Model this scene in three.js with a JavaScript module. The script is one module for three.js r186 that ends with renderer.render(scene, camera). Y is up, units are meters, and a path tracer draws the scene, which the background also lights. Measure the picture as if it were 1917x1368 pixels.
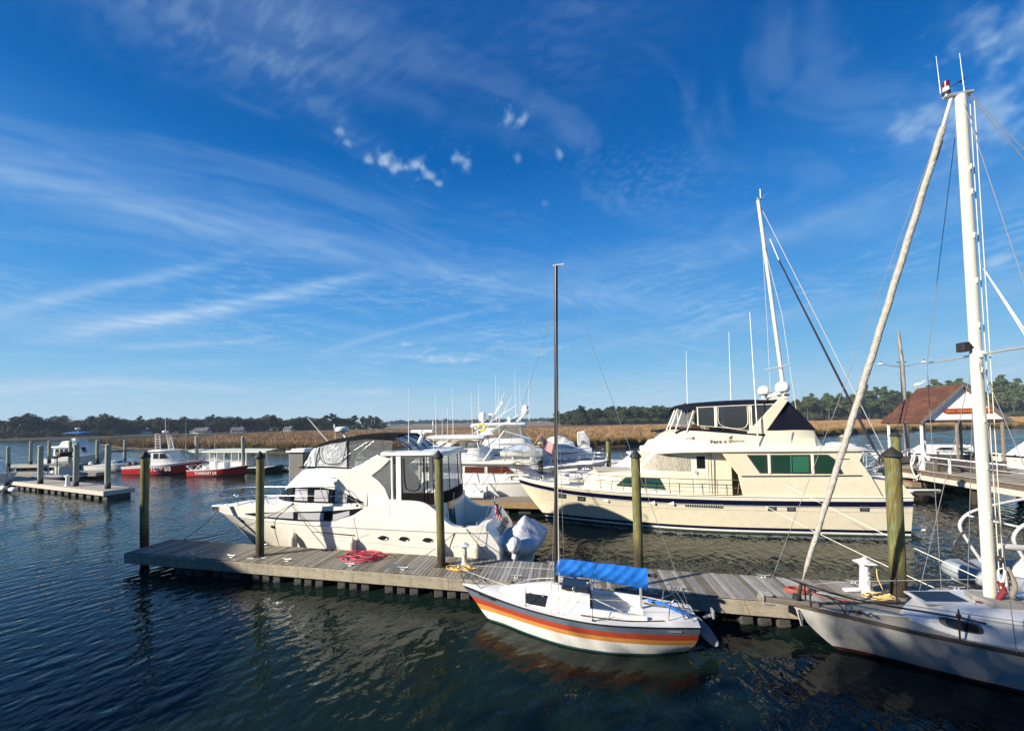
import * as THREE from 'three';
import { mergeGeometries, mergeVertices, toCreasedNormals } from 'three/addons/utils/BufferGeometryUtils.js';
import { RoundedBoxGeometry } from 'three/addons/geometries/RoundedBoxGeometry.js';
import { FontLoader } from 'three/addons/loaders/FontLoader.js';
import { TextGeometry } from 'three/addons/geometries/TextGeometry.js';
import { createNoise2D, createNoise3D } from 'simplex-noise';

// ---------------------------------------------------------------- camera, sky, sun, exposure
const D2R = Math.PI / 180;
function rng(seed) { let a = seed >>> 0; return () => { a = (a + 0x6D2B79F5) >>> 0; let t = a; t = Math.imul(t ^ (t >>> 15), t | 1); t ^= t + Math.imul(t ^ (t >>> 7), t | 61); return ((t ^ (t >>> 14)) >>> 0) / 4294967296; }; }
const R0 = rng(11);
const n2 = createNoise2D(rng(5)), n2b = createNoise2D(rng(9)), n3 = createNoise3D(rng(21));
const scene = new THREE.Scene();
const camera = new THREE.PerspectiveCamera(2 * Math.atan(771 / 717) / D2R, 2014 / 1542, 0.1, 6000);
camera.setViewOffset(2014, 1542, 97, 0, 1917, 1368);
camera.position.set(0, 5.6, 0);
camera.rotation.order = 'YXZ';
camera.rotation.set(1.53 * D2R, 0, -1.15 * D2R);
camera.updateProjectionMatrix();
scene.add(camera);

const SUN = new THREE.Vector3(-0.855, 0.415, 0.311).normalize();
const sun = new THREE.DirectionalLight(new THREE.Color(1, 0.91, 0.76), 5);
sun.name = 'sun_light';
sun.position.copy(SUN).multiplyScalar(200); sun.castShadow = true; sun.shadow.radius = 1.2;
Object.assign(sun.shadow.camera, { left: -90, right: 90, top: 90, bottom: -90, near: 1, far: 500 });
sun.shadow.mapSize.set(4096, 4096);
scene.add(sun); scene.add(sun.target);
const EXPOSURE = 1.85;

const lerp = (a, b, t) => a + (b - a) * t, clamp = (x, a = 0, b = 1) => Math.min(b, Math.max(a, x));
const smooth = (a, b, x) => { const t = clamp((x - a) / (b - a)); return t * t * (3 - 2 * t); };
function pl(pts) { return x => { if (x <= pts[0][0]) return pts[0][1]; for (let i = 1; i < pts.length; i++) if (x <= pts[i][0]) return lerp(pts[i - 1][1], pts[i][1], (x - pts[i - 1][0]) / (pts[i][0] - pts[i - 1][0] || 1e-9)); return pts[pts.length - 1][1]; }; }
function cv(pts) { // monotone-ish cubic through the points
  const n = pts.length, m = [];
  for (let i = 0; i < n; i++) { const a = pts[Math.max(0, i - 1)], b = pts[Math.min(n - 1, i + 1)]; let s = (b[1] - a[1]) / (b[0] - a[0] || 1e-9);
    if (i > 0 && i < n - 1 && (pts[i][1] - a[1]) * (b[1] - pts[i][1]) <= 0) s = 0; m.push(s); }
  return x => { if (x <= pts[0][0]) return pts[0][1]; if (x >= pts[n - 1][0]) return pts[n - 1][1];
    let i = 1; while (x > pts[i][0]) i++; const h = pts[i][0] - pts[i - 1][0], t = (x - pts[i - 1][0]) / h, t2 = t * t, t3 = t2 * t;
    return pts[i - 1][1] * (2 * t3 - 3 * t2 + 1) + h * m[i - 1] * (t3 - 2 * t2 + t) + pts[i][1] * (3 * t2 - 2 * t3) + h * m[i] * (t3 - t2); };
}
function fbm(x, y, o = 4, f = n2) { let s = 0, a = 0.5; for (let i = 0; i < o; i++) { s += a * f(x, y); x *= 2.03; y *= 2.03; a *= 0.5; } return s; }

{ // computed sky: air and clouds only
  const SKYK = 1 / EXPOSURE, W = 2560, H = 1280, px = new Float32Array(W * H * 4);
  const stops = [[0, [.46, .66, .76]], [3, [.36, .61, .79]], [7, [.22, .52, .81]], [15, [.085, .35, .76]], [25, [.026, .22, .64]], [34, [.004, .132, .465]], [42, [.002, .1, .39]], [60, [.004, .085, .34]], [90, [.004, .075, .3]]];
  const base = [0, 1, 2].map(k => pl(stops.map(s => [s[0], s[1][k]])));
  const dir = (az, el) => { az *= D2R; el *= D2R; return [Math.sin(az) * Math.cos(el), Math.sin(el), -Math.cos(az) * Math.cos(el)]; };
  const bands = [ // [points az, el], width in degrees, strength
    [[[-75, 21], [-53.8, 23.2], [-42.7, 23.0], [-30.9, 23.5], [-16.1, 23.1], [-0.4, 20.8], [18.9, 16.7], [36, 14]], 2.0, .2],
    [[[-80, 20], [-53.8, 25.5], [-42.7, 25.5], [-30.9, 25.2], [-16.1, 24]], 2.6, .1],
    [[[-60, 6], [-51.9, 11.0], [-46.4, 14.2], [-40.4, 17.1], [-31.5, 21.1]], .55, .3],
    [[[-50.6, 8.5], [-44.8, 10.7], [-36.5, 13.7], [-25.9, 17.4], [-14.6, 21.2]], .75, .3],
    [[[-46, 10.8], [-40.4, 12.5], [-32.7, 15.5], [-23.2, 19.0], [-14.6, 21.3]], .5, .2],
    [[[-62, 5], [-53, 9.7], [-44.8, 11.4], [-36, 13]], .9, .12],
    [[[-44.8, 8.5], [-38.0, 9.8], [-28.5, 11.3]], .35, .2],
    [[[-24.7, 9.5], [-16.2, 12.5], [-6.9, 15.0], [3.5, 17.1]], .4, .22],
    [[[-16.2, 11.9], [-2, 12.6], [12, 13.5], [30, 14]], .8, .1],
    [[[-70, 3.2], [-51.8, 3.9], [-44.8, 5.1], [-35.4, 4.9], [-16.3, 4.6], [7.2, 4.6]], .5, .24],
    [[[-46.7, 6.3], [-35.4, 7.8], [-16.2, 9.9], [7.4, 10.5], [25.6, 9.6]], .5, .15],
    [[[15, 9.5], [19.5, 10.9], [34.7, 11.7], [48.1, 11.4], [70, 10]], .7, .1],
    [[[8, 20.5], [15.4, 21.2], [32.2, 21.0], [46.6, 19.5], [70, 15]], 1.5, .12],
    [[[5, 15], [18, 18], [32.2, 19.5], [46.6, 21.5], [70, 23]], .8, .09],
    [[[120, 12], [150, 18], [190, 21], [230, 18]], 1.4, .15],
    [[[100, 28], [140, 33], [180, 30]], 2, .1],
  ].map(([p, w, s]) => [p.map(q => dir(q[0], q[1])), w * D2R, s, [Math.min(...p.map(q => q[0])) - w * 3, Math.max(...p.map(q => q[0])) + w * 3, Math.min(...p.map(q => q[1])) - w * 2.7, Math.max(...p.map(q => q[1])) + w * 2.7 + 4]]);
  const puffs = [[-20.6, 36.1, .8, 1, .3], [-19.6, 35.2, .9, .6, .3], [-16.6, 33.9, 1.3, .9, .42], [-14.2, 34.2, 1.7, 1.3, .55], [-12.6, 33.6, 1.5, 1.1, .45], [-9.8, 34.2, 1.5, 1.2, .5], [-8, 33.2, 1.6, 1.1, .42], [-6.4, 32.2, .9, .6, .35], [-3.2, 34.9, 1.5, 1.1, .5], [-2.0, 34.6, .9, .9, .3],
    [4.4, 38.9, 1.3, 1.3, .42], [6.2, 38.5, 1.5, 1, .42], [5.6, 34.8, .9, .9, .2], [11.9, 34.7, .9, .8, .3], [9.5, 29.7, .9, .9, .22], [-6.2, 9.4, 5.5, 1.0, .35], [-11, 9.8, 3, .5, .22], [-1.5, 9.4, 3, .5, .22], [-11.7, 11.6, 1.6, .5, .3], [8.5, 9.9, 1.4, .5, .22],
    [50, 26.6, 3.5, 2.6, .3], [53.5, 25.2, 3.6, 4.6, .33], [55.5, 30, 3, 3, .22], [53.4, 31.5, 2.5, 2.5, .2], [53.7, 13.4, 1.8, 1, .3], [60, 24, 5, 5, .25], [-80, 30, 4, 2, .3], [110, 25, 4, 2.5, .3]];
  const w1 = Math.cos(-35 * D2R), w2 = Math.sin(-35 * D2R);
  for (let j = 0; j < H; j++) {
    const el = ((j + 0.5) / H - 0.5) * 180, ce = Math.cos(el * D2R), se = Math.sin(el * D2R);
    const b = [base[0](Math.max(el, 0)), base[1](Math.max(el, 0)), base[2](Math.max(el, 0))];
    for (let i = 0; i < W; i++) {
      const o = (j * W + i) * 4; px[o + 3] = 1;
      if (el <= 0) { px[o] = b[0] * .5 * SKYK; px[o + 1] = b[1] * .5 * SKYK; px[o + 2] = b[2] * .5 * SKYK; continue; }
      const phi = ((i + 0.5) / W - 0.5) * 2 * Math.PI, x = Math.cos(phi) * ce, z = Math.sin(phi) * ce;
      let az = Math.atan2(x, -z) / D2R;
      const pxx = x / (se + 0.07), pz = z / (se + 0.07);
      const ax = pxx * w1 + pz * w2, ay = -pxx * w2 + pz * w1;
      const warp = n2(pxx * .9, pz * .9) * .25, warp2 = n2b(pxx * 3, pz * 3) * .06;
      // thin cirrus veil, drawn out along the wind
      const v1 = fbm(ax * 0.55 + warp, ay * 2.1 + 3 + warp, 5), v2 = fbm(ax * 3 + warp2 * 8, ay * 9 + warp * 5, 3, n2b);
      let a = 0.095 * smooth(-.05, .8, v1 + v2 * .3);
      // mackerel field high on the left
      const f = Math.exp(-Math.pow((az + 32) / 17, 2) - Math.pow((el - 42.5 - (az + 32) * .1) / 4.2, 2)) + .5 * Math.exp(-Math.pow((az + 22) / 8, 2) - Math.pow((el - 37.5 + (az + 22) * .35) / 1.6, 2)) + .3 * Math.exp(-Math.pow((az - 12) / 16, 2) - Math.pow((el - 45) / 5, 2));
      if (f > .01) { const c = Math.cos(.4), s = Math.sin(.4), u = pxx * c + pz * s, w = -pxx * s + pz * c; a += f * (.07 + .13 * smooth(-.35, .6, fbm(u * 9 + warp * 6, w * 24 + warp * 8, 3, n2b) + .35 * n2(u * 5, w * 9))); }
      // ripple field right of centre
      const g = Math.exp(-Math.pow((az - 24) / 10, 2) - Math.pow((el - 30 + (az - 24) * .25) / 3.6, 2));
      if (g > .01) a += g * .09 * smooth(-.2, .7, fbm(pxx * 20 + warp * 9, pz * 24, 3));
      const azp = az < -90 ? az + 360 : az; const cir = fbm(ax * 2.5, ay * 7, 3);
      for (const [p, w, s, bb] of bands) {
        if (el < bb[2] || el > bb[3]) continue; const zz = bb[0] > 95 ? azp : az; if (zz < bb[0] || zz > bb[1]) continue;
        let best = 9, along = 0;
        for (let k = 1; k < p.length; k++) { const A = p[k - 1], B = p[k], dx = B[0] - A[0], dy = B[1] - A[1], dz = B[2] - A[2];
          const t = clamp(((x - A[0]) * dx + (se - A[1]) * dy + (z - A[2]) * dz) / (dx * dx + dy * dy + dz * dz)), ex = x - A[0] - dx * t, ey = se - A[1] - dy * t, ez = z - A[2] - dz * t, d = ex * ex + ey * ey + ez * ez;
          if (d < best) { best = d; along = (k - 1 + t) / (p.length - 1); } }
        const d = Math.sqrt(best) / w; if (d > 2.6) continue;
        const k = Math.min(1, along * 5 + .1, (1 - along) * 5 + .1);
        a += s * k * Math.exp(-d * d * (1.0 + .6 * v1)) * clamp(.85 + .3 * v2 + .45 * cir, .25, 1.4);
      }
      if (el < 27) { const uu = az * .055, ww = (el - az * .1) * .62 + warp * 1.3, rd = 1 - Math.abs(fbm(uu + .4 * warp, ww, 3, n2b)) * 2.2, rd2 = 1 - Math.abs(fbm(uu * 1.7 + 9, (el + az * .05) * .8, 3)) * 2.2; a += smooth(1, 5, el) * smooth(27, 15, el) * (.15 * Math.pow(Math.max(0, rd), 5) + .11 * Math.pow(Math.max(0, rd2), 6)) * clamp(.6 + 1.2 * n2(az * .03, el * .1), 0, 1.3); }
      for (const q of puffs) { let da = az - q[0]; if (da > 180) da -= 360; da *= ce; const de = el - q[1]; if (Math.abs(da) > q[2] * 1.6 || Math.abs(de) > q[3] * 1.6) continue;
        const r = Math.pow(da / (q[2] * .62), 2) + Math.pow(de / (q[3] * .62), 2);
        const nn = fbm(az * .42 + 40 + warp, el * .55, 5); a += q[4] * Math.pow(smooth(-.05, 1.0, Math.exp(-r * .9) + nn * .6 - .17), 1.2); }
      a += .13 * smooth(9, 0, el);
      const cr = lerp(.58, .74, smooth(20, 5, el)), cg = .79, cb = .95; a = Math.min(a, .8);
      px[o] = lerp(b[0], cr, a) * SKYK; px[o + 1] = lerp(b[1], cg, a) * SKYK; px[o + 2] = lerp(b[2], cb, a) * SKYK;
    }
  }
  const sky = new THREE.DataTexture(px, W, H, THREE.RGBAFormat, THREE.FloatType);
  sky.mapping = THREE.EquirectangularReflectionMapping; sky.magFilter = THREE.LinearFilter; sky.minFilter = THREE.LinearFilter; sky.needsUpdate = true;
  scene.background = sky; scene.environment = sky;
}

// ---------------------------------------------------------------- helpers
const V = (x, y, z) => new THREE.Vector3(x, y, z);
const used = {};
function numbered(n) { const k = used[n] = (used[n] ?? -1) + 1; return k ? `${n}_${String(k).padStart(3, '0')}` : n; }
function tag(o, label, category, group, kind) { if (label) o.userData.label = label; if (category) o.userData.category = category; if (group) o.userData.group = group; if (kind) o.userData.kind = kind; return o; }
function thing(name, label, category, [x, y, z] = [0, 0, 0], angle = 0, group) { const o = new THREE.Group(); o.name = numbered(name); o.position.set(x, y, z); o.rotation.y = -angle * D2R; scene.add(o); return tag(o, label, category, group); }
function dup(root, pos, angle, label, group) { const r = root.clone(); r.name = numbered(root.name.replace(/_\d{3}$/, '')); r.userData = { ...root.userData }; r.position.set(...pos); r.rotation.y = -angle * D2R; if (label) r.userData.label = label; if (group) r.userData.group = group; scene.add(r); return r; }
const SOLO = new Set();
class MB {
  constructor() { this.g = []; }
  add(geo, m, keepUV) { let g = geo.index ? geo.toNonIndexed() : geo.clone(); for (const k of Object.keys(g.attributes)) if (!['position', 'normal', ...(keepUV ? ['uv'] : [])].includes(k)) g.deleteAttribute(k);
    if (!g.attributes.normal) g.computeVertexNormals(); if (m) g.applyMatrix4(m); if (!keepUV) boxUV(g); g.morphAttributes = {}; g.clearGroups(); this.g.push(g); return this; }
  box(x, y, z, sx, sy, sz, ry = 0, rx = 0, rz = 0) { return this.add(new THREE.BoxGeometry(sx, sy, sz), mat4(x, y, z, rx, ry, rz)); }
  rb(x, y, z, sx, sy, sz, r = .02, ry = 0, rx = 0, rz = 0, seg = 2) { return this.add(new RoundedBoxGeometry(sx, sy, sz, seg, Math.min(r, sx / 2.01, sy / 2.01, sz / 2.01)), mat4(x, y, z, rx, ry, rz)); }
  cyl(a, b, r0, r1 = r0, seg = 8) { a = V(...a); b = V(...b); const d = b.clone().sub(a), L = d.length(); const g = new THREE.CylinderGeometry(r1, r0, L, seg); const q = new THREE.Quaternion().setFromUnitVectors(V(0, 1, 0), d.normalize()); return this.add(g, new THREE.Matrix4().compose(a.add(b).multiplyScalar(.5), q, V(1, 1, 1))); }
  tube(pts, r, seg = 6, closed = false, n = 0) { const P = pts.map(p => V(...p)); const c = P.length == 2 ? new THREE.LineCurve3(...P) : new THREE.CatmullRomCurve3(P, closed, 'centripetal'); return this.add(new THREE.TubeGeometry(c, n || Math.max(1, (P.length - 1) * 6), r, seg, closed)); }
  poly(pts, r, seg = 6) { for (let i = 1; i < pts.length; i++) this.cyl(pts[i - 1], pts[i], r, r, seg); for (let i = 1; i < pts.length - 1; i++) this.ball(pts[i], r * 1.02, 6); return this; }
  ball(p, r, seg = 12, sy = 1) { return this.add(new THREE.SphereGeometry(r, seg, Math.max(5, seg * .7 | 0)), new THREE.Matrix4().compose(V(...p), new THREE.Quaternion(), V(1, sy, 1))); }
  lathe(pts, p = [0, 0, 0], seg = 20, m) { const g = new THREE.LatheGeometry(pts.map(q => new THREE.Vector2(...q)), seg); if (m) g.applyMatrix4(m); return this.add(g, mat4(...p)); }
  ext(poly, z0, z1, bev = 0, m) { const s = new THREE.Shape(poly.map(q => new THREE.Vector2(...q))); const g = new THREE.ExtrudeGeometry(s, { depth: z1 - z0 - 2 * bev, bevelEnabled: bev > 0, bevelSize: bev, bevelThickness: bev, bevelOffset: -bev, bevelSegments: 2, curveSegments: 6 }); g.translate(0, 0, z0 + bev); if (m) g.applyMatrix4(m); return this.add(g); }
  geo() { return mergeGeometries(this.g, false); }
  build(name, mat, parent = scene, kind) { if (!this.g.length) return null; const o = new THREE.Mesh(this.geo(), mat); o.castShadow = o.receiveShadow = true; o.name = parent === scene ? numbered(name) : partName(parent, name); parent.add(o); if (kind) o.userData.kind = kind; return o; }
}
function partName(parent, n) { const c = parent.userData._n ??= {}; Object.defineProperty(parent.userData, '_n', { value: c, enumerable: false, configurable: true }); const k = c[n] = (c[n] ?? -1) + 1; return k ? `${n}_${String(k).padStart(3, '0')}` : n; }
function mesh(name, geo, mat, parent = scene) { const o = new THREE.Mesh(geo, mat); o.castShadow = o.receiveShadow = true; o.name = parent === scene ? numbered(name) : partName(parent, name); parent.add(o); return o; }
function mat4(x, y, z, rx = 0, ry = 0, rz = 0, s = 1) { return new THREE.Matrix4().compose(V(x, y, z), new THREE.Quaternion().setFromEuler(new THREE.Euler(rx, ry, rz, 'YXZ')), V(s, s, s)); }
function boxUV(g) { const p = g.attributes.position, n = g.attributes.normal, uv = new Float32Array(p.count * 2);
  for (let i = 0; i < p.count; i += 3) { let nx = 0, ny = 0, nz = 0; for (let k = 0; k < 3 && i + k < p.count; k++) { nx += n.getX(i + k); ny += n.getY(i + k); nz += n.getZ(i + k); } nx = Math.abs(nx); ny = Math.abs(ny); nz = Math.abs(nz);
    for (let k = 0; k < 3 && i + k < p.count; k++) { const x = p.getX(i + k), y = p.getY(i + k), z = p.getZ(i + k); const [u, v] = ny >= nx && ny >= nz ? [x, z] : nx >= nz ? [z, y] : [x, y]; uv[(i + k) * 2] = u; uv[(i + k) * 2 + 1] = v; } }
  g.setAttribute('uv', new THREE.BufferAttribute(uv, 2)); return g; }
// grid of points -> smooth surface; f(u,v) in 0..1
function grid(f, nu, nv, flip) { const P = [], I = []; for (let i = 0; i <= nu; i++) for (let j = 0; j <= nv; j++) P.push(...f(i / nu, j / nv)); for (let i = 0; i < nu; i++) for (let j = 0; j < nv; j++) { const a = i * (nv + 1) + j, b = a + 1, c = a + nv + 1, d = c + 1; flip ? I.push(a, b, c, b, d, c) : I.push(a, c, b, b, c, d); }
  const g = new THREE.BufferGeometry(); g.setAttribute('position', new THREE.Float32BufferAttribute(P, 3)); g.setIndex(I); g.computeVertexNormals(); return g; }
// cross-sections with equal counts -> skin, ends closed by fans, edges kept above the crease angle
function loft(secs, { caps = true, crease = .7, closed = false } = {}) { const n = secs[0].length, P = [], I = []; for (const s of secs) for (const p of s) P.push(...p); const m = closed ? n : n - 1;
  for (let i = 0; i < secs.length - 1; i++) for (let j = 0; j < m; j++) { const a = i * n + j, b = i * n + (j + 1) % n, c = a + n, d = b + n; I.push(a, b, c, b, d, c); }
  if (caps) for (const [k, s] of [[0, 1], [secs.length - 1, 0]]) { const c = secs[k].reduce((q, p) => [q[0] + p[0] / n, q[1] + p[1] / n, q[2] + p[2] / n], [0, 0, 0]); const ci = P.length / 3; P.push(...c); for (let j = 0; j < n; j++) { const a = k * n + j, b = k * n + (j + 1) % n; s ? I.push(ci, b, a) : I.push(ci, a, b); } }
  const g = new THREE.BufferGeometry(); g.setAttribute('position', new THREE.Float32BufferAttribute(P, 3)); g.setIndex(I); return toCreasedNormals(g, crease); }
// panel following a side surface: bottom and top polylines (x,y), z from zf(x,y)
function walk(pts) { const L = [0]; for (let i = 1; i < pts.length; i++) L.push(L[i - 1] + Math.hypot(pts[i][0] - pts[i - 1][0], pts[i][1] - pts[i - 1][1])); return t => { const d = t * L[L.length - 1]; let i = 1; while (i < L.length - 1 && d > L[i]) i++; const k = (d - L[i - 1]) / (L[i] - L[i - 1] || 1); return [lerp(pts[i - 1][0], pts[i][0], k), lerp(pts[i - 1][1], pts[i][1], k)]; }; }
function panel(bot, top, zf, off = .012, nu = 12, nv = 4, th = .02, side = 1) { const B = walk(bot), T = walk(top); const at = (u, v, o) => { const b = B(u), t = T(u), x = lerp(b[0], t[0], v), y = lerp(b[1], t[1], v); return [x, y, side * (zf(x, y) + o)]; };
  const gs = [grid((u, v) => at(u, v, off), nu, nv, side < 0)]; const rim = []; for (let i = 0; i <= nu; i++) rim.push([i / nu, 0]); for (let j = 1; j <= nv; j++) rim.push([1, j / nv]); for (let i = nu - 1; i >= 0; i--) rim.push([i / nu, 1]); for (let j = nv - 1; j >= 0; j--) rim.push([0, j / nv]);
  gs.push(grid((u, v) => { const k = rim[Math.round(u * (rim.length - 1))]; return at(k[0], k[1], off - v * th); }, rim.length - 1, 1, side > 0));
  return mergeGeometries(gs.map(g => { const q = g.toNonIndexed(); return q; })); }
const flipZ = g => { const q = (g.index ? g.toNonIndexed() : g.clone()); q.applyMatrix4(new THREE.Matrix4().makeScale(1, 1, -1)); const p = q.attributes.position, n = q.attributes.normal; for (const a of [p, n, q.attributes.uv].filter(Boolean)) for (let i = 0; i < a.count; i += 3) for (let k = 0; k < a.itemSize; k++) { const t = a.array[(i + 1) * a.itemSize + k]; a.array[(i + 1) * a.itemSize + k] = a.array[(i + 2) * a.itemSize + k]; a.array[(i + 2) * a.itemSize + k] = t; } return q; };

// ---------------------------------------------------------------- textures and materials
function tex(w, h, f, srgb = false) { const d = new Uint8Array(w * h * 4); for (let j = 0; j < h; j++) for (let i = 0; i < w; i++) { const c = f(i / w, j / h), o = (j * w + i) * 4; for (let k = 0; k < 3; k++) d[o + k] = clamp(c[k] ?? c[0]) * 255; d[o + 3] = 255; } const t = new THREE.DataTexture(d, w, h); t.wrapS = t.wrapT = THREE.RepeatWrapping; t.magFilter = THREE.LinearFilter; t.minFilter = THREE.LinearMipmapLinearFilter; if (srgb) t.colorSpace = THREE.SRGBColorSpace; t.needsUpdate = true; return t; }
const T2 = Math.PI * 2;
function per(u, v, fu, fv, seed = 0) { const a = u * T2, b = v * T2; return n3(Math.cos(a) * fu / T2 + seed, Math.sin(a) * fu / T2 + Math.cos(b) * fv / T2, Math.sin(b) * fv / T2 - seed); }
function pf(u, v, fu, fv, o = 4, seed = 0) { let s = 0, a = .5; for (let i = 0; i < o; i++) { s += a * per(u, v, fu, fv, seed + i * 7.3); fu *= 2; fv *= 2; a *= .5; } return s; }
const rep = (t, a, b = a, rot = 0) => { const c = t.clone(); c.repeat.set(a, b); c.rotation = rot; c.needsUpdate = true; return c; };
const tDirt = tex(512, 512, (u, v) => { const a = .95 + .06 * pf(u, v, 6, 6, 5) - .06 * smooth(.15, .5, pf(u, v, 26, 3, 4, 3)) - .05 * smooth(.25, .5, pf(u, v, 40, 40, 3, 8)); return [a + .01, a, a - .025 + .03 * pf(u, v, 4, 4, 3, 9)]; });
const tWood = tex(512, 512, (u, v) => { const a = .72 + .28 * pf(u, v, 70, 3, 4) + .2 * pf(u, v, 8, 4, 4, 5) - .3 * smooth(.3, .5, pf(u, v, 120, 4, 3, 9)); const g = smooth(.1, .5, pf(u, v, 5, 5, 3, 2)); return [a, a * lerp(1, .97, g), a * lerp(1, .88, g)]; });
const tCloth = tex(256, 256, (u, v) => { const a = .82 + .2 * pf(u, v, 5, 5, 4) + .1 * pf(u, v, 90, 90, 2, 4); return [a, a, a]; });
const tGrain = tex(256, 256, (u, v) => { const a = .5 + .5 * pf(u, v, 8, 8, 5); return [a, a, a]; });
const col = (r, g, b) => new THREE.Color().setRGB(r, g, b);
function M(c, rough = .5, o = {}) { return new THREE.MeshPhysicalMaterial({ color: col(...c), roughness: rough, side: THREE.DoubleSide, ...o }); }
const dirt = rep(tDirt, .35), cloth = rep(tCloth, 1.1), woodV = rep(tWood, 1.1, .5), woodU = rep(tWood, 1.1, .5, Math.PI / 2), grainF = rep(tGrain, 3);
const m = {
  gel: M([.86, .83, .75], .22, { map: dirt, clearcoat: .5, clearcoatRoughness: .12 }),
  white: M([.82, .82, .8], .3, { map: dirt }), cream: M([.8, .73, .55], .3, { map: dirt, clearcoat: .3, clearcoatRoughness: .2 }), creamLight: M([.84, .8, .67], .35, { map: dirt }),
  deckW: M([.76, .75, .73], .6, { map: dirt }), deckTan: M([.5, .43, .32], .8, { map: dirt }), grey: M([.42, .42, .42], .6, { map: dirt }), lightGrey: M([.6, .6, .6], .6, { map: cloth }),
  steel: M([.62, .62, .62], .22, { metalness: 1 }), alu: M([.72, .72, .7], .38, { metalness: .7, map: dirt }), mastW: M([.62, .6, .54], .4, { map: rep(tDirt, 1.2, .3) }), wire: M([.2, .2, .21], .6), darkSteel: M([.06, .05, .05], .4, { metalness: .3 }),
  glass: M([.012, .014, .016], .05, { specularIntensity: 1 }), glassG: M([.014, .05, .034], .06), shade: M([.42, .42, .44], .35), vinyl: new THREE.MeshPhysicalMaterial({ color: col(.8, .82, .84), roughness: .12, transmission: .5, thickness: 0, ior: 1.5, side: THREE.DoubleSide, bumpMap: rep(tGrain, .7), bumpScale: .03 }),
  smoke: new THREE.MeshPhysicalMaterial({ color: col(.75, .77, .75), roughness: .06, transmission: .88, thickness: 0, ior: 1.5, side: THREE.DoubleSide, bumpMap: rep(tGrain, .5), bumpScale: .012 }),
  black: M([.005, .005, .0055], .85, { specularIntensity: .35, map: cloth }), navy: M([.006, .008, .02], .85, { specularIntensity: .35, map: cloth }), navyGloss: M([.006, .007, .03], .2), rubber: M([.015, .015, .016], .7),
  blueCloth: M([.0, .15, .6], .8, { map: cloth, bumpMap: rep(tCloth, .7), bumpScale: .03 }), greyCloth: M([.62, .63, .65], .5, { map: cloth, bumpMap: rep(tGrain, .6), bumpScale: .015 }), whiteCloth: M([.75, .74, .7], .8, { map: cloth, bumpMap: rep(tGrain, .8), bumpScale: .05 }), khakiCloth: M([.5, .46, .37], .85, { map: cloth, bumpMap: rep(tGrain, 2, .4), bumpScale: .03 }),
  rope: M([.6, .54, .42], .9), ropeD: M([.03, .025, .03], .9), ropeW: M([.72, .7, .62], .9), yellow: M([.72, .44, .07], .6), pink: M([.5, .04, .085], .5), brick: M([.32, .09, .06], .6),
  teak: M([.24, .15, .09], .7, { map: woodU }), weathered: M([.3, .25, .2], .85, { map: woodU }), red: M([.55, .03, .04], .35, { map: dirt }), redDk: M([.25, .01, .015], .6), orange: M([.62, .28, .065], .4, { map: dirt }), stripeRed: M([.42, .065, .035], .4, { map: dirt }), stripeBlue: M([.12, .17, .24], .45, { map: dirt }), tealBottom: M([.03, .1, .11], .6), bottomRed: M([.1, .02, .02], .7), bottomBlack: M([.012, .014, .02], .6),
  plastic: M([.85, .85, .83], .45, { map: dirt }), concrete: M([.5, .47, .41], .9, { map: dirt }), floatB: M([.05, .05, .045], .8, { map: rep(tDirt, 1.5) }), fender: M([.55, .5, .42], .6, { map: dirt }),
};
const fontB = await new FontLoader().loadAsync('fonts/droid/droid_sans_bold.typeface.json'), fontS = await new FontLoader().loadAsync('fonts/droid/droid_serif_bold.typeface.json');
function text(str, size, font = fontB, depth = .006) { const g = new TextGeometry(str, { font, size, depth, curveSegments: 3, bevelEnabled: false }); g.computeBoundingBox(); const b = g.boundingBox; g.translate(-(b.min.x + b.max.x) / 2, -(b.min.y + b.max.y) / 2, 0); return g; }
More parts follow.
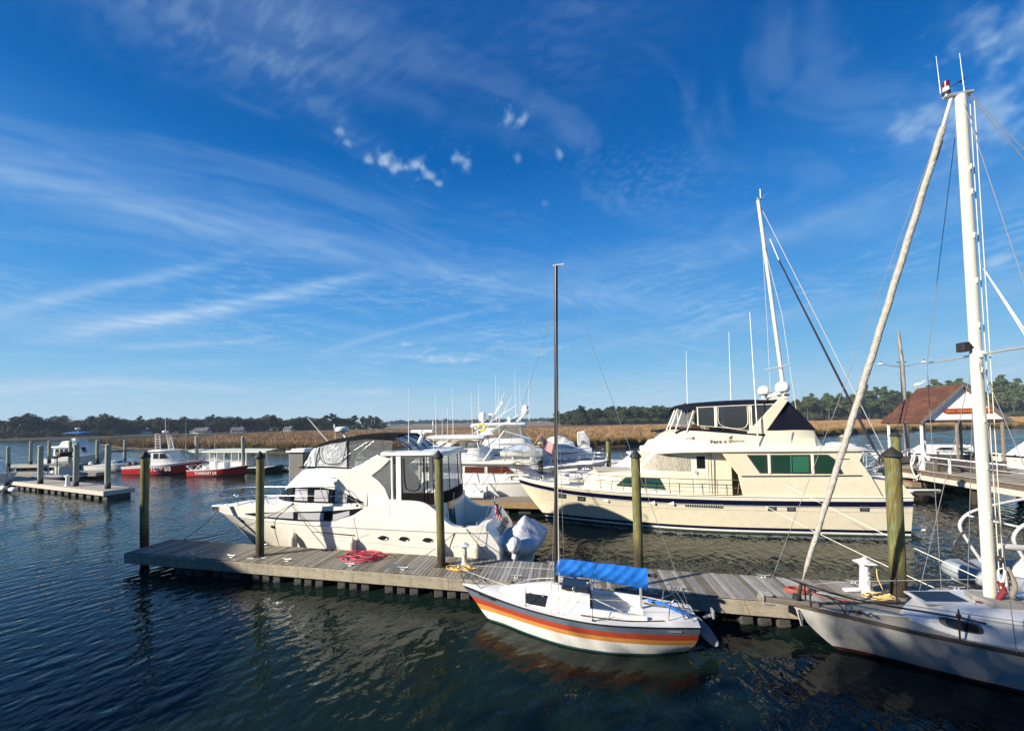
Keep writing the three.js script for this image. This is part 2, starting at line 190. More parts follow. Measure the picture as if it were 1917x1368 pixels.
// ---------------------------------------------------------------- water, bank, marsh, far shore
const WLEV = -.25;
{
  const N = 1024, waves = []; const r = rng(77);
  // tiling ripples: many short sine trains around the wind, crossed by a few others
  function field(seed, n, k0, k1, spread) { const q = rng(seed), W = []; for (let i = 0; i < n; i++) { const k = k0 * Math.pow(k1 / k0, q()), a = -0.5 + (q() + q() + q() - 1.5) * spread; W.push([Math.round(k * Math.cos(a)), Math.round(k * Math.sin(a)), q() * T2, Math.pow(k, -1.15)]); } return W; }
  function heightTex(W, pw) { const h = new Float32Array(N * N); let mx = 0;
    const sn = new Float32Array(4096); for (let i = 0; i < 4096; i++) sn[i] = Math.sin(i / 4096 * T2);
    for (const [kx, ky, ph, amp] of W) for (let j = 0; j < N; j++) { const b = ky * j / N + ph / T2 + 100; for (let i = 0; i < N; i++) { const t = kx * i / N + b; h[j * N + i] += amp * sn[((t - Math.floor(t)) * 4096) | 0]; } }
    let lo = 1e9, hi = -1e9; for (const x of h) { lo = Math.min(lo, x); hi = Math.max(hi, x); }
    const d = new Float32Array(N * N * 4); for (let i = 0; i < N * N; i++) { const x = Math.pow((h[i] - lo) / (hi - lo), pw); d[i * 4] = d[i * 4 + 1] = d[i * 4 + 2] = x; d[i * 4 + 3] = 1; }
    const t = new THREE.DataTexture(d, N, N, THREE.RGBAFormat, THREE.FloatType); t.wrapS = t.wrapT = THREE.RepeatWrapping; t.magFilter = THREE.LinearFilter; t.needsUpdate = true; return [t, h, lo, hi]; }
  const [hT] = heightTex(field(3, 110, 12, 120, 1.15), 1.3);
  const [, h2, lo2, hi2] = heightTex(field(8, 60, 14, 70, 1.2), 1);
  const nd = new Uint8Array(N * N * 4), amp = 0.034 / (hi2 - lo2), cell = 13 / N;
  for (let j = 0; j < N; j++) for (let i = 0; i < N; i++) { const g = (a, b) => h2[((b + N) % N) * N + (a + N) % N]; const dx = (g(i + 1, j) - g(i - 1, j)) * amp / (2 * cell), dy = (g(i, j + 1) - g(i, j - 1)) * amp / (2 * cell), l = Math.hypot(dx, dy, 1), o = (j * N + i) * 4; nd[o] = (-dx / l * .5 + .5) * 255; nd[o + 1] = (-dy / l * .5 + .5) * 255; nd[o + 2] = (1 / l * .5 + .5) * 255; nd[o + 3] = 255; }
  const nT = new THREE.DataTexture(nd, N, N); nT.wrapS = nT.wrapT = THREE.RepeatWrapping; nT.magFilter = THREE.LinearFilter; nT.needsUpdate = true;
  hT.repeat.set(1 / 8.3, 1 / 8.3); hT.rotation = .12; nT.repeat.set(1 / 13, 1 / 13);
  const wm = new THREE.MeshPhysicalMaterial({ color: col(.006, .014, .011), roughness: .03, ior: 1.25, bumpMap: hT, bumpScale: .02, normalMap: nT, normalScale: new THREE.Vector2(.7, .7), side: THREE.DoubleSide });
  // one sheet: flat round the docks, wind-ruffled in the open channel
  const q = rng(41), Wv = []; for (let i = 0; i < 46; i++) { const L = 2.3 * Math.pow(3.2, q()), a = -.5 + (q() + q() + q() - 1.5) * 1.3, k = T2 / L; Wv.push([k * Math.cos(a), k * Math.sin(a), q() * T2, .0042 * Math.pow(L / 2.3, .9)]); }
  const x0 = -330, x1 = 180, z0 = -10, z1 = -268, nx = 680, nz = 340;
  const patch = grid((u, v) => { const x = lerp(x0, x1, u), z = lerp(z0, z1, v); const k = Math.max(smooth(-30, -58, z), smooth(-12, -24, z) * smooth(-13, -24, x)) * smooth(z1, z1 + 12, z) * smooth(x0, x0 + 12, x) * smooth(x1, x1 - 12, x) * (.75 + .35 * n2(x * .02, z * .03)); let y = 0; if (k > 0) for (const w of Wv) y += w[3] * Math.sin(w[0] * x + w[1] * z + w[2]); return [x, WLEV + y * k, z]; }, nx, nz, true);
  const rect = (a, b, c, d) => { const r = grid((u, v) => [lerp(a, b, u), WLEV, lerp(c, d, v)], 10, 10, true); return r; };
  const g = mergeGeometries([patch, rect(-2600, 2600, 1400, z0), rect(-2600, 2600, z1, -3800), rect(-2600, x0, z0, z1), rect(x1, 2600, z0, z1)]); { const p = g.attributes.position, uv = new Float32Array(p.count * 2); for (let i = 0; i < p.count; i++) { uv[i * 2] = p.getX(i); uv[i * 2 + 1] = -p.getZ(i); } g.setAttribute('uv', new THREE.BufferAttribute(uv, 2)); }
  tag(mesh('water', g, wm), 'dark green rippled creek water around the docks', null, null, 'structure');
}
const grassMat = (c) => M(c, .9, { map: rep(tGrain, .25) });
{ // the bank on which the photographer stands, dropping to the water
  const edge = x => -3.3 + .5 * n2(x * .12, 3);
  const g = grid((u, v) => { const x = lerp(-90, 40, u), zz = lerp(edge(x), 60, Math.pow(v, 2.2)); const k = smooth(edge(x), edge(x) + 2.2, zz); return [x, lerp(-.6, 3.9, k) + .12 * n2(x * .4, zz * .4), zz]; }, 90, 24);
  boxUV(g.toNonIndexed()); tag(mesh('bank', boxUV(g.toNonIndexed()), M([.05, .05, .025], .95)), 'grassy bank dropping to the water', null, null, 'structure');
}
// marsh outline (x, z), its creek edge first
const marshFront = [[-156, -170], [-150, -150], [-128, -131], [-107, -116], [-82, -103], [-60, -92], [-40, -81], [-22, -75], [4, -77], [28, -84], [55, -91], [80, -102], [104, -114], [126, -124], [180, -138], [260, -150], [420, -160], [700, -170]];
const frontZ = pl(marshFront.slice(1)), frontX = x => x < -150 ? -165 : frontZ(x) + 1.6 * n2(x * .08, 5) + .7 * n2(x * .4, 1);
const MARSH_BACK = -345;
{
  const mud = grid((u, v) => { const x = lerp(-156, 700, u), f = frontX(x); const z = v < .1 ? lerp(f + .8, f, v / .1) : lerp(f, MARSH_BACK, (v - .1) / .9); return [x, v < .1 ? lerp(-.4, .45, v / .1) : .45, z]; }, 240, 14);
  tag(mesh('marsh_mud', boxUV(mud.toNonIndexed()), M([.045, .035, .022], .9)), 'dark mud under the marsh grass', null, null, 'structure');
  // the closed top of the grass, seen at a grazing angle
  const top = grid((u, v) => { const x = lerp(-156, 700, u), f = frontX(x) - 2.2; const z = lerp(f, MARSH_BACK, Math.pow(v, 1.6)); return [x, 1.18 + .14 * fbm(x * .11, z * .11, 3) + .12 * n2(x * .9, z * .9), z]; }, 420, 90).toNonIndexed();
  const c = [], p = top.attributes.position; for (let i = 0; i < p.count; i++) { const x = p.getX(i), z = p.getZ(i); const k = clamp(.5 + .9 * fbm(x * .02, z * .05, 4)), e = clamp(1 - (frontX(x) - z) / (14 + 10 * n2(x * .03, 2))) * clamp(.7 + fbm(x * .1, z * .2, 2)); const d = .85 + .3 * n2(x * .6, z * 1.3);
    c.push(lerp(lerp(.26, .32, k), .13, e) * d, lerp(lerp(.14, .18, k), .1, e) * d, lerp(lerp(.05, .07, k), .03, e) * d); }
  top.setAttribute('color', new THREE.Float32BufferAttribute(c, 3));
  tag(mesh('marsh', boxUV(top), new THREE.MeshPhysicalMaterial({ vertexColors: true, roughness: .95, map: rep(tGrain, .3), side: THREE.DoubleSide })), 'wide tan winter marsh between the creek and the woods', null, null, 'structure');
  // grass tufts, dense along the creek edge
  const r = rng(31), bl = []; for (let k = 0; k < 9; k++) { const a = r() * 6.28, d = r() * .22, x = Math.cos(a) * d, z = Math.sin(a) * d, lx = (r() - .5) * .5, lz = (r() - .5) * .5, h = .8 + r() * .5, w = .035, c = Math.cos(a * 3) * w, s = Math.sin(a * 3) * w; bl.push(x - c, 0, z - s, x + c, 0, z + s, x + lx * .45, h * .6, z + lz * .45, x + c * .6 + lx * .4, h * .55, z + s * .6 + lz * .4, x - c * .6 + lx * .4, h * .55, z - s * .6 + lz * .4, x + lx, h, z + lz); }
  const bg = new THREE.BufferGeometry(); bg.setAttribute('position', new THREE.Float32BufferAttribute(bl, 3)); bg.computeVertexNormals();
  const n = 52000, im = new THREE.InstancedMesh(bg, M([1, 1, 1], .9), n); im.name = 'marsh_grass'; const q = new THREE.Quaternion(), Y = V(0, 1, 0), cc = new THREE.Color();
  for (let i = 0; i < n; i++) { const near = i < 30000; const x = near ? lerp(-156, 240, r()) : lerp(-156, 420, r()), f = frontX(x); const dz = near ? Math.pow(r(), 1.6) * 11 : Math.pow(r(), 1.5) * 150; const z = f - .1 - dz; const s = (near ? 1.0 : 1.25) * (.8 + .45 * r()) * (1 + .25 * n2(x * .2, z * .2)); const thick = 1 + dz * .012 + .6;
    q.setFromAxisAngle(Y, r() * 6.28); im.setMatrixAt(i, new THREE.Matrix4().compose(V(x, .35, z), q, V(s * thick, s, s * thick))); const e = clamp(1 - dz / (9 + 6 * n2(x * .03, 2))) * clamp(.75 + fbm(x * .1, z * .2, 2)), d = .75 + .5 * r(); im.setColorAt(i, cc.setRGB(lerp(.30, .125, e) * d, lerp(.18, .10, e) * d, lerp(.08, .034, e) * d)); }
  im.castShadow = im.receiveShadow = true; scene.add(tag(im, 'standing marsh grass along the far creek edge', null, null, 'stuff'));
  // land behind the marsh and along the left shore
  new MB().ext([[-1600, 262], [-900, 262], [-420, 268], [-260, 264], [-190, 272], [-152, 300], [-140, 345], [-250, 1700], [-1600, 1700]], -1, 1.05, 0, mat4(0, 0, 0, -Math.PI / 2)).g.forEach(q => tag(mesh('far_shore', q, M([.045, .045, .025], .95)), 'low dark far shore under the trees on the left', null, null, 'structure'));
  new MB().ext([[-152, 300], [-120, 330], [700, 330], [1500, 330], [1500, 1700], [-250, 1700], [-140, 345]], -1, 1.05, 0, mat4(0, 0, 0, -Math.PI / 2)).g.forEach(q => tag(mesh('marsh_flat', q, M([.2, .13, .06], .95)), 'far level marsh beyond the creek and under the woods', null, null, 'structure'));
}
// ---------------------------------------------------------------- trees
function crownGeo(seed, w, h, base, lobes, leaves, size, flat = .6) { // leaf-sized faces spread through lobes of a crown
  const r = rng(seed), L = []; for (let i = 0; i < lobes; i++) { const a = r() * 6.28, d = Math.sqrt(r()) * w * .36; L.push([Math.cos(a) * d, base + (h - base) * (.22 + .7 * r() * (1 - .5 * d / (w * .5))), Math.sin(a) * d, w * (.13 + .13 * r())]); }
  const P = []; for (let i = 0; i < leaves; i++) { const l = L[i % lobes], u = r() * 2 - 1, a = r() * 6.28, k = Math.sqrt(1 - u * u), rr = l[3] * Math.pow(r(), .4); const c = V(l[0] + Math.cos(a) * k * rr, l[1] + u * rr * flat, l[2] + Math.sin(a) * k * rr); const e1 = V(r() - .5, (r() - .5) * .7, r() - .5).normalize().multiplyScalar(size * (.5 + r() * .7)), e2 = V(r() - .5, (r() - .5) * .6, r() - .5).normalize().multiplyScalar(size * (.4 + r() * .5)); const A = c.clone().add(e1), B = c.clone().sub(e1), D = c.clone().add(e2), E = c.clone().sub(e2); P.push(...A.toArray(), ...D.toArray(), ...B.toArray(), ...A.toArray(), ...B.toArray(), ...E.toArray()); }
  const g = new THREE.BufferGeometry(); g.setAttribute('position', new THREE.Float32BufferAttribute(P, 3)); g.computeVertexNormals(); return { g, L }; }
function trunkGeo(L, base, r0, seed) { const b = new MB(), r = rng(seed); const tp = [[0, -.3, 0], [.2 * (r() - .5), base * .5, .2], [.5 * (r() - .5), base * 1.05, 0]]; b.cyl(tp[0], tp[1], r0 * 1.25, r0 * .9, 7).cyl(tp[1], tp[2], r0 * .9, r0 * .7, 7); for (const l of L.slice(0, 9)) b.cyl(tp[2], [l[0] * .5, (l[1] + base) / 2, l[2] * .5], r0 * .5, r0 * .28, 5).cyl([l[0] * .5, (l[1] + base) / 2, l[2] * .5], [l[0], l[1], l[2]], r0 * .28, r0 * .08, 5); return b.geo(); }
const bark = M([.1, .075, .055], .95), barkG = M([.22, .2, .18], .95);
const leafM = { oak: M([.032, .048, .016], .8), oakL: M([.065, .085, .026], .8), pine: M([.022, .042, .014], .85), pineL: M([.07, .1, .026], .85), bare: M([.11, .095, .08], .95), rust: M([.1, .075, .035], .9) };
function treeKind(seed, w, h, base, lobes, leaves, size, mat, flat, tm = bark, r0 = .35) { const { g, L } = crownGeo(seed, w, h, base, lobes, leaves, size, flat); return { crown: g, trunk: trunkGeo(L, base, r0, seed), mat, tm, h, w }; }
const K = [
  treeKind(1, 15, 13, 2.6, 22, 2600, .62, leafM.oak, .55), treeKind(2, 18, 12, 2.4, 26, 2800, .62, leafM.oakL, .5), treeKind(3, 12, 15, 3.5, 18, 2400, .6, leafM.oak, .65),
  treeKind(4, 9, 18, 8, 15, 1700, .5, leafM.pine, .5), treeKind(5, 8, 20, 9, 14, 1600, .5, leafM.pineL, .5), treeKind(6, 10, 16, 6.5, 16, 1900, .52, leafM.pineL, .5), treeKind(7, 11, 11, 2.5, 18, 900, .34, leafM.bare, .7, barkG), treeKind(8, 12, 9, 1.2, 20, 2200, .55, leafM.rust, .6)];
function tree(k, x, y, z, s, rot, label, group, sy = 1) { const t = thing('tree', label, 'tree', [x, y, z], 0, group); t.rotation.y = rot; t.scale.set(s, s * sy, s); mesh('trunk', K[k].trunk, K[k].tm, t); mesh('crown', K[k].crown, K[k].mat, t); return t; }
{
  const r = rng(404), X = (px, z) => (px - 910) / 717 * -z * 1.0; // only a shorthand for bearings while laying out the far shore
  const rows = [ // bearing px, depth, kind, scale, what it looks like
    [-12, -292, 1, .75], [14, -298, 7, .9], [42, -278, 0, 1.12], [58, -284, 0, 1.0], [78, -300, 7, 1.15], [96, -296, 1, .9], [104, -310, 2, .92], [122, -312, 6, 1.2], [138, -306, 7, .95], [150, -300, 1, .85], [165, -296, 0, .98], [180, -300, 2, .86], [193, -300, 0, 1.08], [208, -306, 1, .95], [224, -312, 1, .88], [238, -330, 6, .9], [252, -330, 2, .82], [270, -322, 0, .9], [287, -330, 1, .95], [300, -322, 0, 1.02], [318, -318, 2, .88], [333, -325, 1, .95], [350, -322, 0, 1.05], [366, -330, 1, 1.0], [384, -345, 6, .8], [396, -330, 2, .95], [405, -322, 0, 1.02], [424, -330, 1, 1.08], [440, -326, 0, 1.0], [456, -340, 1, .9], [470, -335, 2, .85], [486, -340, 1, .95], [503, -335, 2, .98], [520, -345, 0, .9], [540, -350, 1, .85], [556, -355, 2, .85], [574, -358, 0, .85], [592, -360, 1, .88], [608, -362, 3, .8], [622, -362, 3, .88], [636, -365, 2, .82], [650, -368, 1, .75], [664, -370, 3, .78], [680, -375, 5, .78], [694, -375, 5, .82], [706, -385, 3, .7], [34, -305, 3, .8], [114, -330, 3, .85], [200, -335, 4, .7], [262, -345, 4, .78], [398, -345, 4, .78], [512, -350, 3, .85]];
  const kindName = ['dark spreading oak', 'olive round-topped oak', 'tall dark oak', 'dark pine', 'tall olive pine', 'broad pine', 'bare grey tree', 'rusty brown tree'];
  const zones = [[30, 'at the left picture edge'], [75, 'above the leftmost piles'], [130, 'behind the blue-topped cruiser'], [200, 'above the black-topped runabout'], [262, 'just behind the marsh tip'], [340, 'behind the red cabin boat'], [420, 'behind the white porch house'], [500, 'behind the pontoon boat'], [610, 'above the nearest yacht bow'], [999, 'beside the far marina masts']], ord = ['first', 'second', 'third', 'fourth', 'fifth', 'sixth', 'seventh', 'eighth', 'ninth'];
  const zone = px => zones.find(q => px < q[0])[1], mates = (px, k) => rows.filter(q => q[2] == k && zone(q[0]) == zone(px)).map(q => q[0]).sort((a, b) => a - b);
  rows.forEach(([px, z, k, s], i) => { const M2 = mates(px, k); tree(k, X(px, z), 1, z, s * (px < 240 ? 1.3 : 1.12), r() * 6.28, M2.length > 1 ? `${kindName[k]} ${zone(px)}, ${ord[M2.indexOf(px)]} of its kind from left` : `${kindName[k]} ${zone(px)} on the far shore`, 'trees of the far left shore'); });
  // woods that read as one mass
  function wood(name, label, n, fx, kinds, fs) { kinds.forEach((k, ki) => { const c = Math.ceil(n / kinds.length); for (const [part, geo, mat] of [['crown', K[k].crown, K[k].mat], ['trunk', K[k].trunk, K[k].tm]]) { const q = rng(900 + k), im = new THREE.InstancedMesh(geo, mat, c); im.name = numbered(name); const Y = V(0, 1, 0); for (let i = 0; i < c; i++) { const [x, z] = fx(q, i / c), s = fs(q, x, z); im.setMatrixAt(i, new THREE.Matrix4().compose(V(x, 1, z), new THREE.Quaternion().setFromAxisAngle(Y, q() * 6.28), V(s, s * (.9 + .25 * q()), s))); } im.castShadow = im.receiveShadow = true; scene.add(tag(im, label, null, null, 'stuff')); } }); }
  wood('shore_wood', 'dark undergrowth and trees along the far left shore', 320, q => { const px = -260 + q() * 975, z = -300 - (px > 200 ? Math.min(60, (px - 200) * .2) : 0) - q() * 45 - q() * 30; return [X(px, z), z]; }, [0, 1, 2, 7], q => .55 + .5 * q());
  wood('shore_scrub', 'dark bushes along the waterline of the far left shore', 330, q => { const px = -330 + q() * 1060, z = px < 215 ? -266 - q() * 12 - (px > 120 ? (px - 120) * .12 : 0) : -304 - Math.min(48, (px - 215) * .14) - q() * 10; return [X(px, z), z]; }, [0, 7, 1], q => .2 + .26 * q());
  wood('creek_wood', 'distant belt of dark woods beyond the marsh in the middle', 210, (q, t) => { const px = 1038 + q() * 300, z = -338 - q() * 75; return [X(px, z), z]; }, [0, 2, 5, 3], (q, x) => (.72 + .3 * q()) * smooth(35, 110, x + 18 * q()) * .85 + .25);
  wood('pine_wood', 'tall sunlit pine woods behind the marsh on the right', 620, (q, t) => { const px = 1330 + q() * 900, z = -340 - q() * 100; return [X(px, z), z]; }, [4, 5, 5, 1, 5], (q, x, z) => { const px = x / -z * 717 + 910; return (1.25 + .5 * q()) * lerp(.62, 1.0, smooth(1350, 1640, px)) * (1 + .12 * n2(px * .012, 4)); });
  wood('marsh_scrub', 'low scrub at the foot of the pine woods', 520, q => { const px = 1330 + q() * 900, z = -333 - q() * 12; return [X(px, z), z]; }, [1, 0, 7], q => .22 + .4 * q() * q() + .12 * q());
  wood('under_wood', 'dense lower trees filling the right hand woods', 480, q => { const px = 1330 + q() * 900, z = -346 - q() * 60; return [X(px, z), z]; }, [1, 1, 2], (q, x, z) => (1.0 + .55 * q()) * lerp(.5, 1, smooth(1350, 1640, x / -z * 717 + 910)));
  wood('creek_scrub', 'low growth at the foot of the distant belt of woods', 160, q => { const px = 1050 + q() * 290, z = -336 - q() * 8; return [X(px, z), z]; }, [1, 0], q => .25 + .3 * q());
  wood('horizon_wood', 'thin line of woods on the horizon', 300, q => { const px = 690 + q() * 400, z = -1050 - q() * 250; return [X(px, z), z]; }, [0, 1], q => .75 + .5 * q());
  // a few pines that stand clear of the wood on the right
  [[1512, -333, 4, .95], [1538, -335, 3, 1.05], [1552, -332, 5, 1.12], [1574, -338, 4, 1.15], [1628, -334, 5, 1.1], [1654, -336, 4, 1.05], [1715, -336, 5, 1.2], [1850, -334, 5, 1.3], [1898, -336, 4, 1.2]].forEach(([px, z, k, s], i) => tree(k, X(px, z), 1, z, s * 1.1, i, `${k == 3 ? 'dark' : k == 4 ? 'tall thin-topped' : 'broad sunlit'} pine of the right woods ${['beside the cream yacht antenna bracket', 'left of the dark furled sail', 'just left of the dark furled sail foot', 'between the dark furled sail and the pale one', 'right beside the pale furled headsail', 'halfway from the headsail to the lamp pole', 'right of the lamp pole behind the brown roof', 'just right of the white mast', 'near the right picture edge'][i]}`, 'pines at the edge of the right hand woods'));
  // a live oak behind the photographer whose shade falls on the near water and the ketch
  const A = treeKind(61, 15, 15.5, 5.5, 30, 15000, .2, leafM.oak, .6, bark, .5); K.push(A); tree(8, -21.5, 4.2, 7.9, 1.05, .4, 'broad live oak on the bank behind the near water', null);
}
{ // tall boathouse on piles, left of the frame: its roof line shades the left end of the dock and the yacht's lower bow
  const t = thing('boathouse', 'tall grey boathouse on piles standing off to the left of the water', 'boathouse', [-32.7, 0, -5.1], 70), w = M([.3, .29, .27], .85, { map: rep(tGrain, .8) }), L = 12, W = 8, eh = 8.6, rh = 11.5;
  for (const s of [1, -1]) { for (let i = 0; i < 14; i++) new MB().rb(0, 1.75 + i * .5, s * W / 2, L, .49, .12, .01).build('siding_board', w, t); new MB().ext([[-W / 2, 1.5], [W / 2, 1.5], [W / 2, eh], [0, rh - .2], [-W / 2, eh]], -.08, .08, 0, mat4(s * (L / 2 - .08), 0, 0, 0, Math.PI / 2)).build('gable_wall', w, t); new MB().box(0, (eh + rh) / 2 - .05, s * (W / 4 + .15), L + .8, .16, Math.hypot(W / 2, rh - eh) + .5, 0, s * Math.atan2(rh - eh, W / 2)).build('roof', M([.1, .1, .1], .85), t); for (const x of [-3.6, 0, 3.6]) for (const y of [3.4, 6.4]) { const f = new MB().rb(x, y, s * (W / 2 + .06), 1.2, 1.5, .1, .01).build('window', m.white, t); new MB().box(x, y, s * (W / 2 + .1), 1.0, 1.3, .06).build('pane', m.glass, f); } }
  new MB().box(0, 1.4, 0, L + 2, .2, W + 2).build('floor_deck', m.weathered, t); for (const x of [-6, -2, 2, 6]) for (const z of [-4, 4]) new MB().cyl([x, -2, z], [x, 1.4, z], .18, .16, 10).build('pile', m.weathered, t); new MB().rb(L / 2 + .03, 2.55, 0, .1, 2.1, 1.1, .01).build('door', m.grey, t); }
{ // dry stalks rising from the bank at the lower left
  const r = rng(88), M1 = M([.09, .06, .03], .9);
  [[-1.5, -1.6, 1.12], [-1.34, -1.55, .9], [-1.95, -1.6, .85], [-.95, -1.65, .85], [-2.1, -1.75, .95]].forEach(([x, z, h], i) => { const t = thing('grass_clump', ['tallest dry grass clump at the lower left edge of the water', 'slim dry grass clump beside the tallest one at lower left', 'short dry grass clump in the lower left corner', 'sparse dry grass stalks low in the foreground right of the others', 'loose dry grass clump at the left picture edge'][i], 'grass', [x, 3.35, z]); for (let k = 0; k < 9; k++) { const b = new MB(), a = r() * 6.28, d = .08 * r(), lx = (r() - .2) * .5, lz = (r() - .5) * .3, hh = h * (.55 + .5 * r()); const p = [[Math.cos(a) * d, -.4, Math.sin(a) * d], [Math.cos(a) * d + lx * .3, hh * .5, Math.sin(a) * d + lz * .3], [Math.cos(a) * d + lx, hh, Math.sin(a) * d + lz]]; b.tube(p, .0013, 4); b.tube([p[2], [p[2][0] + lx * .12, p[2][1] + .03, p[2][2]], [p[2][0] + lx * .35, p[2][1] + .035, p[2][2]]], .0022, 4); b.build('stalk', M1, t); } });
}
// ---------------------------------------------------------------- houses on the far shore
const hM = { white: M([.55, .54, .5], .8), grey: M([.3, .3, .3], .85), tan: M([.42, .34, .26], .85), pinkish: M([.6, .42, .33], .85), roofG: M([.1, .1, .11], .8), roofB: M([.17, .11, .085], .85), roofR: M([.28, .12, .08], .85), dark: M([.02, .022, .026], .2) };
function house(x, z, w, d, h, wall, roof, label, angle = 0, porch = false, floors = 1) {
  if (floors < 3) { w *= .72; d *= .72; h *= .8; } const t = thing('house', label, 'house', [x, 1, z], angle); const H = h * floors;
  new MB().box(0, H / 2, 0, w, H, d).build('wall', wall, t);
  const rf = new MB().ext([[-d / 2 - .5, H - .1], [d / 2 + .5, H - .1], [0, H + d * .42]], -w / 2 - .4, w / 2 + .4, 0, mat4(0, 0, 0, 0, Math.PI / 2)).build('roof', roof, t); new MB().box(w * .28, H + d * .42, -.4, .8, 1.5, .8).build('chimney', hM.tan, rf);
  for (let f = 0; f < floors; f++) for (let i = 0; i < 4; i++) { const wx = (i - 1.5) * w * .22; if (f == 0 && i == 2) { new MB().box(wx, 1.05, d / 2 + .03, 1, 2.1, .08).build('door', hM.grey, t); continue; } const wd = new MB().box(wx, f * h + h * .55, d / 2 + .03, 1.1, 1.4, .08).build('window', hM.white, t); new MB().box(wx, f * h + h * .55, d / 2 + .06, .9, 1.2, .06).build('pane', hM.dark, wd); }
  if (porch) { new MB().box(0, h - .1, d / 2 + 1.5, w * .9, .18, 3).build('porch_roof', roof, t); for (let i = 0; i < 6; i++) new MB().box((i - 2.5) * w * .17, h / 2, d / 2 + 2.8, .22, h, .22).build('porch_post', hM.white, t); }
  return t; }
{ const X = (px, z) => (px - 910) / 717 * -z;
  house(X(6, -276), -276, 13, 9, 3, hM.tan, hM.roofB, 'low brown house at the left picture edge on the far shore', 8, true);
  house(X(62, -282), -282, 9, 8, 3.2, hM.tan, hM.roofG, 'tan house half hidden by the big oak on the far left shore', -6);
  house(X(272, -312), -312, 10, 8, 3.2, hM.white, hM.roofG, 'white gabled house above the marsh tip', 25, false, 1);
  house(X(364, -308), -308, 9, 9, 3.4, hM.white, hM.roofG, 'white house with steep gable on the shore behind the red cabin boat', 60);
  house(X(378, -306), -306, 15, 8, 3, hM.white, hM.roofG, 'wide white house with a long columned porch on the marsh shore', 0, true);
  house(X(445, -307), -307, 12, 8, 2.8, hM.white, hM.roofG, 'white and grey house in the trees above the pontoon boat', -12);
  house(X(540, -322), -322, 9, 7, 2.6, hM.white, hM.roofG, 'small white house at the marsh edge behind the nearest yacht', 10);
  house(X(598, -430), -430, 15, 8, 3.2, hM.pinkish, hM.roofR, 'large pink block with red roof rising above the far trees', 20, false, 3);
  house(X(580, -425), -425, 7, 8, 3.3, hM.pinkish, hM.roofR, 'lower pink wing left of the large pink block', -15, false, 3);
  // moored sailboats of a far marina: bare masts over the marsh
  const far = (px, z, h, i) => { const t = thing('distant_sailboat', `distant sailboat, ${['first', 'second', 'third', 'fourth', 'fifth', 'sixth', 'seventh', 'eighth', 'ninth', 'tenth', 'eleventh', 'twelfth', 'thirteenth', 'last'][i]} bare mast from the left over the marsh`, 'sailboat', [X(px, z), 1.1, z], 20 * i, 'sailboats of the far marina beyond the marsh'); new MB().add(loft([[-4.5, .1, .8], [-2, 1.2, .9], [1, 1.4, .9], [4, 1, 1]].map(([x, w, y]) => [[x, y + .5, -w], [x, .2, -w * .7], [x, -.3, 0], [x, .2, w * .7], [x, y + .5, w]]))).build('hull', m.white, t); new MB().box(0, 1.7, 0, 3, .5, 1.4).build('cabin', m.white, t); new MB().cyl([-.5, 1.6, 0], [-.5, h, 0], .17, .12, 6).build('mast', m.mastW, t); };
  [[636, 9], [641, 11], [652, 10], [657, 17], [666, 12], [670, 13], [676, 9], [681, 11], [688, 12], [694, 9], [700, 12], [707, 10], [716, 8], [728, 7]].forEach(([px, h], i) => far(px, -362 - (i * 37 % 30), h, i));
}
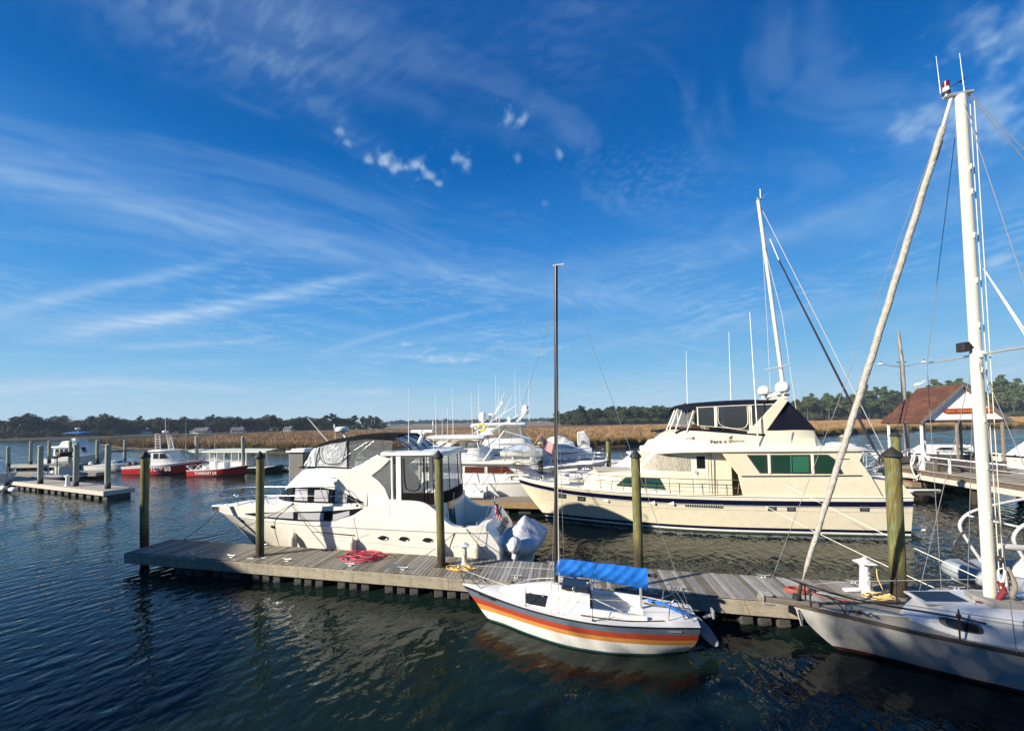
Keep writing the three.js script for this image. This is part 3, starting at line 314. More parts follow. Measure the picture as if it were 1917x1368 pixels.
// ---------------------------------------------------------------- the near floating dock
const WL = -.25, DOCK = { o: [-15.07, -16.05], a: 13 };
const ca = Math.cos(13 * D2R), sa = Math.sin(13 * D2R);
const dk = (x, y, z) => [DOCK.o[0] + x * ca - z * sa, y, DOCK.o[1] + x * sa + z * ca]; // dock axes -> world
const dock = thing('floating_dock', 'long grey plank floating dock running across the foreground', 'dock', [DOCK.o[0], 0, DOCK.o[1]], 13);
{
  const r = rng(17), tones = [[.32, .28, .21], [.25, .22, .17], [.4, .36, .28], [.3, .28, .24], [.19, .17, .13], [.34, .33, .31], [.45, .44, .42], [.27, .27, .265]].map(c => M(c, .85, { map: rep(tWood, .9, .35), bumpMap: rep(tWood, .9, .35), bumpScale: .004 }));
  const shapes = [0, 1, 2, 3].map(k => { const b = new MB(); b.rb(0, 0, 0, .136 - k * .001, .038, 1.8 + (k - 1.5) * .012, .008, 0, 0, 0, 1); const g = b.geo(); const uv = g.attributes.uv; for (let i = 0; i < uv.count; i++) uv.setXY(i, uv.getX(i) + k * .31, uv.getY(i) + k * .43); return g; });
  for (let i = 0; i < 240; i++) { const x = .075 + i * .146; if (Math.abs(x - 13.57) < .2 || Math.abs(x - 6.03) < .2 || Math.abs(x - 27.11) < .21) { // planks cut round a pile
      const pz = x < 8 ? -.62 : x < 20 ? -.91 : -1.06; const b = new MB(); const n0 = -1.8, n1 = pz - .2, f0 = pz + .2; b.rb(x, .481, (n0 + n1) / 2, .134, .038, n1 - n0, .006, 0, 0, 0, 1).rb(x, .481, f0 / 2, .134, .038, -f0, .006, 0, 0, 0, 1); b.build('plank', tones[i % 4], dock); continue; }
    const late = x > 14.6; const q = mesh('plank', shapes[(r() * 4) | 0], tones[late ? 3 + ((r() * 5) | 0) : (r() * 6) | 0], dock); q.position.set(x, .481 + (r() - .5) * .006, -.9 + (r() - .5) * .02); q.rotation.z = (r() - .5) * .012; }
  const fm = [[.46, .41, .31], [.42, .38, .29], [.5, .44, .33]].map(c => M(c, .85, { map: rep(tWood, .5, .9, Math.PI / 2), bumpMap: rep(tWood, .5, .9, Math.PI / 2), bumpScale: .004 }));
  for (let i = 0; i < 10; i++) { new MB().rb(i * 3.52 + 1.76, .262, .028, 3.515, .395, .05, .006, 0, 0, 0, 1).build('fascia_board', fm[i % 3], dock); new MB().rb(i * 3.52 + 1.76, .262, -1.828, 3.515, .395, .05, .006, 0, 0, 0, 1).build('fascia_board', fm[(i + 1) % 3], dock); }
  new MB().rb(-.028, .262, -.9, .05, .395, 1.9, .006, 0, 0, 0, 1).build('fascia_board', fm[1], dock);
  for (let i = 0; i < 56; i++) new MB().box(i * .64 + .3, .4, -.9, .05, .12, 1.7).build('joist', m.weathered, dock);
  const fg = [0, 1].map(k => new MB().rb(0, 0, 0, .345, .72, .72, .06, 0, 0, 0, 2).add(new THREE.TorusGeometry(.16, .012, 5, 12).rotateX(Math.PI / 2), mat4(0, .1, .3)).geo());
  for (let k = -4; k < 15; k++) for (let j = 0; j < 3; j++) { const x = 10.02 + k * 1.84 + j * .465; if (x < .2 || x > 35) continue; for (const z of [-.42, -1.4]) { const q = mesh('float', fg[(k + j) & 1], m.floatB, dock); q.position.set(x + (r() - .5) * .03, -.27, z + (r() - .5) * .02); } }
  for (const [x, z] of [[5.9, -.3], [6.3, -.45], [13.9, -.75], [27.4, -.6]]) new MB().rb(x, .503, z, .26, .012, .12, .004).build('bracket_plate', m.alu, dock);
  for (const [x, z] of [[6.03, -.62], [13.57, -.91], [27.11, -1.06]]) { const b = new MB(); b.box(x, .49, z - .23, .5, .05, .05).box(x, .49, z + .23, .5, .05, .05).box(x - .23, .49, z, .05, .05, .41).box(x + .23, .49, z, .05, .05, .41); b.build('pile_collar', m.darkSteel, dock); }
}
// ---------------------------------------------------------------- piles
const tPile = tex(256, 1024, (u, v) => { const y = v * 8 - 2.4 + .35 * pf(u, v, 6, 8, 3, 2); // real height zones of growth: wet dark timber, olive weathered timber, pale lichen
  const g = .8 + .5 * pf(u, v, 40, 12, 4) - .35 * smooth(.15, .4, pf(u, v, 60, 5, 3, 5)); const k = smooth(.75, 1.55, y), l = smooth(.1, .35, pf(u, v, 5, 16, 4, 11)) * smooth(.9, 1.6, y), gr = smooth(-.1, .3, pf(u, v, 4, 5, 3, 4));
  let c = [lerp(.05, lerp(.2, .14, gr), k), lerp(.038, lerp(.17, .16, gr), k), lerp(.022, .05, k)]; c = c.map((x, i) => lerp(x, [.2, .25, .15][i], l * .55) * g); return c; });
const tPileD = tex(128, 512, (u, v) => { const y = v * 8 - 2.4 + .3 * pf(u, v, 6, 8, 3, 2), g = .85 + .4 * pf(u, v, 30, 6, 4), k = smooth(.7, 1.1, y); return [lerp(.03, .42, k) * g, lerp(.026, .39, k) * g, lerp(.02, .28, k) * g]; });
const pileM = M([1, 1, 1], .85, { map: tPile, bumpMap: rep(tWood, 2, 2), bumpScale: .012 }), pileFarM = M([1, 1, 1], .85, { map: tPileD });
function pileGeo(r0, h, seed, seg = 22, lean = 0) { const q = rng(seed), ph = q() * 6, g = grid((u, v) => { const a = u * T2, y = -2.4 + v * (h + 2.4), rr = r0 * (1.04 - .05 * v) * (1 + .02 * Math.sin(3 * a + ph) + .012 * n2(a * 2 + seed, y * 1.5)); return [Math.cos(a) * rr + .012 * Math.sin(y * .8 + ph) + lean * v, y, -Math.sin(a) * rr + .01 * Math.cos(y + ph)]; }, seg, 30); const uv = []; for (let i = 0; i <= seg; i++) for (let j = 0; j <= 30; j++) uv.push(i / seg + q() * 0, j / 30 * (h + 2.4) / 8); g.setAttribute('uv', new THREE.Float32BufferAttribute(uv, 2)); return g; }
function pile(p, h, r0, label, seed, cap = 'black', mat = pileM, group, lean = 0) { const t = thing('dock_pile', label, 'pile', [p[0], p[1], p[2]], 0, group); mesh('timber', pileGeo(r0, h, seed, 22, lean), mat, t);
  if (cap == 'black') { new MB().lathe([[0, h + .27], [.02, h + .265], [r0 * 1.28, h + .05], [r0 * 1.3, h + .0], [r0 * 1.22, h - .02], [0, h - .02]], [lean, 0, 0], 24).build('cap', m.rubber, t); new MB().cyl([lean, h + .005, r0 * 1.29], [lean, h + .035, r0 * 1.31], .016).build('cap_screw', m.steel, t); }
  else new MB().lathe([[0, h + .13], [r0 * 1.1, h + .03], [r0 * 1.12, h - .03], [0, h - .03]], [0, 0, 0], 16).build('cap', m.concrete, t); return t; }
pile(dk(-.22, 0, -.85), 4.36, .155, 'dark shaded timber pile at the left end of the near dock', 1);
pile(dk(6.03, 0, -.62), 4.36, .148, 'green timber pile on the near dock before the yacht bow', 2);
pile(dk(13.57, 0, -.91), 4.36, .145, 'leaning timber pile on the near dock left of the smaller pedestal', 3, 'black', pileM, undefined, -.12);
pile(dk(20.33, 0, -2.0), 4.28, .15, 'timber pile behind the blue sail cover in front of the cream yacht', 4);
pile(dk(27.11, 0, -1.06), 4.4, .172, 'thick lichen-spotted timber pile beside the big white pedestal', 5);
pile([10.9, 0, -34.4], 3.7, .19, 'green timber pile beyond the cream yacht bow before the white cruiser', 6);
pile([24.0, 0, -22.5], 4.3, .2, 'pale timber pile rising behind the thick pile at the cream yacht stern', 7);
pile([26.5, 0, -28.5], 4.0, .2, 'yellowish timber pile just behind the furled white headsail', 8, 'flat');
pile([4.2, 0, -30.2], 3.85, .2, 'brown timber pile beside the national flag behind the yachts', 9, 'flat');
// ---------------------------------------------------------------- power pedestals
function pedestal(p, h, label, angle, s = 1) { const t = thing('power_pedestal', label, 'power pedestal', p, angle); const w = .15 * s;
  new MB().rb(0, .03, 0, w * 2.1, .06, w * 2.1, .01).build('base', m.plastic, t);
  const post = mesh('post', (() => { const g = new THREE.CylinderGeometry(w * .74, w * 1.0, h * .8, 4, 1); g.rotateY(Math.PI / 4); g.translate(0, h * .4 + .05, 0); return boxUV(g.toNonIndexed()); })(), m.plastic, t);
  for (const y of [h * .45, h * .58]) new MB().lathe([[0, .012], [.028, .012], [.032, 0]], [0, 0, 0], 12, new THREE.Matrix4().makeRotationX(Math.PI / 2)).build('outlet', m.grey, t).position.set(.03, y, w * .65);
  new MB().rb(0, h * .3, w * .63, .1 * s, .14, .01, .004, 0, -.05).build('door', m.lightGrey, t);
  new MB().rb(0, h * .84, 0, w * 1.7, .05, w * 1.7, .01).rb(0, h * .8, 0, w * 1.4, .05, w * 1.4, .01).build('capital', m.plastic, t);
  const g = new THREE.ConeGeometry(w * 1.75, h * .13, 4); g.rotateY(Math.PI / 4); g.translate(0, h * .93, 0); const rf = mesh('roof', boxUV(g.toNonIndexed()), m.plastic, t); new MB().box(0, h * .87 - .015, 0, w * 2.45, .03, w * 2.45).build('eave', m.plastic, rf); new MB().rb(0, h * .995, 0, w * .42, .05, w * .42, .01).build('finial', m.plastic, rf); return t; }
pedestal(dk(14.36, .5, -.94), .86, 'smaller white power pedestal with a yellow cord by the yacht stern', -8, .9);
pedestal(dk(26.34, .5, -1.06), .98, 'big white power pedestal with a pale cord beside the thick pile', 8);
// ---------------------------------------------------------------- hoses, cords, cleats, mat
function coil(name, label, cat, p, R, n, r0, mat, seed, mess = .3, ends = []) { const q = rng(seed), pts = []; let cx = 0, cz = 0; for (let i = 0; i < n * 9; i++) { const a = i / 9 * T2; if (i % 9 == 0) { cx = (q() - .5) * R * mess * 2.4; cz = (q() - .5) * R * mess; } const rr = R * (.62 + .38 * q() * mess * 2 + .25 * Math.sin(i * .37)); pts.push([cx + Math.cos(a) * rr, r0 + Math.floor(i / 9) * r0 * .55 + q() * r0 * (1 + mess * 6), cz + Math.sin(a) * rr * .62]); } pts.push(...ends); const b = new MB(); b.tube(pts, r0, 6, false, pts.length * 4); const o = b.build(name, mat); o.position.set(...p); o.rotation.y = -13 * D2R; tag(o, label, cat); return o; }
coil('hose', 'tangled pink red hose lying on the dock beside the yacht', 'hose', dk(10.25, .5, -1.1), .72, 11, .017, m.pink, 5, .45, [[-.9, .05, .05], [-1.05, .02, .2]]);
coil('hose', 'brick red hose coiled on the dock by the ketch bow', 'hose', dk(24.45, .5, -.72), .36, 9, .017, m.brick, 6, .08, [[.5, .02, .25], [1.2, .02, .42], [2.0, .02, .38], [2.6, .02, .5]]);
coil('cable_coil', 'yellow cord looped at the foot of the smaller pedestal', 'power cord', dk(14.35, .5, -.62), .42, 5, .015, m.yellow, 7, .35, [[.12, .1, -.25], [.02, .4, -.2], [-.03, .62, -.16]]);
coil('cable_coil', 'pale yellow cord coiled before the big white pedestal', 'power cord', dk(26.45, .5, -.72), .34, 7, .013, M([.7, .5, .2], .6), 8, .25, [[.22, .1, -.2], [.1, .45, -.2], [.06, .72, -.17]]);
tag(new MB().rb(0, .008, 0, .78, .016, .36, .005).build('mat', M([.1, .115, .13], .9)), 'flat slate grey mat on the dock right of the pink hose', 'mat').position.set(...dk(11.86, .502, -.5)); scene.children[scene.children.length - 1].rotation.y = -13 * D2R;
tag(new MB().rb(0, .05, 0, .42, .1, .16, .05).build('cord_cover', m.plastic), 'white oval plastic cover on the dock left of the big pedestal', 'cover').position.set(...dk(25.95, .505, -1.0));
const cleat0 = thing('dock_cleat', 'pale metal dock cleat right of the pile before the yacht bow', 'cleat', dk(7.57, .5, -.27), 13, 'cleats of the long dock');
new MB().rb(0, .01, 0, .16, .02, .08, .005).build('base', m.alu, cleat0); new MB().cyl([-.045, .01, 0], [-.045, .075, 0], .016).cyl([.045, .01, 0], [.045, .075, 0], .016).build('leg', m.alu, cleat0); new MB().tube([[-.19, .1, 0], [-.1, .085, 0], [.1, .085, 0], [.19, .1, 0]], .017, 8).build('horn', m.alu, cleat0);
[[3.08, 'near the shaded left end of the long dock'], [5.02, 'in front of the pile before the yacht bow, near edge'], [10.22, 'just below the pink hose'], [12.3, 'in front of the slate grey mat'], [16.3, 'beside the striped sailboat bow'], [18.6, 'behind the striped sailboat mast'], [21.2, 'beside the striped sailboat stern'], [31, 'behind the big white mast']].forEach(([x, w]) => dup(cleat0, dk(x, .5, -.26), 13, 'pale metal dock cleat ' + w));
[[24.0, 'at the far dock edge behind the furled headsail foot'], [26.4, 'at the far dock edge just left of the big pedestal'], [28.9, 'at the far dock edge right of the thick pile'], [17.4, 'at the far dock edge behind the yacht tender'], [5.2, 'at the far dock edge under the yacht bow']].forEach(([x, w]) => dup(cleat0, dk(x, .5, -1.66), 13, 'pale metal dock cleat ' + w));
function line(name, label, a, b, sag, r, mat, cat = 'mooring line') { const P = []; for (let i = 0; i <= 10; i++) { const t = i / 10; P.push([lerp(a[0], b[0], t), lerp(a[1], b[1], t) - sag * 4 * t * (1 - t), lerp(a[2], b[2], t)]); } return tag(new MB().tube(P, r, 5, false, 20).build(name, mat), label, cat); }
// ---------------------------------------------------------------- other floating docks
function slab(label, p, angle, L, W, y, opt = {}) { const t = thing('floating_dock', label, 'dock', [p[0], 0, p[1]], angle); const n = Math.round(L / .3); new MB().box(L / 2, y - .02, -W / 2, L, .04, W).build('decking', opt.deck ?? m.weathered, t);
  const dm = opt.fascia ?? M([.42, .38, .3], .85, { map: woodU }); new MB().rb(L / 2, y - .2, .03, L, .36, .05, .006).build('fascia_board', dm, t); new MB().rb(L / 2, y - .2, -W - .03, L, .36, .05, .006).build('fascia_board', dm, t); for (const x of [-.03, L + .03]) new MB().rb(x, y - .2, -W / 2, .05, .36, W + .1, .006).build('fascia_board', dm, t);
  for (let x = .6; x < L - .3; x += 1.4) new MB().rb(x, y - .55, -W / 2, .8, .5, W * .8, .05).build('float', m.floatB, t); return t; }
slab('weathered dock behind the nearest yacht under the flybridge boats', [-12, -27.3], 12, 16.2, 2.6, .5, { fascia: M([.4, .27, .12], .85, { map: woodU }) });
slab('pale narrow floating dock at far left with the little white pedestal', [-54.5, -42.1], 24.2, 24.8, 2.0, .5, { deck: M([.45, .42, .36], .9, { map: woodU }), fascia: m.concrete });
slab('second floating dock at left reaching toward the red boats', [-78, -47.5], 2.5, 31, 2.4, .45, { deck: M([.4, .38, .34], .9, { map: woodU }) });
slab('short pale dock stub before the blue-topped cruiser', [-75, -58.8], 3, 11, 2.6, .45, { deck: M([.45, .42, .36], .9, { map: woodU }), fascia: m.concrete });
slab('dark floating dock alongside the pontoon boat', [-42, -50.6], 3, 24, 1.8, .35);
slab('small brown float at the foot of the gangway behind the cream yacht', [31.5, -28.6], 8, 4.2, 2.2, .5, { fascia: M([.34, .28, .18], .9, { map: woodU }), deck: M([.28, .13, .09], .8) });
[[-32.9, -33.3, 3.8, 'capped pile on the corner of the pale left dock'], [-37.7, -35.2, 3.8, 'capped pile left of the corner pile on the pale left dock'], [-43.4, -37.3, 3.65, 'capped pile standing behind the grey tower boat'], [-49.2, -46.0, 3.6, 'capped pile right behind the two front piles of the left dock'], [-71.6, -60.2, 3.5, 'capped pile left of the blue-topped cruiser, farther left one'], [-71.2, -62.4, 3.45, 'capped pile near the stern of the blue-topped cruiser'], [-62.6, -57.6, 3.5, 'capped pile at the bow of the blue-topped cruiser'], [-64.4, -63.4, 3.4, 'capped pile behind the black-topped runabout'], [-58.8, -62.3, 3.3, 'capped pile between the runabout and the red cabin boat'], [-71.0, -56.9, 2.9, 'short capped pile at the left picture edge'], [-38.6, -51.0, 4.0, 'capped pile before the pontoon boat near its middle'], [-30.2, -47.5, 3.9, 'capped pile before the right end of the pontoon boat'], [-49.5, -60, 3.6, 'capped pile behind the tower of the red cabin boat']].forEach(([x, z, h, l], i) => pile([x, 0, z], h + .45, .2, l, 40 + i, 'grey', pileFarM));
pedestal([-38.9, .5, -35.6], 1.05, 'little white pedestal on the pale left dock', 20, 1.2);
// ---------------------------------------------------------------- boats: shared shapes
function Hull(o) { // o: xb(y), xs(y) stem and stern profiles, b/w/s(t) half beam at sheer and waterline and sheer height, d(t) depth, fl(t) flare, tumble(y)
  const P = (t, v) => { const s = o.s(t), y = v >= 0 ? v * s : v * o.d(t); let hw = v >= 0 ? o.w(t) + (o.b(t) - o.w(t)) * Math.pow(v, o.fl(t)) : o.w(t) * Math.sqrt(Math.max(0, 1 - v * v * .999)); if (o.tumble && v > 0) hw -= o.tumble(y, t); return [lerp(o.xb(y), o.xs(y), t), y, Math.max(hw, .004)]; };
  const f = q => typeof q == 'function' ? q : () => q;
  const H = { o, P, tOf: (x, y) => clamp((x - o.xb(y)) / (o.xs(y) - o.xb(y))), z: (x, y) => { const t = H.tOf(x, y); return P(t, y / o.s(t))[2]; },
    strip(v0, v1, t0 = 0, t1 = 1, nt = 48, nv = 10, off = 0, side = 0) { v0 = f(v0); v1 = f(v1); const mk = s => grid((u, v) => { const t = lerp(t0, t1, Math.pow(u, 1.35)), q = P(t, lerp(v0(t), v1(t), v)); return [q[0], q[1], s * (q[2] + off)]; }, nt, nv, s < 0).toNonIndexed(); return side ? mk(side) : mergeGeometries([mk(1), mk(-1)]); },
    deck(t0 = 0, t1 = 1, drop = 0, inset = 0, camber = .06, nt = 36) { return grid((u, v) => { const t = lerp(t0, t1, Math.pow(u, 1.3)), q = P(t, 1), k = v * 2 - 1, w = Math.max(q[2] - inset, .002); return [q[0] + .0, q[1] - drop + camber * (1 - k * k), k * w]; }, nt, 10, true); },
    transom(v0 = -.6, n = 10) { return grid((u, v) => { const q = P(1, lerp(v0, 1, v)); return [q[0] + (o.bulge ?? .0) * (1 - Math.pow(u * 2 - 1, 2)), q[1], (u * 2 - 1) * q[2]]; }, 14, n, true); },
    edge(v, t0, t1, n = 40, dz = 0, dy = 0, s = 1) { const a = []; for (let i = 0; i <= n; i++) { const q = P(lerp(t0, t1, Math.pow(i / n, 1.3)), typeof v == 'function' ? v(lerp(t0, t1, Math.pow(i / n, 1.3))) : v); a.push([q[0], q[1] + dy, s * Math.max(q[2] + dz, 0)]); } return a; },
    loop(v, t1, dz, dy) { const a = H.edge(v, 0, t1, 30, dz, dy, -1).reverse(); return [...a, ...H.edge(v, 0, t1, 30, dz, dy, 1).slice(1)]; } };
  return H; }
function sec(x, yb, wb, yt, wt, rad = .08, crown = .04) { const half = [[yb, wb], [lerp(yb, yt - rad, .33), lerp(wb, wt, .33)], [lerp(yb, yt - rad, .66), lerp(wb, wt, .66)], [yt - rad, wt]]; for (let i = 1; i <= 4; i++) { const a = i / 4 * Math.PI / 2; half.push([yt - rad + rad * Math.sin(a), wt - rad + rad * Math.cos(a)]); } half.push([yt + crown * .75, wt * .5], [yt + crown, 0]); const xx = typeof x == 'function' ? x : () => x; const R = half.map(([y, z]) => [xx(y, z), y, z]); const Lh = half.slice(0, -1).reverse().map(([y, z]) => [xx(y, z), y, -z]); return [...R, ...Lh]; }
const local = (g, p) => g.localToWorld(V(...p)).toArray();
const both = f => { f(1); f(-1); };
function whip(name, parent, p, q, r = .016) { new MB().cyl(p, [lerp(p[0], q[0], .3), lerp(p[1], q[1], .3), lerp(p[2], q[2], .3)], r * 1.4, r, 6).cyl([lerp(p[0], q[0], .3), lerp(p[1], q[1], .3), lerp(p[2], q[2], .3)], q, r, r * .5, 6).build(name, m.white, parent); }
function radome(parent, p, r = .32, h = .2) { new MB().lathe([[0, 0], [r * .85, 0], [r, h * .25], [r, h * .6], [r * .88, h * .9], [0, h]], p, 24).build('radome', m.plastic, parent); }
function railRun(parent, top, foot, n, r = .014, mat = m.steel, mid = []) { // top(k), foot(k): k in 0..1 -> point
  const P = []; for (let i = 0; i <= 30; i++) P.push(top(i / 30)); new MB().tube(P, r, 6, false, 60).build('rail', mat, parent); for (const f of mid) { const Q = []; for (let i = 0; i <= 30; i++) { const a = top(i / 30), b = foot(i / 30); Q.push(a.map((x, j) => lerp(b[j], x, f))); } new MB().tube(Q, r * .7, 5, false, 60).build('rail', mat, parent); }
  for (let i = 0; i <= n; i++) new MB().cyl(foot(i / n), top(i / n), r * .9, r * .9, 6).build('stanchion', mat, parent); }
function flag(parent, p, w, h, seed, furled = false, name = 'flag') { // stars and stripes in cloth: stripes and canton as their own pieces
  const wav = (u, v) => furled ? [p[0] + .1 * Math.sin(v * 7 + u * 5) * (.4 + u) + u * w * .28, p[1] - v * h * .3 - u * h * 1.5 - .06 * Math.sin(u * 9), p[2] + .09 * Math.sin(u * 11 + v * 6)] : [p[0] + u * w * .62 + .03 * Math.sin(u * 8 + v * 3), p[1] - v * h * .95 - u * h * .85 - .05 * Math.sin(u * 6), p[2] + .13 * Math.sin(u * 7 + seed + v * 1.5) * (0.2 + u)];
  const rd = M([.36, .008, .02], .9), wh = M([.5, .48, .46], .9), bl = M([.012, .018, .09], .9);
  const f = new THREE.Group(); f.name = name; parent.add(f); const bit = (u0, u1, v0, v1, mat, nm) => mesh(nm, grid((u, v) => wav(lerp(u0, u1, u), lerp(v0, v1, v)), 16, 2), mat, f);
  for (let i = 0; i < 13; i++) bit(i < 7 ? .4 : 0, 1, i / 13, (i + 1) / 13, i % 2 ? wh : rd, 'stripe'); bit(0, .4, 0, 7 / 13, bl, 'canton');
  const st = new MB(); for (let i = 0; i < 5; i++) for (let j = 0; j < 6; j++) { const q = wav((j + .5) / 6 * .4, (i + .5) / 5 * 7 / 13); st.add(new THREE.CircleGeometry(w * .012, 5), mat4(q[0], q[1], q[2] + .006)).add(new THREE.CircleGeometry(w * .012, 5), mat4(q[0], q[1], q[2] - .006)); } const so = st.build('stars', wh, f); so.userData.kind = 'stuff'; return f; }
// ---------------------------------------------------------------- the nearest yacht: white sport yacht with black bimini
{
  const Y = thing('motor_yacht', 'white motor yacht with black bimini tied stern to the right at the near dock', 'yacht', [-11.89, WL, -19.33], 12.1);
  const sx = cv([[-1.86, 1.8], [-.76, 2.0], [1.4, 2.32], [3.5, 2.42], [5.4, 2.46], [7.4, 2.46], [7.9, 2.52], [8.35, 2.72], [9.3, 2.76], [10.15, 2.7], [10.6, 2.45], [11.1, 1.92], [11.5, 1.78], [12.4, 1.8], [12.9, 1.7]]);
  const H = Hull({ xb: cv([[-.8, 1.2], [0, .2], [.8, -.8], [1.5, -1.6], [1.8, -1.82], [3, -1.9]]), xs: cv([[-1, 12.9], [0, 13.05], [.8, 13.05], [1.3, 12.8], [1.8, 12.45], [3, 12.2]]), s: t => sx(lerp(-1.86, 12.5, t)), b: cv([[0, .06], [.02, .42], [.06, .86], [.12, 1.25], [.22, 1.7], [.35, 2.02], [.5, 2.14], [.85, 2.12], [.95, 2.0], [1, 1.86]]), w: cv([[0, .01], [.08, .36], [.2, 1.0], [.35, 1.62], [.5, 1.9], [.9, 1.95], [1, 1.8]]), d: cv([[0, .1], [.2, .7], [1, .6]]), fl: cv([[0, 1.5], [.3, 1.2], [.6, .7], [1, .5]]), tumble: (y) => Math.max(0, y - 1.75) * .16, bulge: .12 });
  const rub = t => clamp((1.72 - .13 * t) / H.o.s(t), 0, 1);
  mesh('hull', boxUV(mergeGeometries([H.strip(.08, rub, 0, 1, 64, 10), H.transom(-.3).toNonIndexed()])), m.gel, Y);
  mesh('topside', boxUV(H.strip(rub, 1, 0, 1, 90, 8)), m.gel, Y);
  mesh('bottom_paint', boxUV(H.strip(-1, .08)), m.bottomBlack, Y);
  const rb = new MB(); both(s => rb.tube(H.edge(rub, .0, 1, 50, .012, 0, s), .022, 6, false, 120)); rb.build('rub_rail', m.lightGrey, Y);
  const cr = new MB(); both(s => cr.tube(H.edge(t => rub(t) - .24, .1, .96, 50, .004, 0, s), .007, 5, false, 120)); cr.build('styling_line', m.grey, Y);
  mesh('deck', boxUV(H.deck(0, .78, .03, .04, .09).toNonIndexed()), m.deckW, Y);
  const cap = s => grid((u, v) => { const q = H.P(lerp(.66, 1, u), 1); return [q[0], q[1] + .02 * Math.sin(v * Math.PI), s * (q[2] - v * .3)]; }, 40, 4, s > 0).toNonIndexed(); const liner = s => grid((u, v) => { const q = H.P(lerp(.8, .985, u), 1); return [q[0], lerp(q[1], .95, v), s * (q[2] - .3)]; }, 24, 6, s > 0).toNonIndexed();
  mesh('coaming', boxUV(mergeGeometries([cap(1), cap(-1), liner(1), liner(-1)])), m.gel, Y);
  new MB().box(11.4, .93, 0, 2.2, .04, 3.3).build('cockpit_sole', m.deckW, Y); new MB().add(loft([-1.6, -.8, 0, .8, 1.6].map(z => { const x = 12.28 + .1 * (1 - z * z / 2.6); return [[x - .12, .95, z], [x - .2, 1.78, z], [x + .12, 1.82, z], [x + .2, 1.7, z]]; }))).build('transom_rail', m.gel, Y); new MB().rb(11.8, 1.2, 0, .5, .42, 2.4, .08).build('cockpit_seat', m.deckW, Y);
  new MB().box(10.62, 1.75, 0, .06, 1.7, 3.5).build('bulkhead', m.gel, Y);
  const dr = new MB().box(10.7, 2.1, .75, .06, 1.75, .95, 0, 0, .1).build('cockpit_door', m.white, Y); new MB().box(10.745, 2.15, .75, .04, 1.5, .76, 0, 0, .1).build('pane', m.glass, dr); new MB().cyl([10.72, 1.45, .75], [10.85, 2.9, .75], .015).build('centre_bar', m.white, dr);
  new MB().rb(13.45, .42, 0, 1.5, .11, 3.4, .05).build('swim_platform', m.deckW, Y); new MB().box(12.9, .25, 0, .5, .22, 2.6).build('platform_bracket', m.gel, Y);
  // name on the transom
  const nm = new MB(); nm.add(text('Lucky Me', .34, fontS), new THREE.Matrix4().makeRotationY(Math.PI / 2).premultiply(new THREE.Matrix4().makeRotationZ(.5)).premultiply(mat4(12.87, 1.42, .1))); nm.build('name_lettering', m.navy, Y); new MB().add(text('SAVANNAH GA', .13, fontS), new THREE.Matrix4().makeRotationY(Math.PI / 2).premultiply(new THREE.Matrix4().makeRotationZ(.35)).premultiply(mat4(13.05, 1.1, .0))).build('home_port_lettering', M([.1, .16, .3], .5), Y);
  // house and flybridge as one moulded fairing
  const hs = [[2.25, .9, 2.46, .8], [2.6, 1.2, 2.68, 1.08], [3.0, 1.44, 2.98, 1.3], [3.25, 1.56, 3.22, 1.42], [3.7, 1.68, 3.58, 1.5], [4.25, 1.76, 4.0, 1.56], [5.2, 1.82, 4.04, 1.66], [6.2, 1.84, 3.99, 1.72], [7.0, 1.85, 3.97, 1.75], [7.4, 1.85, 3.9, 1.76]];
  const hwz = (x, y) => { const f = k => pl(hs.map(q => [q[0], q[k]]))(x); return lerp(f(1), f(3), clamp((y - 2.38) / (f(2) - 2.38))); };
  new MB().add(loft(hs.map(([x, wb, yt, wt]) => sec(x, 2.38, wb, yt, wt, .12, .03)), { crease: .9 })).build('deckhouse', m.gel, Y);
  both(s => { const f = mesh('side_window', boxUV(panel([[2.5, 2.53], [4, 2.52], [5.6, 2.54], [7.3, 2.6]], [[2.5, 2.56], [2.9, 2.86], [3.35, 3.1], [4, 3.18], [5.2, 3.2], [6, 3.1], [6.6, 2.9], [7.3, 2.62]], hwz, .014, 36, 5, .02, s)), m.glass, Y);
    for (const [a, b] of [[3.85, 4.55], [4.9, 5.6], [5.92, 6.5]]) mesh('window_shade', boxUV(panel([[a, 2.6], [b, 2.61]], [[a, 3.1], [b, b > 6 ? 2.9 : 3.1]], hwz, .02, 5, 3, .012, s)), m.shade, f);
    const hw = mesh('hull_window', boxUV(panel([[1.1, 1.86], [2.4, 1.8], [4.4, 1.8], [5.9, 1.86], [6.9, 2.14], [7.35, 2.42]], [[1.1, 1.9], [2.4, 2.06], [4.4, 2.2], [5.9, 2.28], [6.9, 2.38], [7.35, 2.44]], H.z, .012, 40, 4, .02, s)), m.glass, Y);
    for (const [a, b] of [[2.35, 4.05], [4.3, 5.55], [6.0, 6.75]]) mesh('window_shade', boxUV(panel([[a, a < 3 ? 1.86 : 1.87], [b, b > 6 ? 2.13 : 1.89]], [[a, a < 3 ? 2.0 : 2.14], [b, b > 6 ? 2.31 : 2.2]], H.z, .02, 8, 3, .012, s)), m.shade, hw);
    for (const x of [9.0 - .95, 9.0 - .05, 9.95]) { const g = new THREE.SphereGeometry(1, 20, 10); g.scale(.21, .085, .03); const o = new MB().add(g, mat4(x + .2, 1.3 - .015 * x * .2, s * (H.z(x + .2, 1.3) - .008))).build('porthole', m.glass, Y); new MB().add(new THREE.TorusGeometry(1, .1, 6, 28), new THREE.Matrix4().compose(V(x + .2, 1.3 - .015 * x * .2, s * (H.z(x + .2, 1.3) + .012)), new THREE.Quaternion(), V(.21, .085, .12))).build('rim', m.steel, o); }
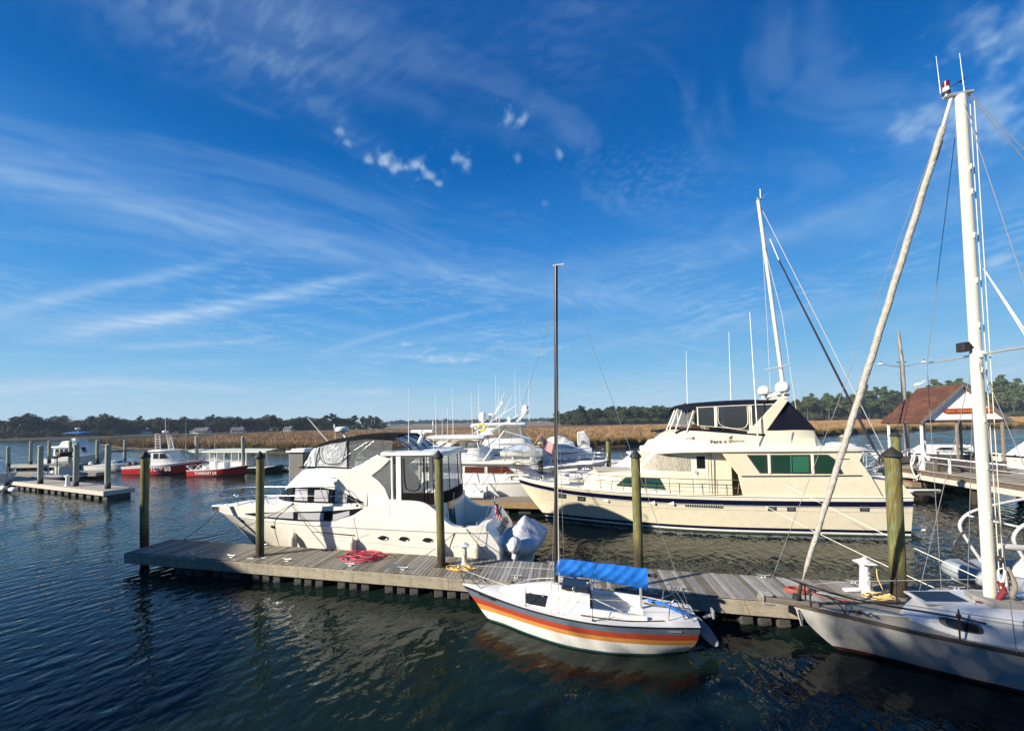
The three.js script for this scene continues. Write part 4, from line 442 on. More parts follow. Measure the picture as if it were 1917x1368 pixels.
    for (const [x, y] of [[2.75, 1.42], [.6, 1.5]]) { const g = new THREE.SphereGeometry(1, 16, 8); g.scale(.17, .08, .04); new MB().add(g, mat4(x, y, s * (H.z(x, y) - .01), 0, -s * .25)).build('porthole', m.glass, Y); }
    mesh('engine_vent', boxUV(panel([[4.95, 1.36], [7, 1.28]], [[4.95, 1.385], [7, 1.34]], H.z, .006, 12, 2, .02, s)), m.darkSteel, Y);
    mesh('engine_vent_trim', boxUV(panel([[4.7, 1.28], [6, 1.22], [7.2, 1.22], [7.6, 1.38]], [[4.7, 1.3], [6, 1.245], [7.2, 1.245], [7.6, 1.42]], H.z, .008, 20, 1, .02, s)), m.lightGrey, Y);
    new MB().tube([[3.95, 3.52, s * (hwz(3.95, 3.5) + .012)], [5.6, 3.6, s * (hwz(5.6, 3.6) + .012)], [7.0, 3.66, s * (hwz(7, 3.66) + .012)]], .014, 5).build('grab_rail', m.steel, Y);
    new MB().add(text('480', .11), mat4(7.35, 4.02, s * 1.79, 0, s < 0 ? Math.PI : 0)).build('model_numerals', m.grey, Y);
    new MB().ext([[6.0, 2.42], [8.42, 2.5], [8.38, 2.8], [8.22, 3.2], [7.95, 3.5], [7.62, 3.72], [8.05, 4.02], [8.5, 4.42], [7.9, 4.58], [7.2, 4.2], [6.7, 3.99], [6.0, 3.97]], 1.72, 1.8, .02, s < 0 ? mat4(0, 0, -3.52) : undefined).build('side_fairing', m.gel, Y);
    new MB().ext([[8.4, 2.82], [8.24, 3.2], [7.97, 3.52], [7.66, 3.72], [8.06, 3.98], [8.5, 4.38]], 1.755, 1.765, 0, s < 0 ? mat4(0, 0, -3.52) : undefined).build('quarter_window', m.smoke, Y);
    new MB().rb(8.55, 3.56, s * 1.82, .09, 1.9, .06, .02).rb(8.88, 3.58, s * 1.86, .24, 1.92, .08, .03).build('hardtop_post', m.white, Y);
    mesh('hull_hatch', boxUV(panel([[7.95, 2.1], [8.5, 2.1]], [[8.0, 2.62], [8.55, 2.64]], H.z, .008, 4, 4, .01, s)), m.gel, Y);
  });
  mesh('windscreen', boxUV(grid((u, v) => { const k = u * 2 - 1, x = lerp(2.32, 3.12, v) + .32 * k * k - .02; return [x, lerp(2.52, 3.12, v) + .015, k * lerp(.95, 1.38, v)]; }, 16, 5).toNonIndexed()), m.glass, Y);
  // hardtop and its enclosure
  const ht = [[7.85, 1.2], [7.98, 1.7], [8.3, 1.93], [9.2, 1.98], [10.2, 1.93], [10.6, 1.7], [10.8, 1.2]];
  new MB().add(loft(ht.map(([x, w]) => [[x, 4.53, w * .97], [x, 4.58, w], [x, 4.64, w * .98], [x, 4.69, w * .9], [x, 4.73, 0], [x, 4.69, -w * .9], [x, 4.64, -w * .98], [x, 4.58, -w], [x, 4.53, -w * .97]]), { closed: true, crease: 1 })).build('hardtop', m.white, Y);
  for (const z of [-1.1, 0, 1.1]) new MB().rb(9.5, 4.725 - Math.abs(z) * .03, z, 1.7, .012, .75, .005).build('nonslip_pad', M([.3, .33, .4], .8), Y);
  both(s => { const zf = () => 1.92; mesh('clear_panel', boxUV(panel([[9.0, 3.05], [10.4, 3.08]], [[9.0, 4.52], [10.4, 4.53]], zf, 0, 8, 6, .002, s)), m.smoke, Y); mesh('skirt', boxUV(panel([[9.0, 2.64], [10.42, 2.62]], [[9.0, 3.06], [10.4, 3.09]], zf, .006, 8, 4, .01, s)), m.black, Y); const zs = new MB(); for (const x of [9.03, 9.98, 10.12, 10.38]) zs.tube([[x, 2.7, s * 1.93], [x - .02, 4.5, s * 1.93]], .018, 5); zs.tube([[9.12, 4.45, s * 1.93], [9.14, 3.6, s * 1.935], [9.22, 3.25, s * 1.935], [9.45, 3.16, s * 1.935], [9.72, 3.22, s * 1.935], [9.82, 3.5, s * 1.935], [9.86, 4.45, s * 1.93]], .016, 5); zs.build('zip_seam', m.black, Y); });
  const aft = (v) => (u) => { const k = u * 2 - 1; return [10.42 + .42 * (1 - k * k) , v, -k * 1.92]; };
  mesh('clear_panel', boxUV(grid((u, v) => { const a = aft(0)(u); return [a[0] - v * .06 + .02 * Math.sin(u * 30), lerp(3.05, 4.52, v), a[2]]; }, 24, 6).toNonIndexed()), m.vinyl, Y);
  mesh('skirt', boxUV(grid((u, v) => { const a = aft(0)(u); return [a[0] + .03, lerp(2.58, 3.07, v), a[2]]; }, 20, 3).toNonIndexed()), m.black, Y);
  { const z = new MB(); for (const u of [.25, .5, .75]) { const a = aft(0)(u); z.tube([[a[0] + .02, 3.05, a[2]], [a[0] - .04, 4.5, a[2]]], .02, 5); } z.build('zip_seam', m.black, Y); }
  new MB().box(9.6, 2.42, 0, 2.1, .05, 3.5).build('aft_deck', m.deckW, Y); new MB().rb(9.4, 2.8, -.9, 1.1, .6, .6, .1).build('aft_seat', m.white, Y); new MB().rb(9.9, 2.75, .7, .55, .6, .6, .1).build('aft_chair', m.white, Y);
  // flybridge canvas
  const rs = [[4.35, 4.78, 1.28], [4.5, 4.98, 1.42], [4.8, 5.12, 1.5], [5.7, 5.3, 1.56], [6.85, 5.44, 1.58], [7.7, 5.46, 1.56], [8.5, 5.4, 1.5]];
  new MB().add(grid((u, v) => { const x = lerp(4.35, 8.5, u), y = cv(rs.map(q => [q[0], q[1]]))(x), w = cv(rs.map(q => [q[0], q[2]]))(x), k = v * 2 - 1; return [x, y - .1 * Math.pow(Math.abs(k), 2.2) - .16 * Math.pow(Math.abs(k), 14) + .01 * Math.sin(x * 5) * k, k * w]; }, 40, 20)).add(grid((u, v) => { const x = lerp(4.35, 8.5, u), y = cv(rs.map(q => [q[0], q[1]]))(x) - .02, w = cv(rs.map(q => [q[0], q[2]]))(x) - .01, k = v * 2 - 1; return [x, y - .1 * Math.pow(Math.abs(k), 2.2) - .16 * Math.pow(Math.abs(k), 14), k * w]; }, 40, 20)).build('bimini_top', m.black, Y);
  const ry = cv(rs.map(q => [q[0], q[1] - .25])), rw = cv(rs.map(q => [q[0], q[2]])), cy = cv([[4.1, 4.04], [5.5, 4.06], [6.8, 3.98], [7.4, 4.25], [8.0, 4.62], [8.6, 4.7]]);
  both(s => { for (const [a, b, mt] of [[4.45, 4.98, m.vinyl], [5.02, 6.38, m.vinyl], [6.46, 8.45, m.smoke]]) mesh('clear_panel', boxUV(grid((u, v) => { const x = lerp(a, b, u), bx = x - (1 - v) * .22 * clamp((6 - x) / 1.5), k = Math.pow(v, .9); return [bx, lerp(cy(x), ry(x), v) + .01 * Math.sin(u * 9 + v * 4), s * (lerp(1.62, rw(x), k) + .025 * Math.sin(u * 13 + v * 9) * Math.sin(v * 3.1))]; }, 20, 8).toNonIndexed()), mt, Y);
    const z = new MB(); for (const x of [4.45, 5.0, 6.42]) { const bx = x - .22 * clamp((6 - x) / 1.5); z.tube([[bx, cy(x), s * 1.63], [lerp(bx, x, .5), lerp(cy(x), ry(x), .5), s * 1.62], [x, ry(x), s * (rw(x) + .005)]], x > 6 ? .035 : .02, 5); } z.tube([[5.06, ry(5.1), s * 1.6], [5.1, 4.5, s * 1.64], [5.3, 4.25, s * 1.65], [5.75, 4.18, s * 1.65], [6.15, 4.3, s * 1.65], [6.32, 4.8, s * 1.63], [6.36, ry(6.3), s * 1.6]], .016, 5); const low = []; for (let i = 0; i <= 16; i++) { const x = lerp(4.3, 8.6, i / 16); low.push([x - .22 * clamp((6 - x) / 1.5), cy(x) - .01, s * 1.63]); } z.tube(low, .035, 5); z.build('zip_seam', m.black, Y); });
  mesh('clear_panel', boxUV(grid((u, v) => { const k = u * 2 - 1; return [lerp(4.12, 4.4, v) + .3 * k * k - .3 * (1 - 0), lerp(4.08, 4.85, v), k * lerp(1.55, 1.36, v)].map((q, i) => i == 0 ? q + .28 : q); }, 14, 6).toNonIndexed()), m.vinyl, Y);
  mesh('clear_panel', boxUV(grid((u, v) => { const k = u * 2 - 1; return [lerp(8.5, 9.35, v), lerp(5.36 - .2 * k * k, 4.76, Math.pow(v, 1.25)), k * lerp(1.48, 1.6, v)]; }, 18, 10).toNonIndexed()), m.vinyl, Y);
  for (const k of [-.98, -.5, 0, .5, .98]) new MB().tube([[8.5, 5.38 - .2 * k * k, k * 1.49], [8.95, 5.14 - .08 * k * k, k * 1.55], [9.36, 4.77, k * 1.61]], .025, 5).build('canvas_strap', m.black, Y);
  { const z = new MB(); both(s => z.tube([[6.5, 4.1, s * 1.5], [7.0, 4.7, s * 1.5], [7.6, 5.15, s * 1.5]], .016).tube([[5.6, 4.1, s * 1.5], [7.4, 5.2, s * 1.48]], .016)); z.build('bimini_frame', m.steel, Y); }
  new MB().rb(5.0, 4.2, .3, .5, .3, 1.2, .08).build('helm_console', m.white, Y); new MB().rb(5.7, 4.25, .5, .5, .5, .55, .12).rb(5.95, 4.55, .5, .16, .5, .5, .07).build('helm_seat', m.whiteCloth, Y); new MB().rb(6.9, 4.1, 0, .7, .35, 2.6, .1).build('flybridge_seat', m.whiteCloth, Y);
  // electronics
  new MB().cyl([9.1, 4.7, .55], [9.45, 5.45, .55], .1, .075, 10).build('radar_mast', m.white, Y); new MB().rb(9.42, 5.5, .55, 1.05, .14, .3, .06).rb(9.42, 5.42, .55, .3, .1, .3, .04).build('radar_antenna', m.plastic, Y); new MB().cyl([9.9, 4.7, .55], [9.9, 5.9, .55], .012).cyl([9.9, 5.75, .55], [9.9, 5.95, .55], .03).build('mast_light', m.white, Y);
  whip('whip_antenna', Y, [8.94, 4.7, 1.0], [8.98, 7.4, 1.0]); whip('whip_antenna', Y, [9.7, 4.7, -1.2], [9.75, 6.4, -1.2]); whip('whip_antenna', Y, [9.9, 4.7, -1.4], [9.95, 6.6, -1.4]);
  new MB().cyl([5.3, 5.15, -.1], [5.1, 5.55, -.1], .07).build('radome_post', m.white, Y); radome(Y, [5.05, 5.52, -.1], .3, .26); new MB().cyl([4.85, 5.1, .1], [4.78, 5.75, .1], .014).cyl([4.79, 5.7, .1], [4.78, 5.9, .1], .035).build('anchor_light', m.white, Y); new MB().cyl([4.55, 5.1, .3], [3.4, 6.25, .2], .022, .016).build('staff', m.white, Y);
  // rails, fenders, deck gear
  both(s => { const T = k => { const t = lerp(0.0, .655, k), q = H.P(t, 1); const h = k < .88 ? .78 : lerp(.78, .02, smooth(.88, 1, k)); return [q[0] - .28 * (1 - k) , q[1] + h, s * Math.max(q[2] - .1, 0)]; }, F = k => { const q = H.P(lerp(0.012, .655, k), 1); return [q[0] + .22, q[1] + .02, s * Math.max(q[2] - .1, .02)]; }; railRun(Y, T, F, 9, .016, m.steel, [.5]); });
  new MB().rb(-1.75, 1.86, 0, .9, .07, .4, .03).build('bow_pulpit', m.gel, Y); new MB().cyl([-2.15, 1.75, 0], [-1.4, 1.95, 0], .03).box(-2.15, 1.72, 0, .08, .2, .3).build('anchor', m.steel, Y); new MB().rb(.6, 2.3, 0, .6, .08, .6, .03).build('deck_hatch', m.glass, Y); new MB().ball([-.9, 2.4, 0], .12, 12, .8).build('spotlight', m.steel, Y);
  // small mooring cleats with knotted line
  for (const x of [3.95, 7.05, 11.6]) new MB().ball([x, H.o.s(H.tOf(x, 2)) + .05, H.z(x, Math.min(2.3, H.o.s(H.tOf(x, 2)))) - .08], .07, 8, .7).build('cleat', m.rubber, Y);
  flag(Y, [12.55, 2.65, .55], .8, .5, 2, true); new MB().cyl([12.35, 1.8, .5], [12.6, 2.75, .58], .014).build('flag_staff', m.white, Y);
  Y.updateMatrixWorld(true);
  [[3.98, 'left'], [6.95, 'middle'], [10.65, 'right'], [12.15, 'far right']].forEach(([x, w], i) => { const z = H.z(x, .95) + .15; const t = thing('fender', ['cream fender hanging nearest the yacht bow above the dock', 'cream fender right of the pile shadow on the yacht side', 'cream fender between the pink hose and the leaning pile', 'cream fender behind the smaller pedestal at the yacht quarter'][i], 'fender', local(Y, [x, .5, z]), 12.1); new MB().lathe([[0, 0], [.07, .02], [.15, .1], [.155, .55], [.11, .65], [.04, .7], [.035, .76], [0, .76]], [0, 0, 0], 16).build('body', m.fender, t); new MB().tube([[0, .74, 0], [0, 1.2, -.03], [0, 1.55, -.1]], .009, 5).build('lanyard', m.rope, t); });
  line('mooring_line', 'dark bow line running from the yacht stem to the dock corner', local(Y, [-1.5, 1.85, .3]), dk(.9, .56, -1.65), .12, .014, m.ropeD); line('mooring_line', 'long dark line from the yacht side to the left dock corner', local(Y, [3.95, 2.48, 2.0]), dk(.95, .56, -1.62), .3, .014, m.ropeD);
  line('mooring_line', 'dark spring line from the yacht side down to the dock cleat', local(Y, [3.98, 2.48, 2.04]), dk(8.3, .56, -1.62), .05, .014, m.ropeD); line('mooring_line', 'dark stern line from the yacht quarter to the pedestal cleat', local(Y, [11.6, 1.85, 1.95]), dk(15.2, .56, -1.6), .05, .014, m.ropeD); line('mooring_line', 'dark stern line crossing behind the leaning pile', local(Y, [11.6, 1.85, 1.95]), dk(12.6, .55, -1.65), .03, .014, m.ropeD); line('mooring_line', 'pale line from the stern rail toward the striped sailboat mast', local(Y, [13.9, .5, 1.3]), local(Y, [11.6, 1.85, 1.95]), .02, .01, m.rope);
  tag(new MB().tube([[0, .03, 0], [.15, .05, .06], [.3, .03, -.02], [.18, .06, -.05], [.4, .04, .05], [.52, .03, 0]], .035, 6).build('rope_bundle', m.ropeD), 'black rope bundle lying at the dock edge near the bow fender', 'rope').position.set(...dk(8.1, .5, -1.55));
  // covered tender on the swim platform
  const T = thing('tender', 'small tender under a grey cover on the yacht swim platform', 'dinghy', local(Y, [13.75, .55, .0]), 12.1 - 84);
  const cvF = cv([[-1.75, .12], [-1.5, .55], [-.6, .78], [.5, .78], [1.3, .62], [1.75, .3]]), cvH = cv([[-1.75, .55], [-1.2, .75], [-.5, 1.05], [.0, 1.28], [.5, 1.05], [1.2, .85], [1.75, .72]]);
  new MB().add(loft([...Array(15)].map((_, i) => { const x = lerp(-1.75, 1.75, i / 14), w = cvF(x); return [[x, .3, w * .8], [x, .12, w * .5], [x, .02, 0], [x, .12, -w * .5], [x, .3, -w * .8]]; }), { crease: 1.2 })).build('hull', m.lightGrey, T);
  new MB().add(grid((u, v) => { const x = lerp(-1.78, 1.78, u), w = cvF(clamp(x, -1.75, 1.75)) + .03, hh = cvH(x), k = v * 2 - 1, a = Math.abs(k); const fold = .03 * Math.sin(x * 5 + k * 4) * (a > .3 ? 1 : .4) + .012 * Math.sin(x * 13 - k * 7); const y = a < .62 ? lerp(hh, .52, Math.pow(a / .62, 1.2)) : lerp(.52, .16, (a - .62) / .38); const zz = a < .62 ? a / .62 * w : w * (1 + .04 * Math.sin(x * 9)) - .12 * Math.max(0, (a - .85) / .15); return [x, y + fold, Math.sign(k) * (zz + fold * .4)]; }, 60, 40)).build('cover', m.greyCloth, T);
  const mo = new MB(); mo.add(new THREE.SphereGeometry(1, 20, 14), new THREE.Matrix4().compose(V(-1.85, .62, 0), new THREE.Quaternion().setFromEuler(new THREE.Euler(0, 0, .25)), V(.36, .3, .25))).cyl([-1.85, .4, 0], [-1.87, .12, 0], .09, .12, 10).build('motor_cover', m.whiteCloth, T); new MB().cyl([-1.87, .2, 0], [-1.9, -.55, 0], .05, .04).box(-1.93, -.5, 0, .3, .03, .1).build('motor_leg', m.alu, T);
  new MB().rb(-.5, .06, 0, .12, .1, 1.3, .03).rb(.7, .06, 0, .12, .1, 1.2, .03).build('chock', m.plastic, T);
}
// ---------------------------------------------------------------- the cream motor yacht
{
  const Y = thing('motor_yacht', 'long cream motor yacht with navy stripe and dark flybridge canvas', 'yacht', [3.5, WL, -23.4], 10);
  const sx = cv([[-1.64, 2.52], [-.6, 2.32], [.86, 2.12], [2.35, 2.02], [5, 1.93], [10, 1.86], [15.7, 1.88], [17.3, 1.92]]);
  const H = Hull({ xb: cv([[-1, 1.3], [0, .1], [1, -.75], [2, -1.45], [2.6, -1.72]]), xs: y => 17.15 + .06 * y, s: t => sx(lerp(-1.64, 17.3, t)), b: cv([[0, .05], [.02, .38], [.06, .85], [.12, 1.3], [.2, 1.72], [.3, 2.1], [.42, 2.32], [.6, 2.38], [.9, 2.34], [1, 2.25]]), w: cv([[0, .01], [.06, .3], [.14, .8], [.25, 1.4], [.4, 2.0], [.6, 2.25], [1, 2.15]]), d: cv([[0, .2], [.2, .9], [1, .7]]), fl: cv([[0, 1.9], [.25, 1.5], [.5, 1], [1, .8]]), bulge: .1 });
  const at = dy => t => clamp(1 - dy / H.o.s(t)), ab = y => t => y / H.o.s(t);
  mesh('hull', boxUV(mergeGeometries([H.strip(ab(.3), at(.46), 0, 1, 64, 10), H.transom(.02).toNonIndexed()])), m.cream, Y);
  mesh('bulwark', boxUV(H.strip(at(.2), 1, 0, 1, 64, 3)), m.creamLight, Y); both(s => mesh('navy_stripe', boxUV(H.strip(at(.46), at(.2), 0, 1, 64, 3, 0, s)), m.navyGloss, Y));
  mesh('boot_stripe', boxUV(H.strip(ab(.16), ab(.3), 0, 1, 64, 3)), m.navyGloss, Y); mesh('white_stripe', boxUV(H.strip(ab(.07), ab(.16), 0, 1, 64, 2)), m.white, Y); mesh('bottom_paint', boxUV(H.strip(-1, ab(.07))), M([.05, .075, .06], .7, { map: dirt }), Y);
  both(s => { new MB().tube(H.edge(at(.47), 0, 1, 50, .012, 0, s), .018, 5, false, 120).build('rub_rail', m.lightGrey, Y); new MB().tube(H.edge(ab(1.17), .02, 1, 50, .006, 0, s), .008, 4, false, 120).build('styling_line', m.khakiCloth, Y); new MB().tube(H.edge(1, 0, 1, 50, 0, 0, s), .035, 6, false, 120).build('toe_rail', m.creamLight, Y); });
  mesh('deck', boxUV(H.deck(0, 1, .1, .03, .06).toNonIndexed()), m.creamLight, Y);
  // trunk cabin on the foredeck
  const tr = [[2.3, .9, 2.3, .75], [2.6, 1.15, 2.62, .95], [3.0, 1.3, 2.8, 1.1], [4, 1.52, 2.88, 1.35], [5.2, 1.72, 2.92, 1.55], [6.6, 1.86, 2.94, 1.7]];
  const tz = (x, y) => { const f = k => pl(tr.map(q => [q[0], q[k]]))(x); return lerp(f(1), f(3), clamp((y - 1.85) / (f(2) - 1.85))); };
  new MB().add(loft(tr.map(([x, wb, yt, wt]) => sec(x, 1.85, wb, yt, wt, .14, .05)), { crease: .9 })).build('trunk_cabin', m.cream, Y);
  new MB().rb(3.9, 2.94, 0, 2.0, .06, 1.7, .03).build('trunk_top', M([.45, .42, .36], .9, { map: dirt }), Y);
  // pilot house forward
  const ph = [[5.2, 1.35, 3.05, 1.2], [5.45, 1.5, 3.35, 1.35], [5.75, 1.62, 3.75, 1.45], [6.0, 1.72, 4.05, 1.55], [7.0, 1.86, 4.06, 1.76], [8.6, 1.9, 4.06, 1.84], [9.6, 1.92, 4.06, 1.88]];
  const pz = (x, y) => { const f = k => pl(ph.map(q => [q[0], q[k]]))(x); return lerp(f(1), f(3), clamp((y - 1.85) / (f(2) - 1.85))); };
  new MB().add(loft(ph.map(([x, wb, yt, wt]) => sec(x, 1.85, wb, yt, wt, .06, .0)), { crease: .9 })).build('pilot_house', m.cream, Y);
  mesh('windscreen_cover', boxUV(grid((u, v) => { const k = u * 2 - 1; return [lerp(5.2, 5.93, v) - .02 + .3 * Math.pow(Math.abs(k), 3), lerp(3.1, 4.03, v), k * lerp(1.24, 1.5, v)]; }, 16, 5).toNonIndexed()), m.khakiCloth, Y);
  both(s => {
    mesh('windscreen_cover', boxUV(panel([[5.3, 3.14], [6.3, 3.06], [7.66, 3.06]], [[6.02, 4.02], [6.9, 3.9], [7.66, 3.74]], pz, .012, 12, 5, .02, s)), m.khakiCloth, Y);
    const w = mesh('cabin_window', boxUV(panel([[3.9, 2.18], [6.42, 2.06]], [[4.42, 2.66], [6.14, 2.66]], tz, .012, 14, 4, .02, s)), m.glassG, Y); mesh('mullion', boxUV(panel([[5.25, 2.12], [5.33, 2.12]], [[5.25, 2.66], [5.33, 2.66]], tz, .02, 1, 2, .02, s)), m.black, w); mesh('sill', boxUV(panel([[3.9, 2.12], [6.45, 2.0]], [[3.9, 2.18], [6.42, 2.06]], tz, .03, 8, 1, .02, s)), m.creamLight, w);
    const d = mesh('side_door', boxUV(panel([[7.85, 1.92], [8.5, 1.92]], [[7.85, 3.92], [8.5, 3.92]], pz, .02, 3, 4, .03, s)), m.creamLight, Y); mesh('pane', boxUV(panel([[7.96, 3.2], [8.36, 3.2]], [[7.96, 3.84], [8.36, 3.84]], pz, .03, 2, 3, .02, s)), m.glass, d); mesh('door_panel', boxUV(panel([[7.98, 2.15], [8.36, 2.15]], [[7.98, 2.95], [8.36, 2.95]], pz, .028, 2, 3, .02, s)), m.cream, d); new MB().box(7.88, 3.0, s * 1.94, .03, .18, .03).build('handle', m.darkSteel, d);
    new MB().cyl([8.62, 1.9, s * 2.0], [8.62, 4.05, s * 1.98], .02).build('grab_pole', m.darkSteel, Y);
    // saloon side, full beam
    new MB().ext([[9.0, 4.07], [9.76, 2.92], [9.95, 1.86], [16.0, 1.86], [15.55, 2.86], [15.1, 3.64], [15.3, 4.07]], 2.2, 2.31, .02, s < 0 ? mat4(0, 0, -4.51) : undefined).build('saloon_side', m.cream, Y);
    const zf = () => 2.312; for (const [b, t] of [[[[10.72, 3.02], [11.1, 3.01]], [[10.15, 3.94], [11.1, 3.94]]], [[[11.22, 3.01], [13.0, 3.0]], [[11.22, 3.94], [13.0, 3.94]]], [[[13.14, 3.0], [14.38, 3.0]], [[13.14, 3.94], [13.75, 3.94], [14.05, 3.7], [14.38, 3.02]]]]) { const fr = mesh('saloon_window', boxUV(panel(b, t, zf, .008, 14, 5, .02, s)), m.darkSteel, Y);
      const inset = (p, dx, dy) => p.map(([x, y], i) => [x + (i == 0 ? dx : i == p.length - 1 ? -dx * 1.4 : -dx * .5), y + dy]); const pn = mesh('pane', boxUV(panel(inset(b, .07, .05), inset(t, .1, -.05), zf, .014, 14, 5, .01, s)), m.glassG, fr); if (b[1][0] < 13.1 && b[0][0] > 11.2) mesh('blind', boxUV(panel([[12.2, 3.08], [12.9, 3.08]], [[12.2, 3.86], [12.9, 3.86]], zf, .018, 2, 3, .008, s)), M([.03, .14, .08], .3), pn); if (b[0][0] > 11.2 && b[0][0] < 13) new MB().box(12.12, 3.47, s * 2.34, .05, .86, .02).build('mullion', M([.05, .16, .1], .3), pn); }
    for (const [x, sl] of [[11.16, 0], [13.07, 0]]) new MB().rb(x, 3.48, s * 2.325, .12, .98, .03, .01).build('window_post', m.creamLight, Y);
    new MB().tube([[9.85, 2.88, s * 2.36], [12, 2.9, s * 2.36], [15.1, 2.94, s * 2.36]], .018, 5).build('hand_rail', m.darkSteel, Y); new MB().rb(14.4, 3.72, s * 2.32, .5, .04, .02, .01).build('nameplate', m.darkSteel, Y);
    new MB().ext([[15.5, 1.88], [15.5, 2.78], [16.8, 2.6], [17.25, 2.0], [17.25, 1.9]], 2.14, 2.24, .02, s < 0 ? mat4(0, 0, -4.38) : undefined).build('aft_bulwark', m.cream, Y); new MB().tube([[15.4, 2.8, s * 2.2], [16.8, 2.63, s * 2.2]], .04, 6).build('cap_rail', m.teak, Y);
    mesh('engine_vent', boxUV(panel([[7.2, 1.28], [8.98, 1.24]], [[7.2, 1.5], [8.98, 1.45]], H.z, .008, 14, 2, .02, s)), m.black, Y); for (let i = 0; i < 16; i++) new MB().box(7.28 + i * .11, 1.37, s * (H.z(7.28 + i * .11, 1.37) + .01), .03, .17, .03).build('vent_slat', m.grey, Y);
    for (const [x, w0, y] of [[11.2, .3, 1.3], [12.05, .3, 1.3], [15.2, .32, 1.36], [.95, .42, 1.5], [2.05, .34, 1.42]]) { const w = w0 * 1.25, fr = mesh('port_light', boxUV(panel([[x - w / 2, y - .15], [x + w / 2, y - .15]], [[x - w / 2, y + .14], [x + w / 2, y + .14]], H.z, .012, 4, 2, .03, s)), m.rubber, Y); mesh('pane', boxUV(panel([[x - w * .36, y - .085], [x + w * .36, y - .085]], [[x - w * .36, y + .075], [x + w * .36, y + .075]], H.z, .022, 4, 2, .02, s)), M([.1, .11, .11], .12), fr); }
    for (const x of [3.3, 5.6, 6.5]) new MB().add(new THREE.ConeGeometry(.12, .3, 8, 1).rotateZ(Math.PI / 2).scale(1, 1, .6), mat4(x, 1.42, s * (H.z(x, 1.4) + .03))).build('hull_vent', m.creamLight, Y);
    // arch legs and the canvas wing behind
    new MB().ext([[10.45, 5.0], [11.26, 4.95], [12.42, 6.66], [12.05, 6.78]], 1.68, 1.8, .03, s < 0 ? mat4(0, 0, -3.48) : undefined).build('arch_leg', m.cream, Y);
    mesh('canvas_wing', boxUV(grid((u, v) => { const a = [lerp(11.3, 13.6, u), 5.13], b = [lerp(12.36, 12.5, u), 6.6]; return [lerp(a[0], b[0], v) + .02 * Math.sin(u * 9), lerp(a[1], b[1], v), s * (1.78 - .14 * v + .03 * Math.sin(u * 7 + v * 3))]; }, 14, 10).toNonIndexed()), m.navy, Y);
  });
  mesh('canvas_wing', boxUV(grid((u, v) => [lerp(13.6, 12.5, v), lerp(5.13, 6.6, v), lerp(1.78, 1.64, v) * (1 - 2 * u)], 8, 8).toNonIndexed()), m.navy, Y);
  new MB().box(15.25, 2.95, 0, .08, 2.1, 4.4).build('aft_bulkhead', m.cream, Y); new MB().rb(17.6, .25, 0, .95, .1, 3.6, .04).build('swim_platform', m.creamLight, Y);
  // boat deck overhang
  const ov = [[5.72, .95], [5.9, 1.5], [6.3, 1.95], [7.2, 2.25], [8.5, 2.4], [12, 2.42], [15, 2.4], [15.5, 2.2], [15.72, 1.6]];
  new MB().add(loft(ov.map(([x, w], i) => { const y = 4.02 + .04 * smooth(6, 9, x) - .05 * smooth(7.5, 6, x), th = i > 6 ? .18 : .25; return [[x, y, w * .98], [x, y + .05, w + .02], [x, y + th * .7, w], [x, y + th, w * .95], [x, y + th + .07, 0], [x, y + th, -w * .95], [x, y + th * .7, -w], [x, y + .05, -w - .02], [x, y, -w * .98]]; }), { closed: true, crease: .8 })).build('boat_deck', m.creamLight, Y);
  new MB().add(loft([[13.9, .9, .02], [14.2, 1.6, .12], [14.8, 1.9, .16], [15.4, 1.8, .1], [15.75, 1.2, .02]].map(([x, w, h]) => sec(x, 4.22, w, 4.3 + h, w * .9, .05, .04)), { crease: 1 })).build('aft_fairing', m.creamLight, Y);
  // flybridge
  const fb = [[6.3, 1.2, 4.42, 1.0], [6.7, 1.55, 4.72, 1.25], [7.1, 1.75, 5.0, 1.42], [7.5, 1.86, 5.2, 1.52], [8.4, 1.95, 5.16, 1.66], [10, 2.0, 5.0, 1.76], [11.35, 2.0, 4.86, 1.8]];
  const fz = (x, y) => { const f = k => pl(fb.map(q => [q[0], q[k]]))(x); return lerp(f(1), f(3), clamp((y - 4.26) / (f(2) - 4.26))); };
  new MB().add(loft(fb.map(([x, wb, yt, wt]) => sec(x, 4.26, wb, yt, wt, .07, -.02)), { crease: .9 })).build('flybridge', m.cream, Y);
  both(s => { new MB().tube(fb.slice(2).map(([x, , yt, wt]) => [x, yt + .03, s * (wt - .06)]), .07, 8, false, 30).build('coaming_cushion', m.navy, Y); mesh('running_light_recess', boxUV(panel([[7.35, 4.72], [7.95, 4.7]], [[7.65, 4.86], [7.95, 4.86]], fz, .01, 4, 2, .02, s)), m.grey, Y); mesh('running_light', boxUV(panel([[7.82, 4.73], [7.93, 4.73]], [[7.82, 4.83], [7.93, 4.83]], fz, .02, 2, 2, .02, s)), m.redDk, Y);
    new MB().add(text('Pace o Vision', .19, fontB), mat4(9.45, 4.6, s * (fz(9.4, 4.6) + .01), s * -.17, s < 0 ? Math.PI : 0)).build('name_lettering', M([.1, .08, .06], .6), Y); new MB().ext([[0, 0], [.05, .1], [-.02, .16], [.1, .12], [.16, .2], [.17, .06], [.1, 0]], 0, .012, 0, mat4(9.55, 4.72, s * (fz(9.5, 4.75) + .006), s * -.17)).build('bird_emblem', M([.1, .08, .06], .6), Y); });
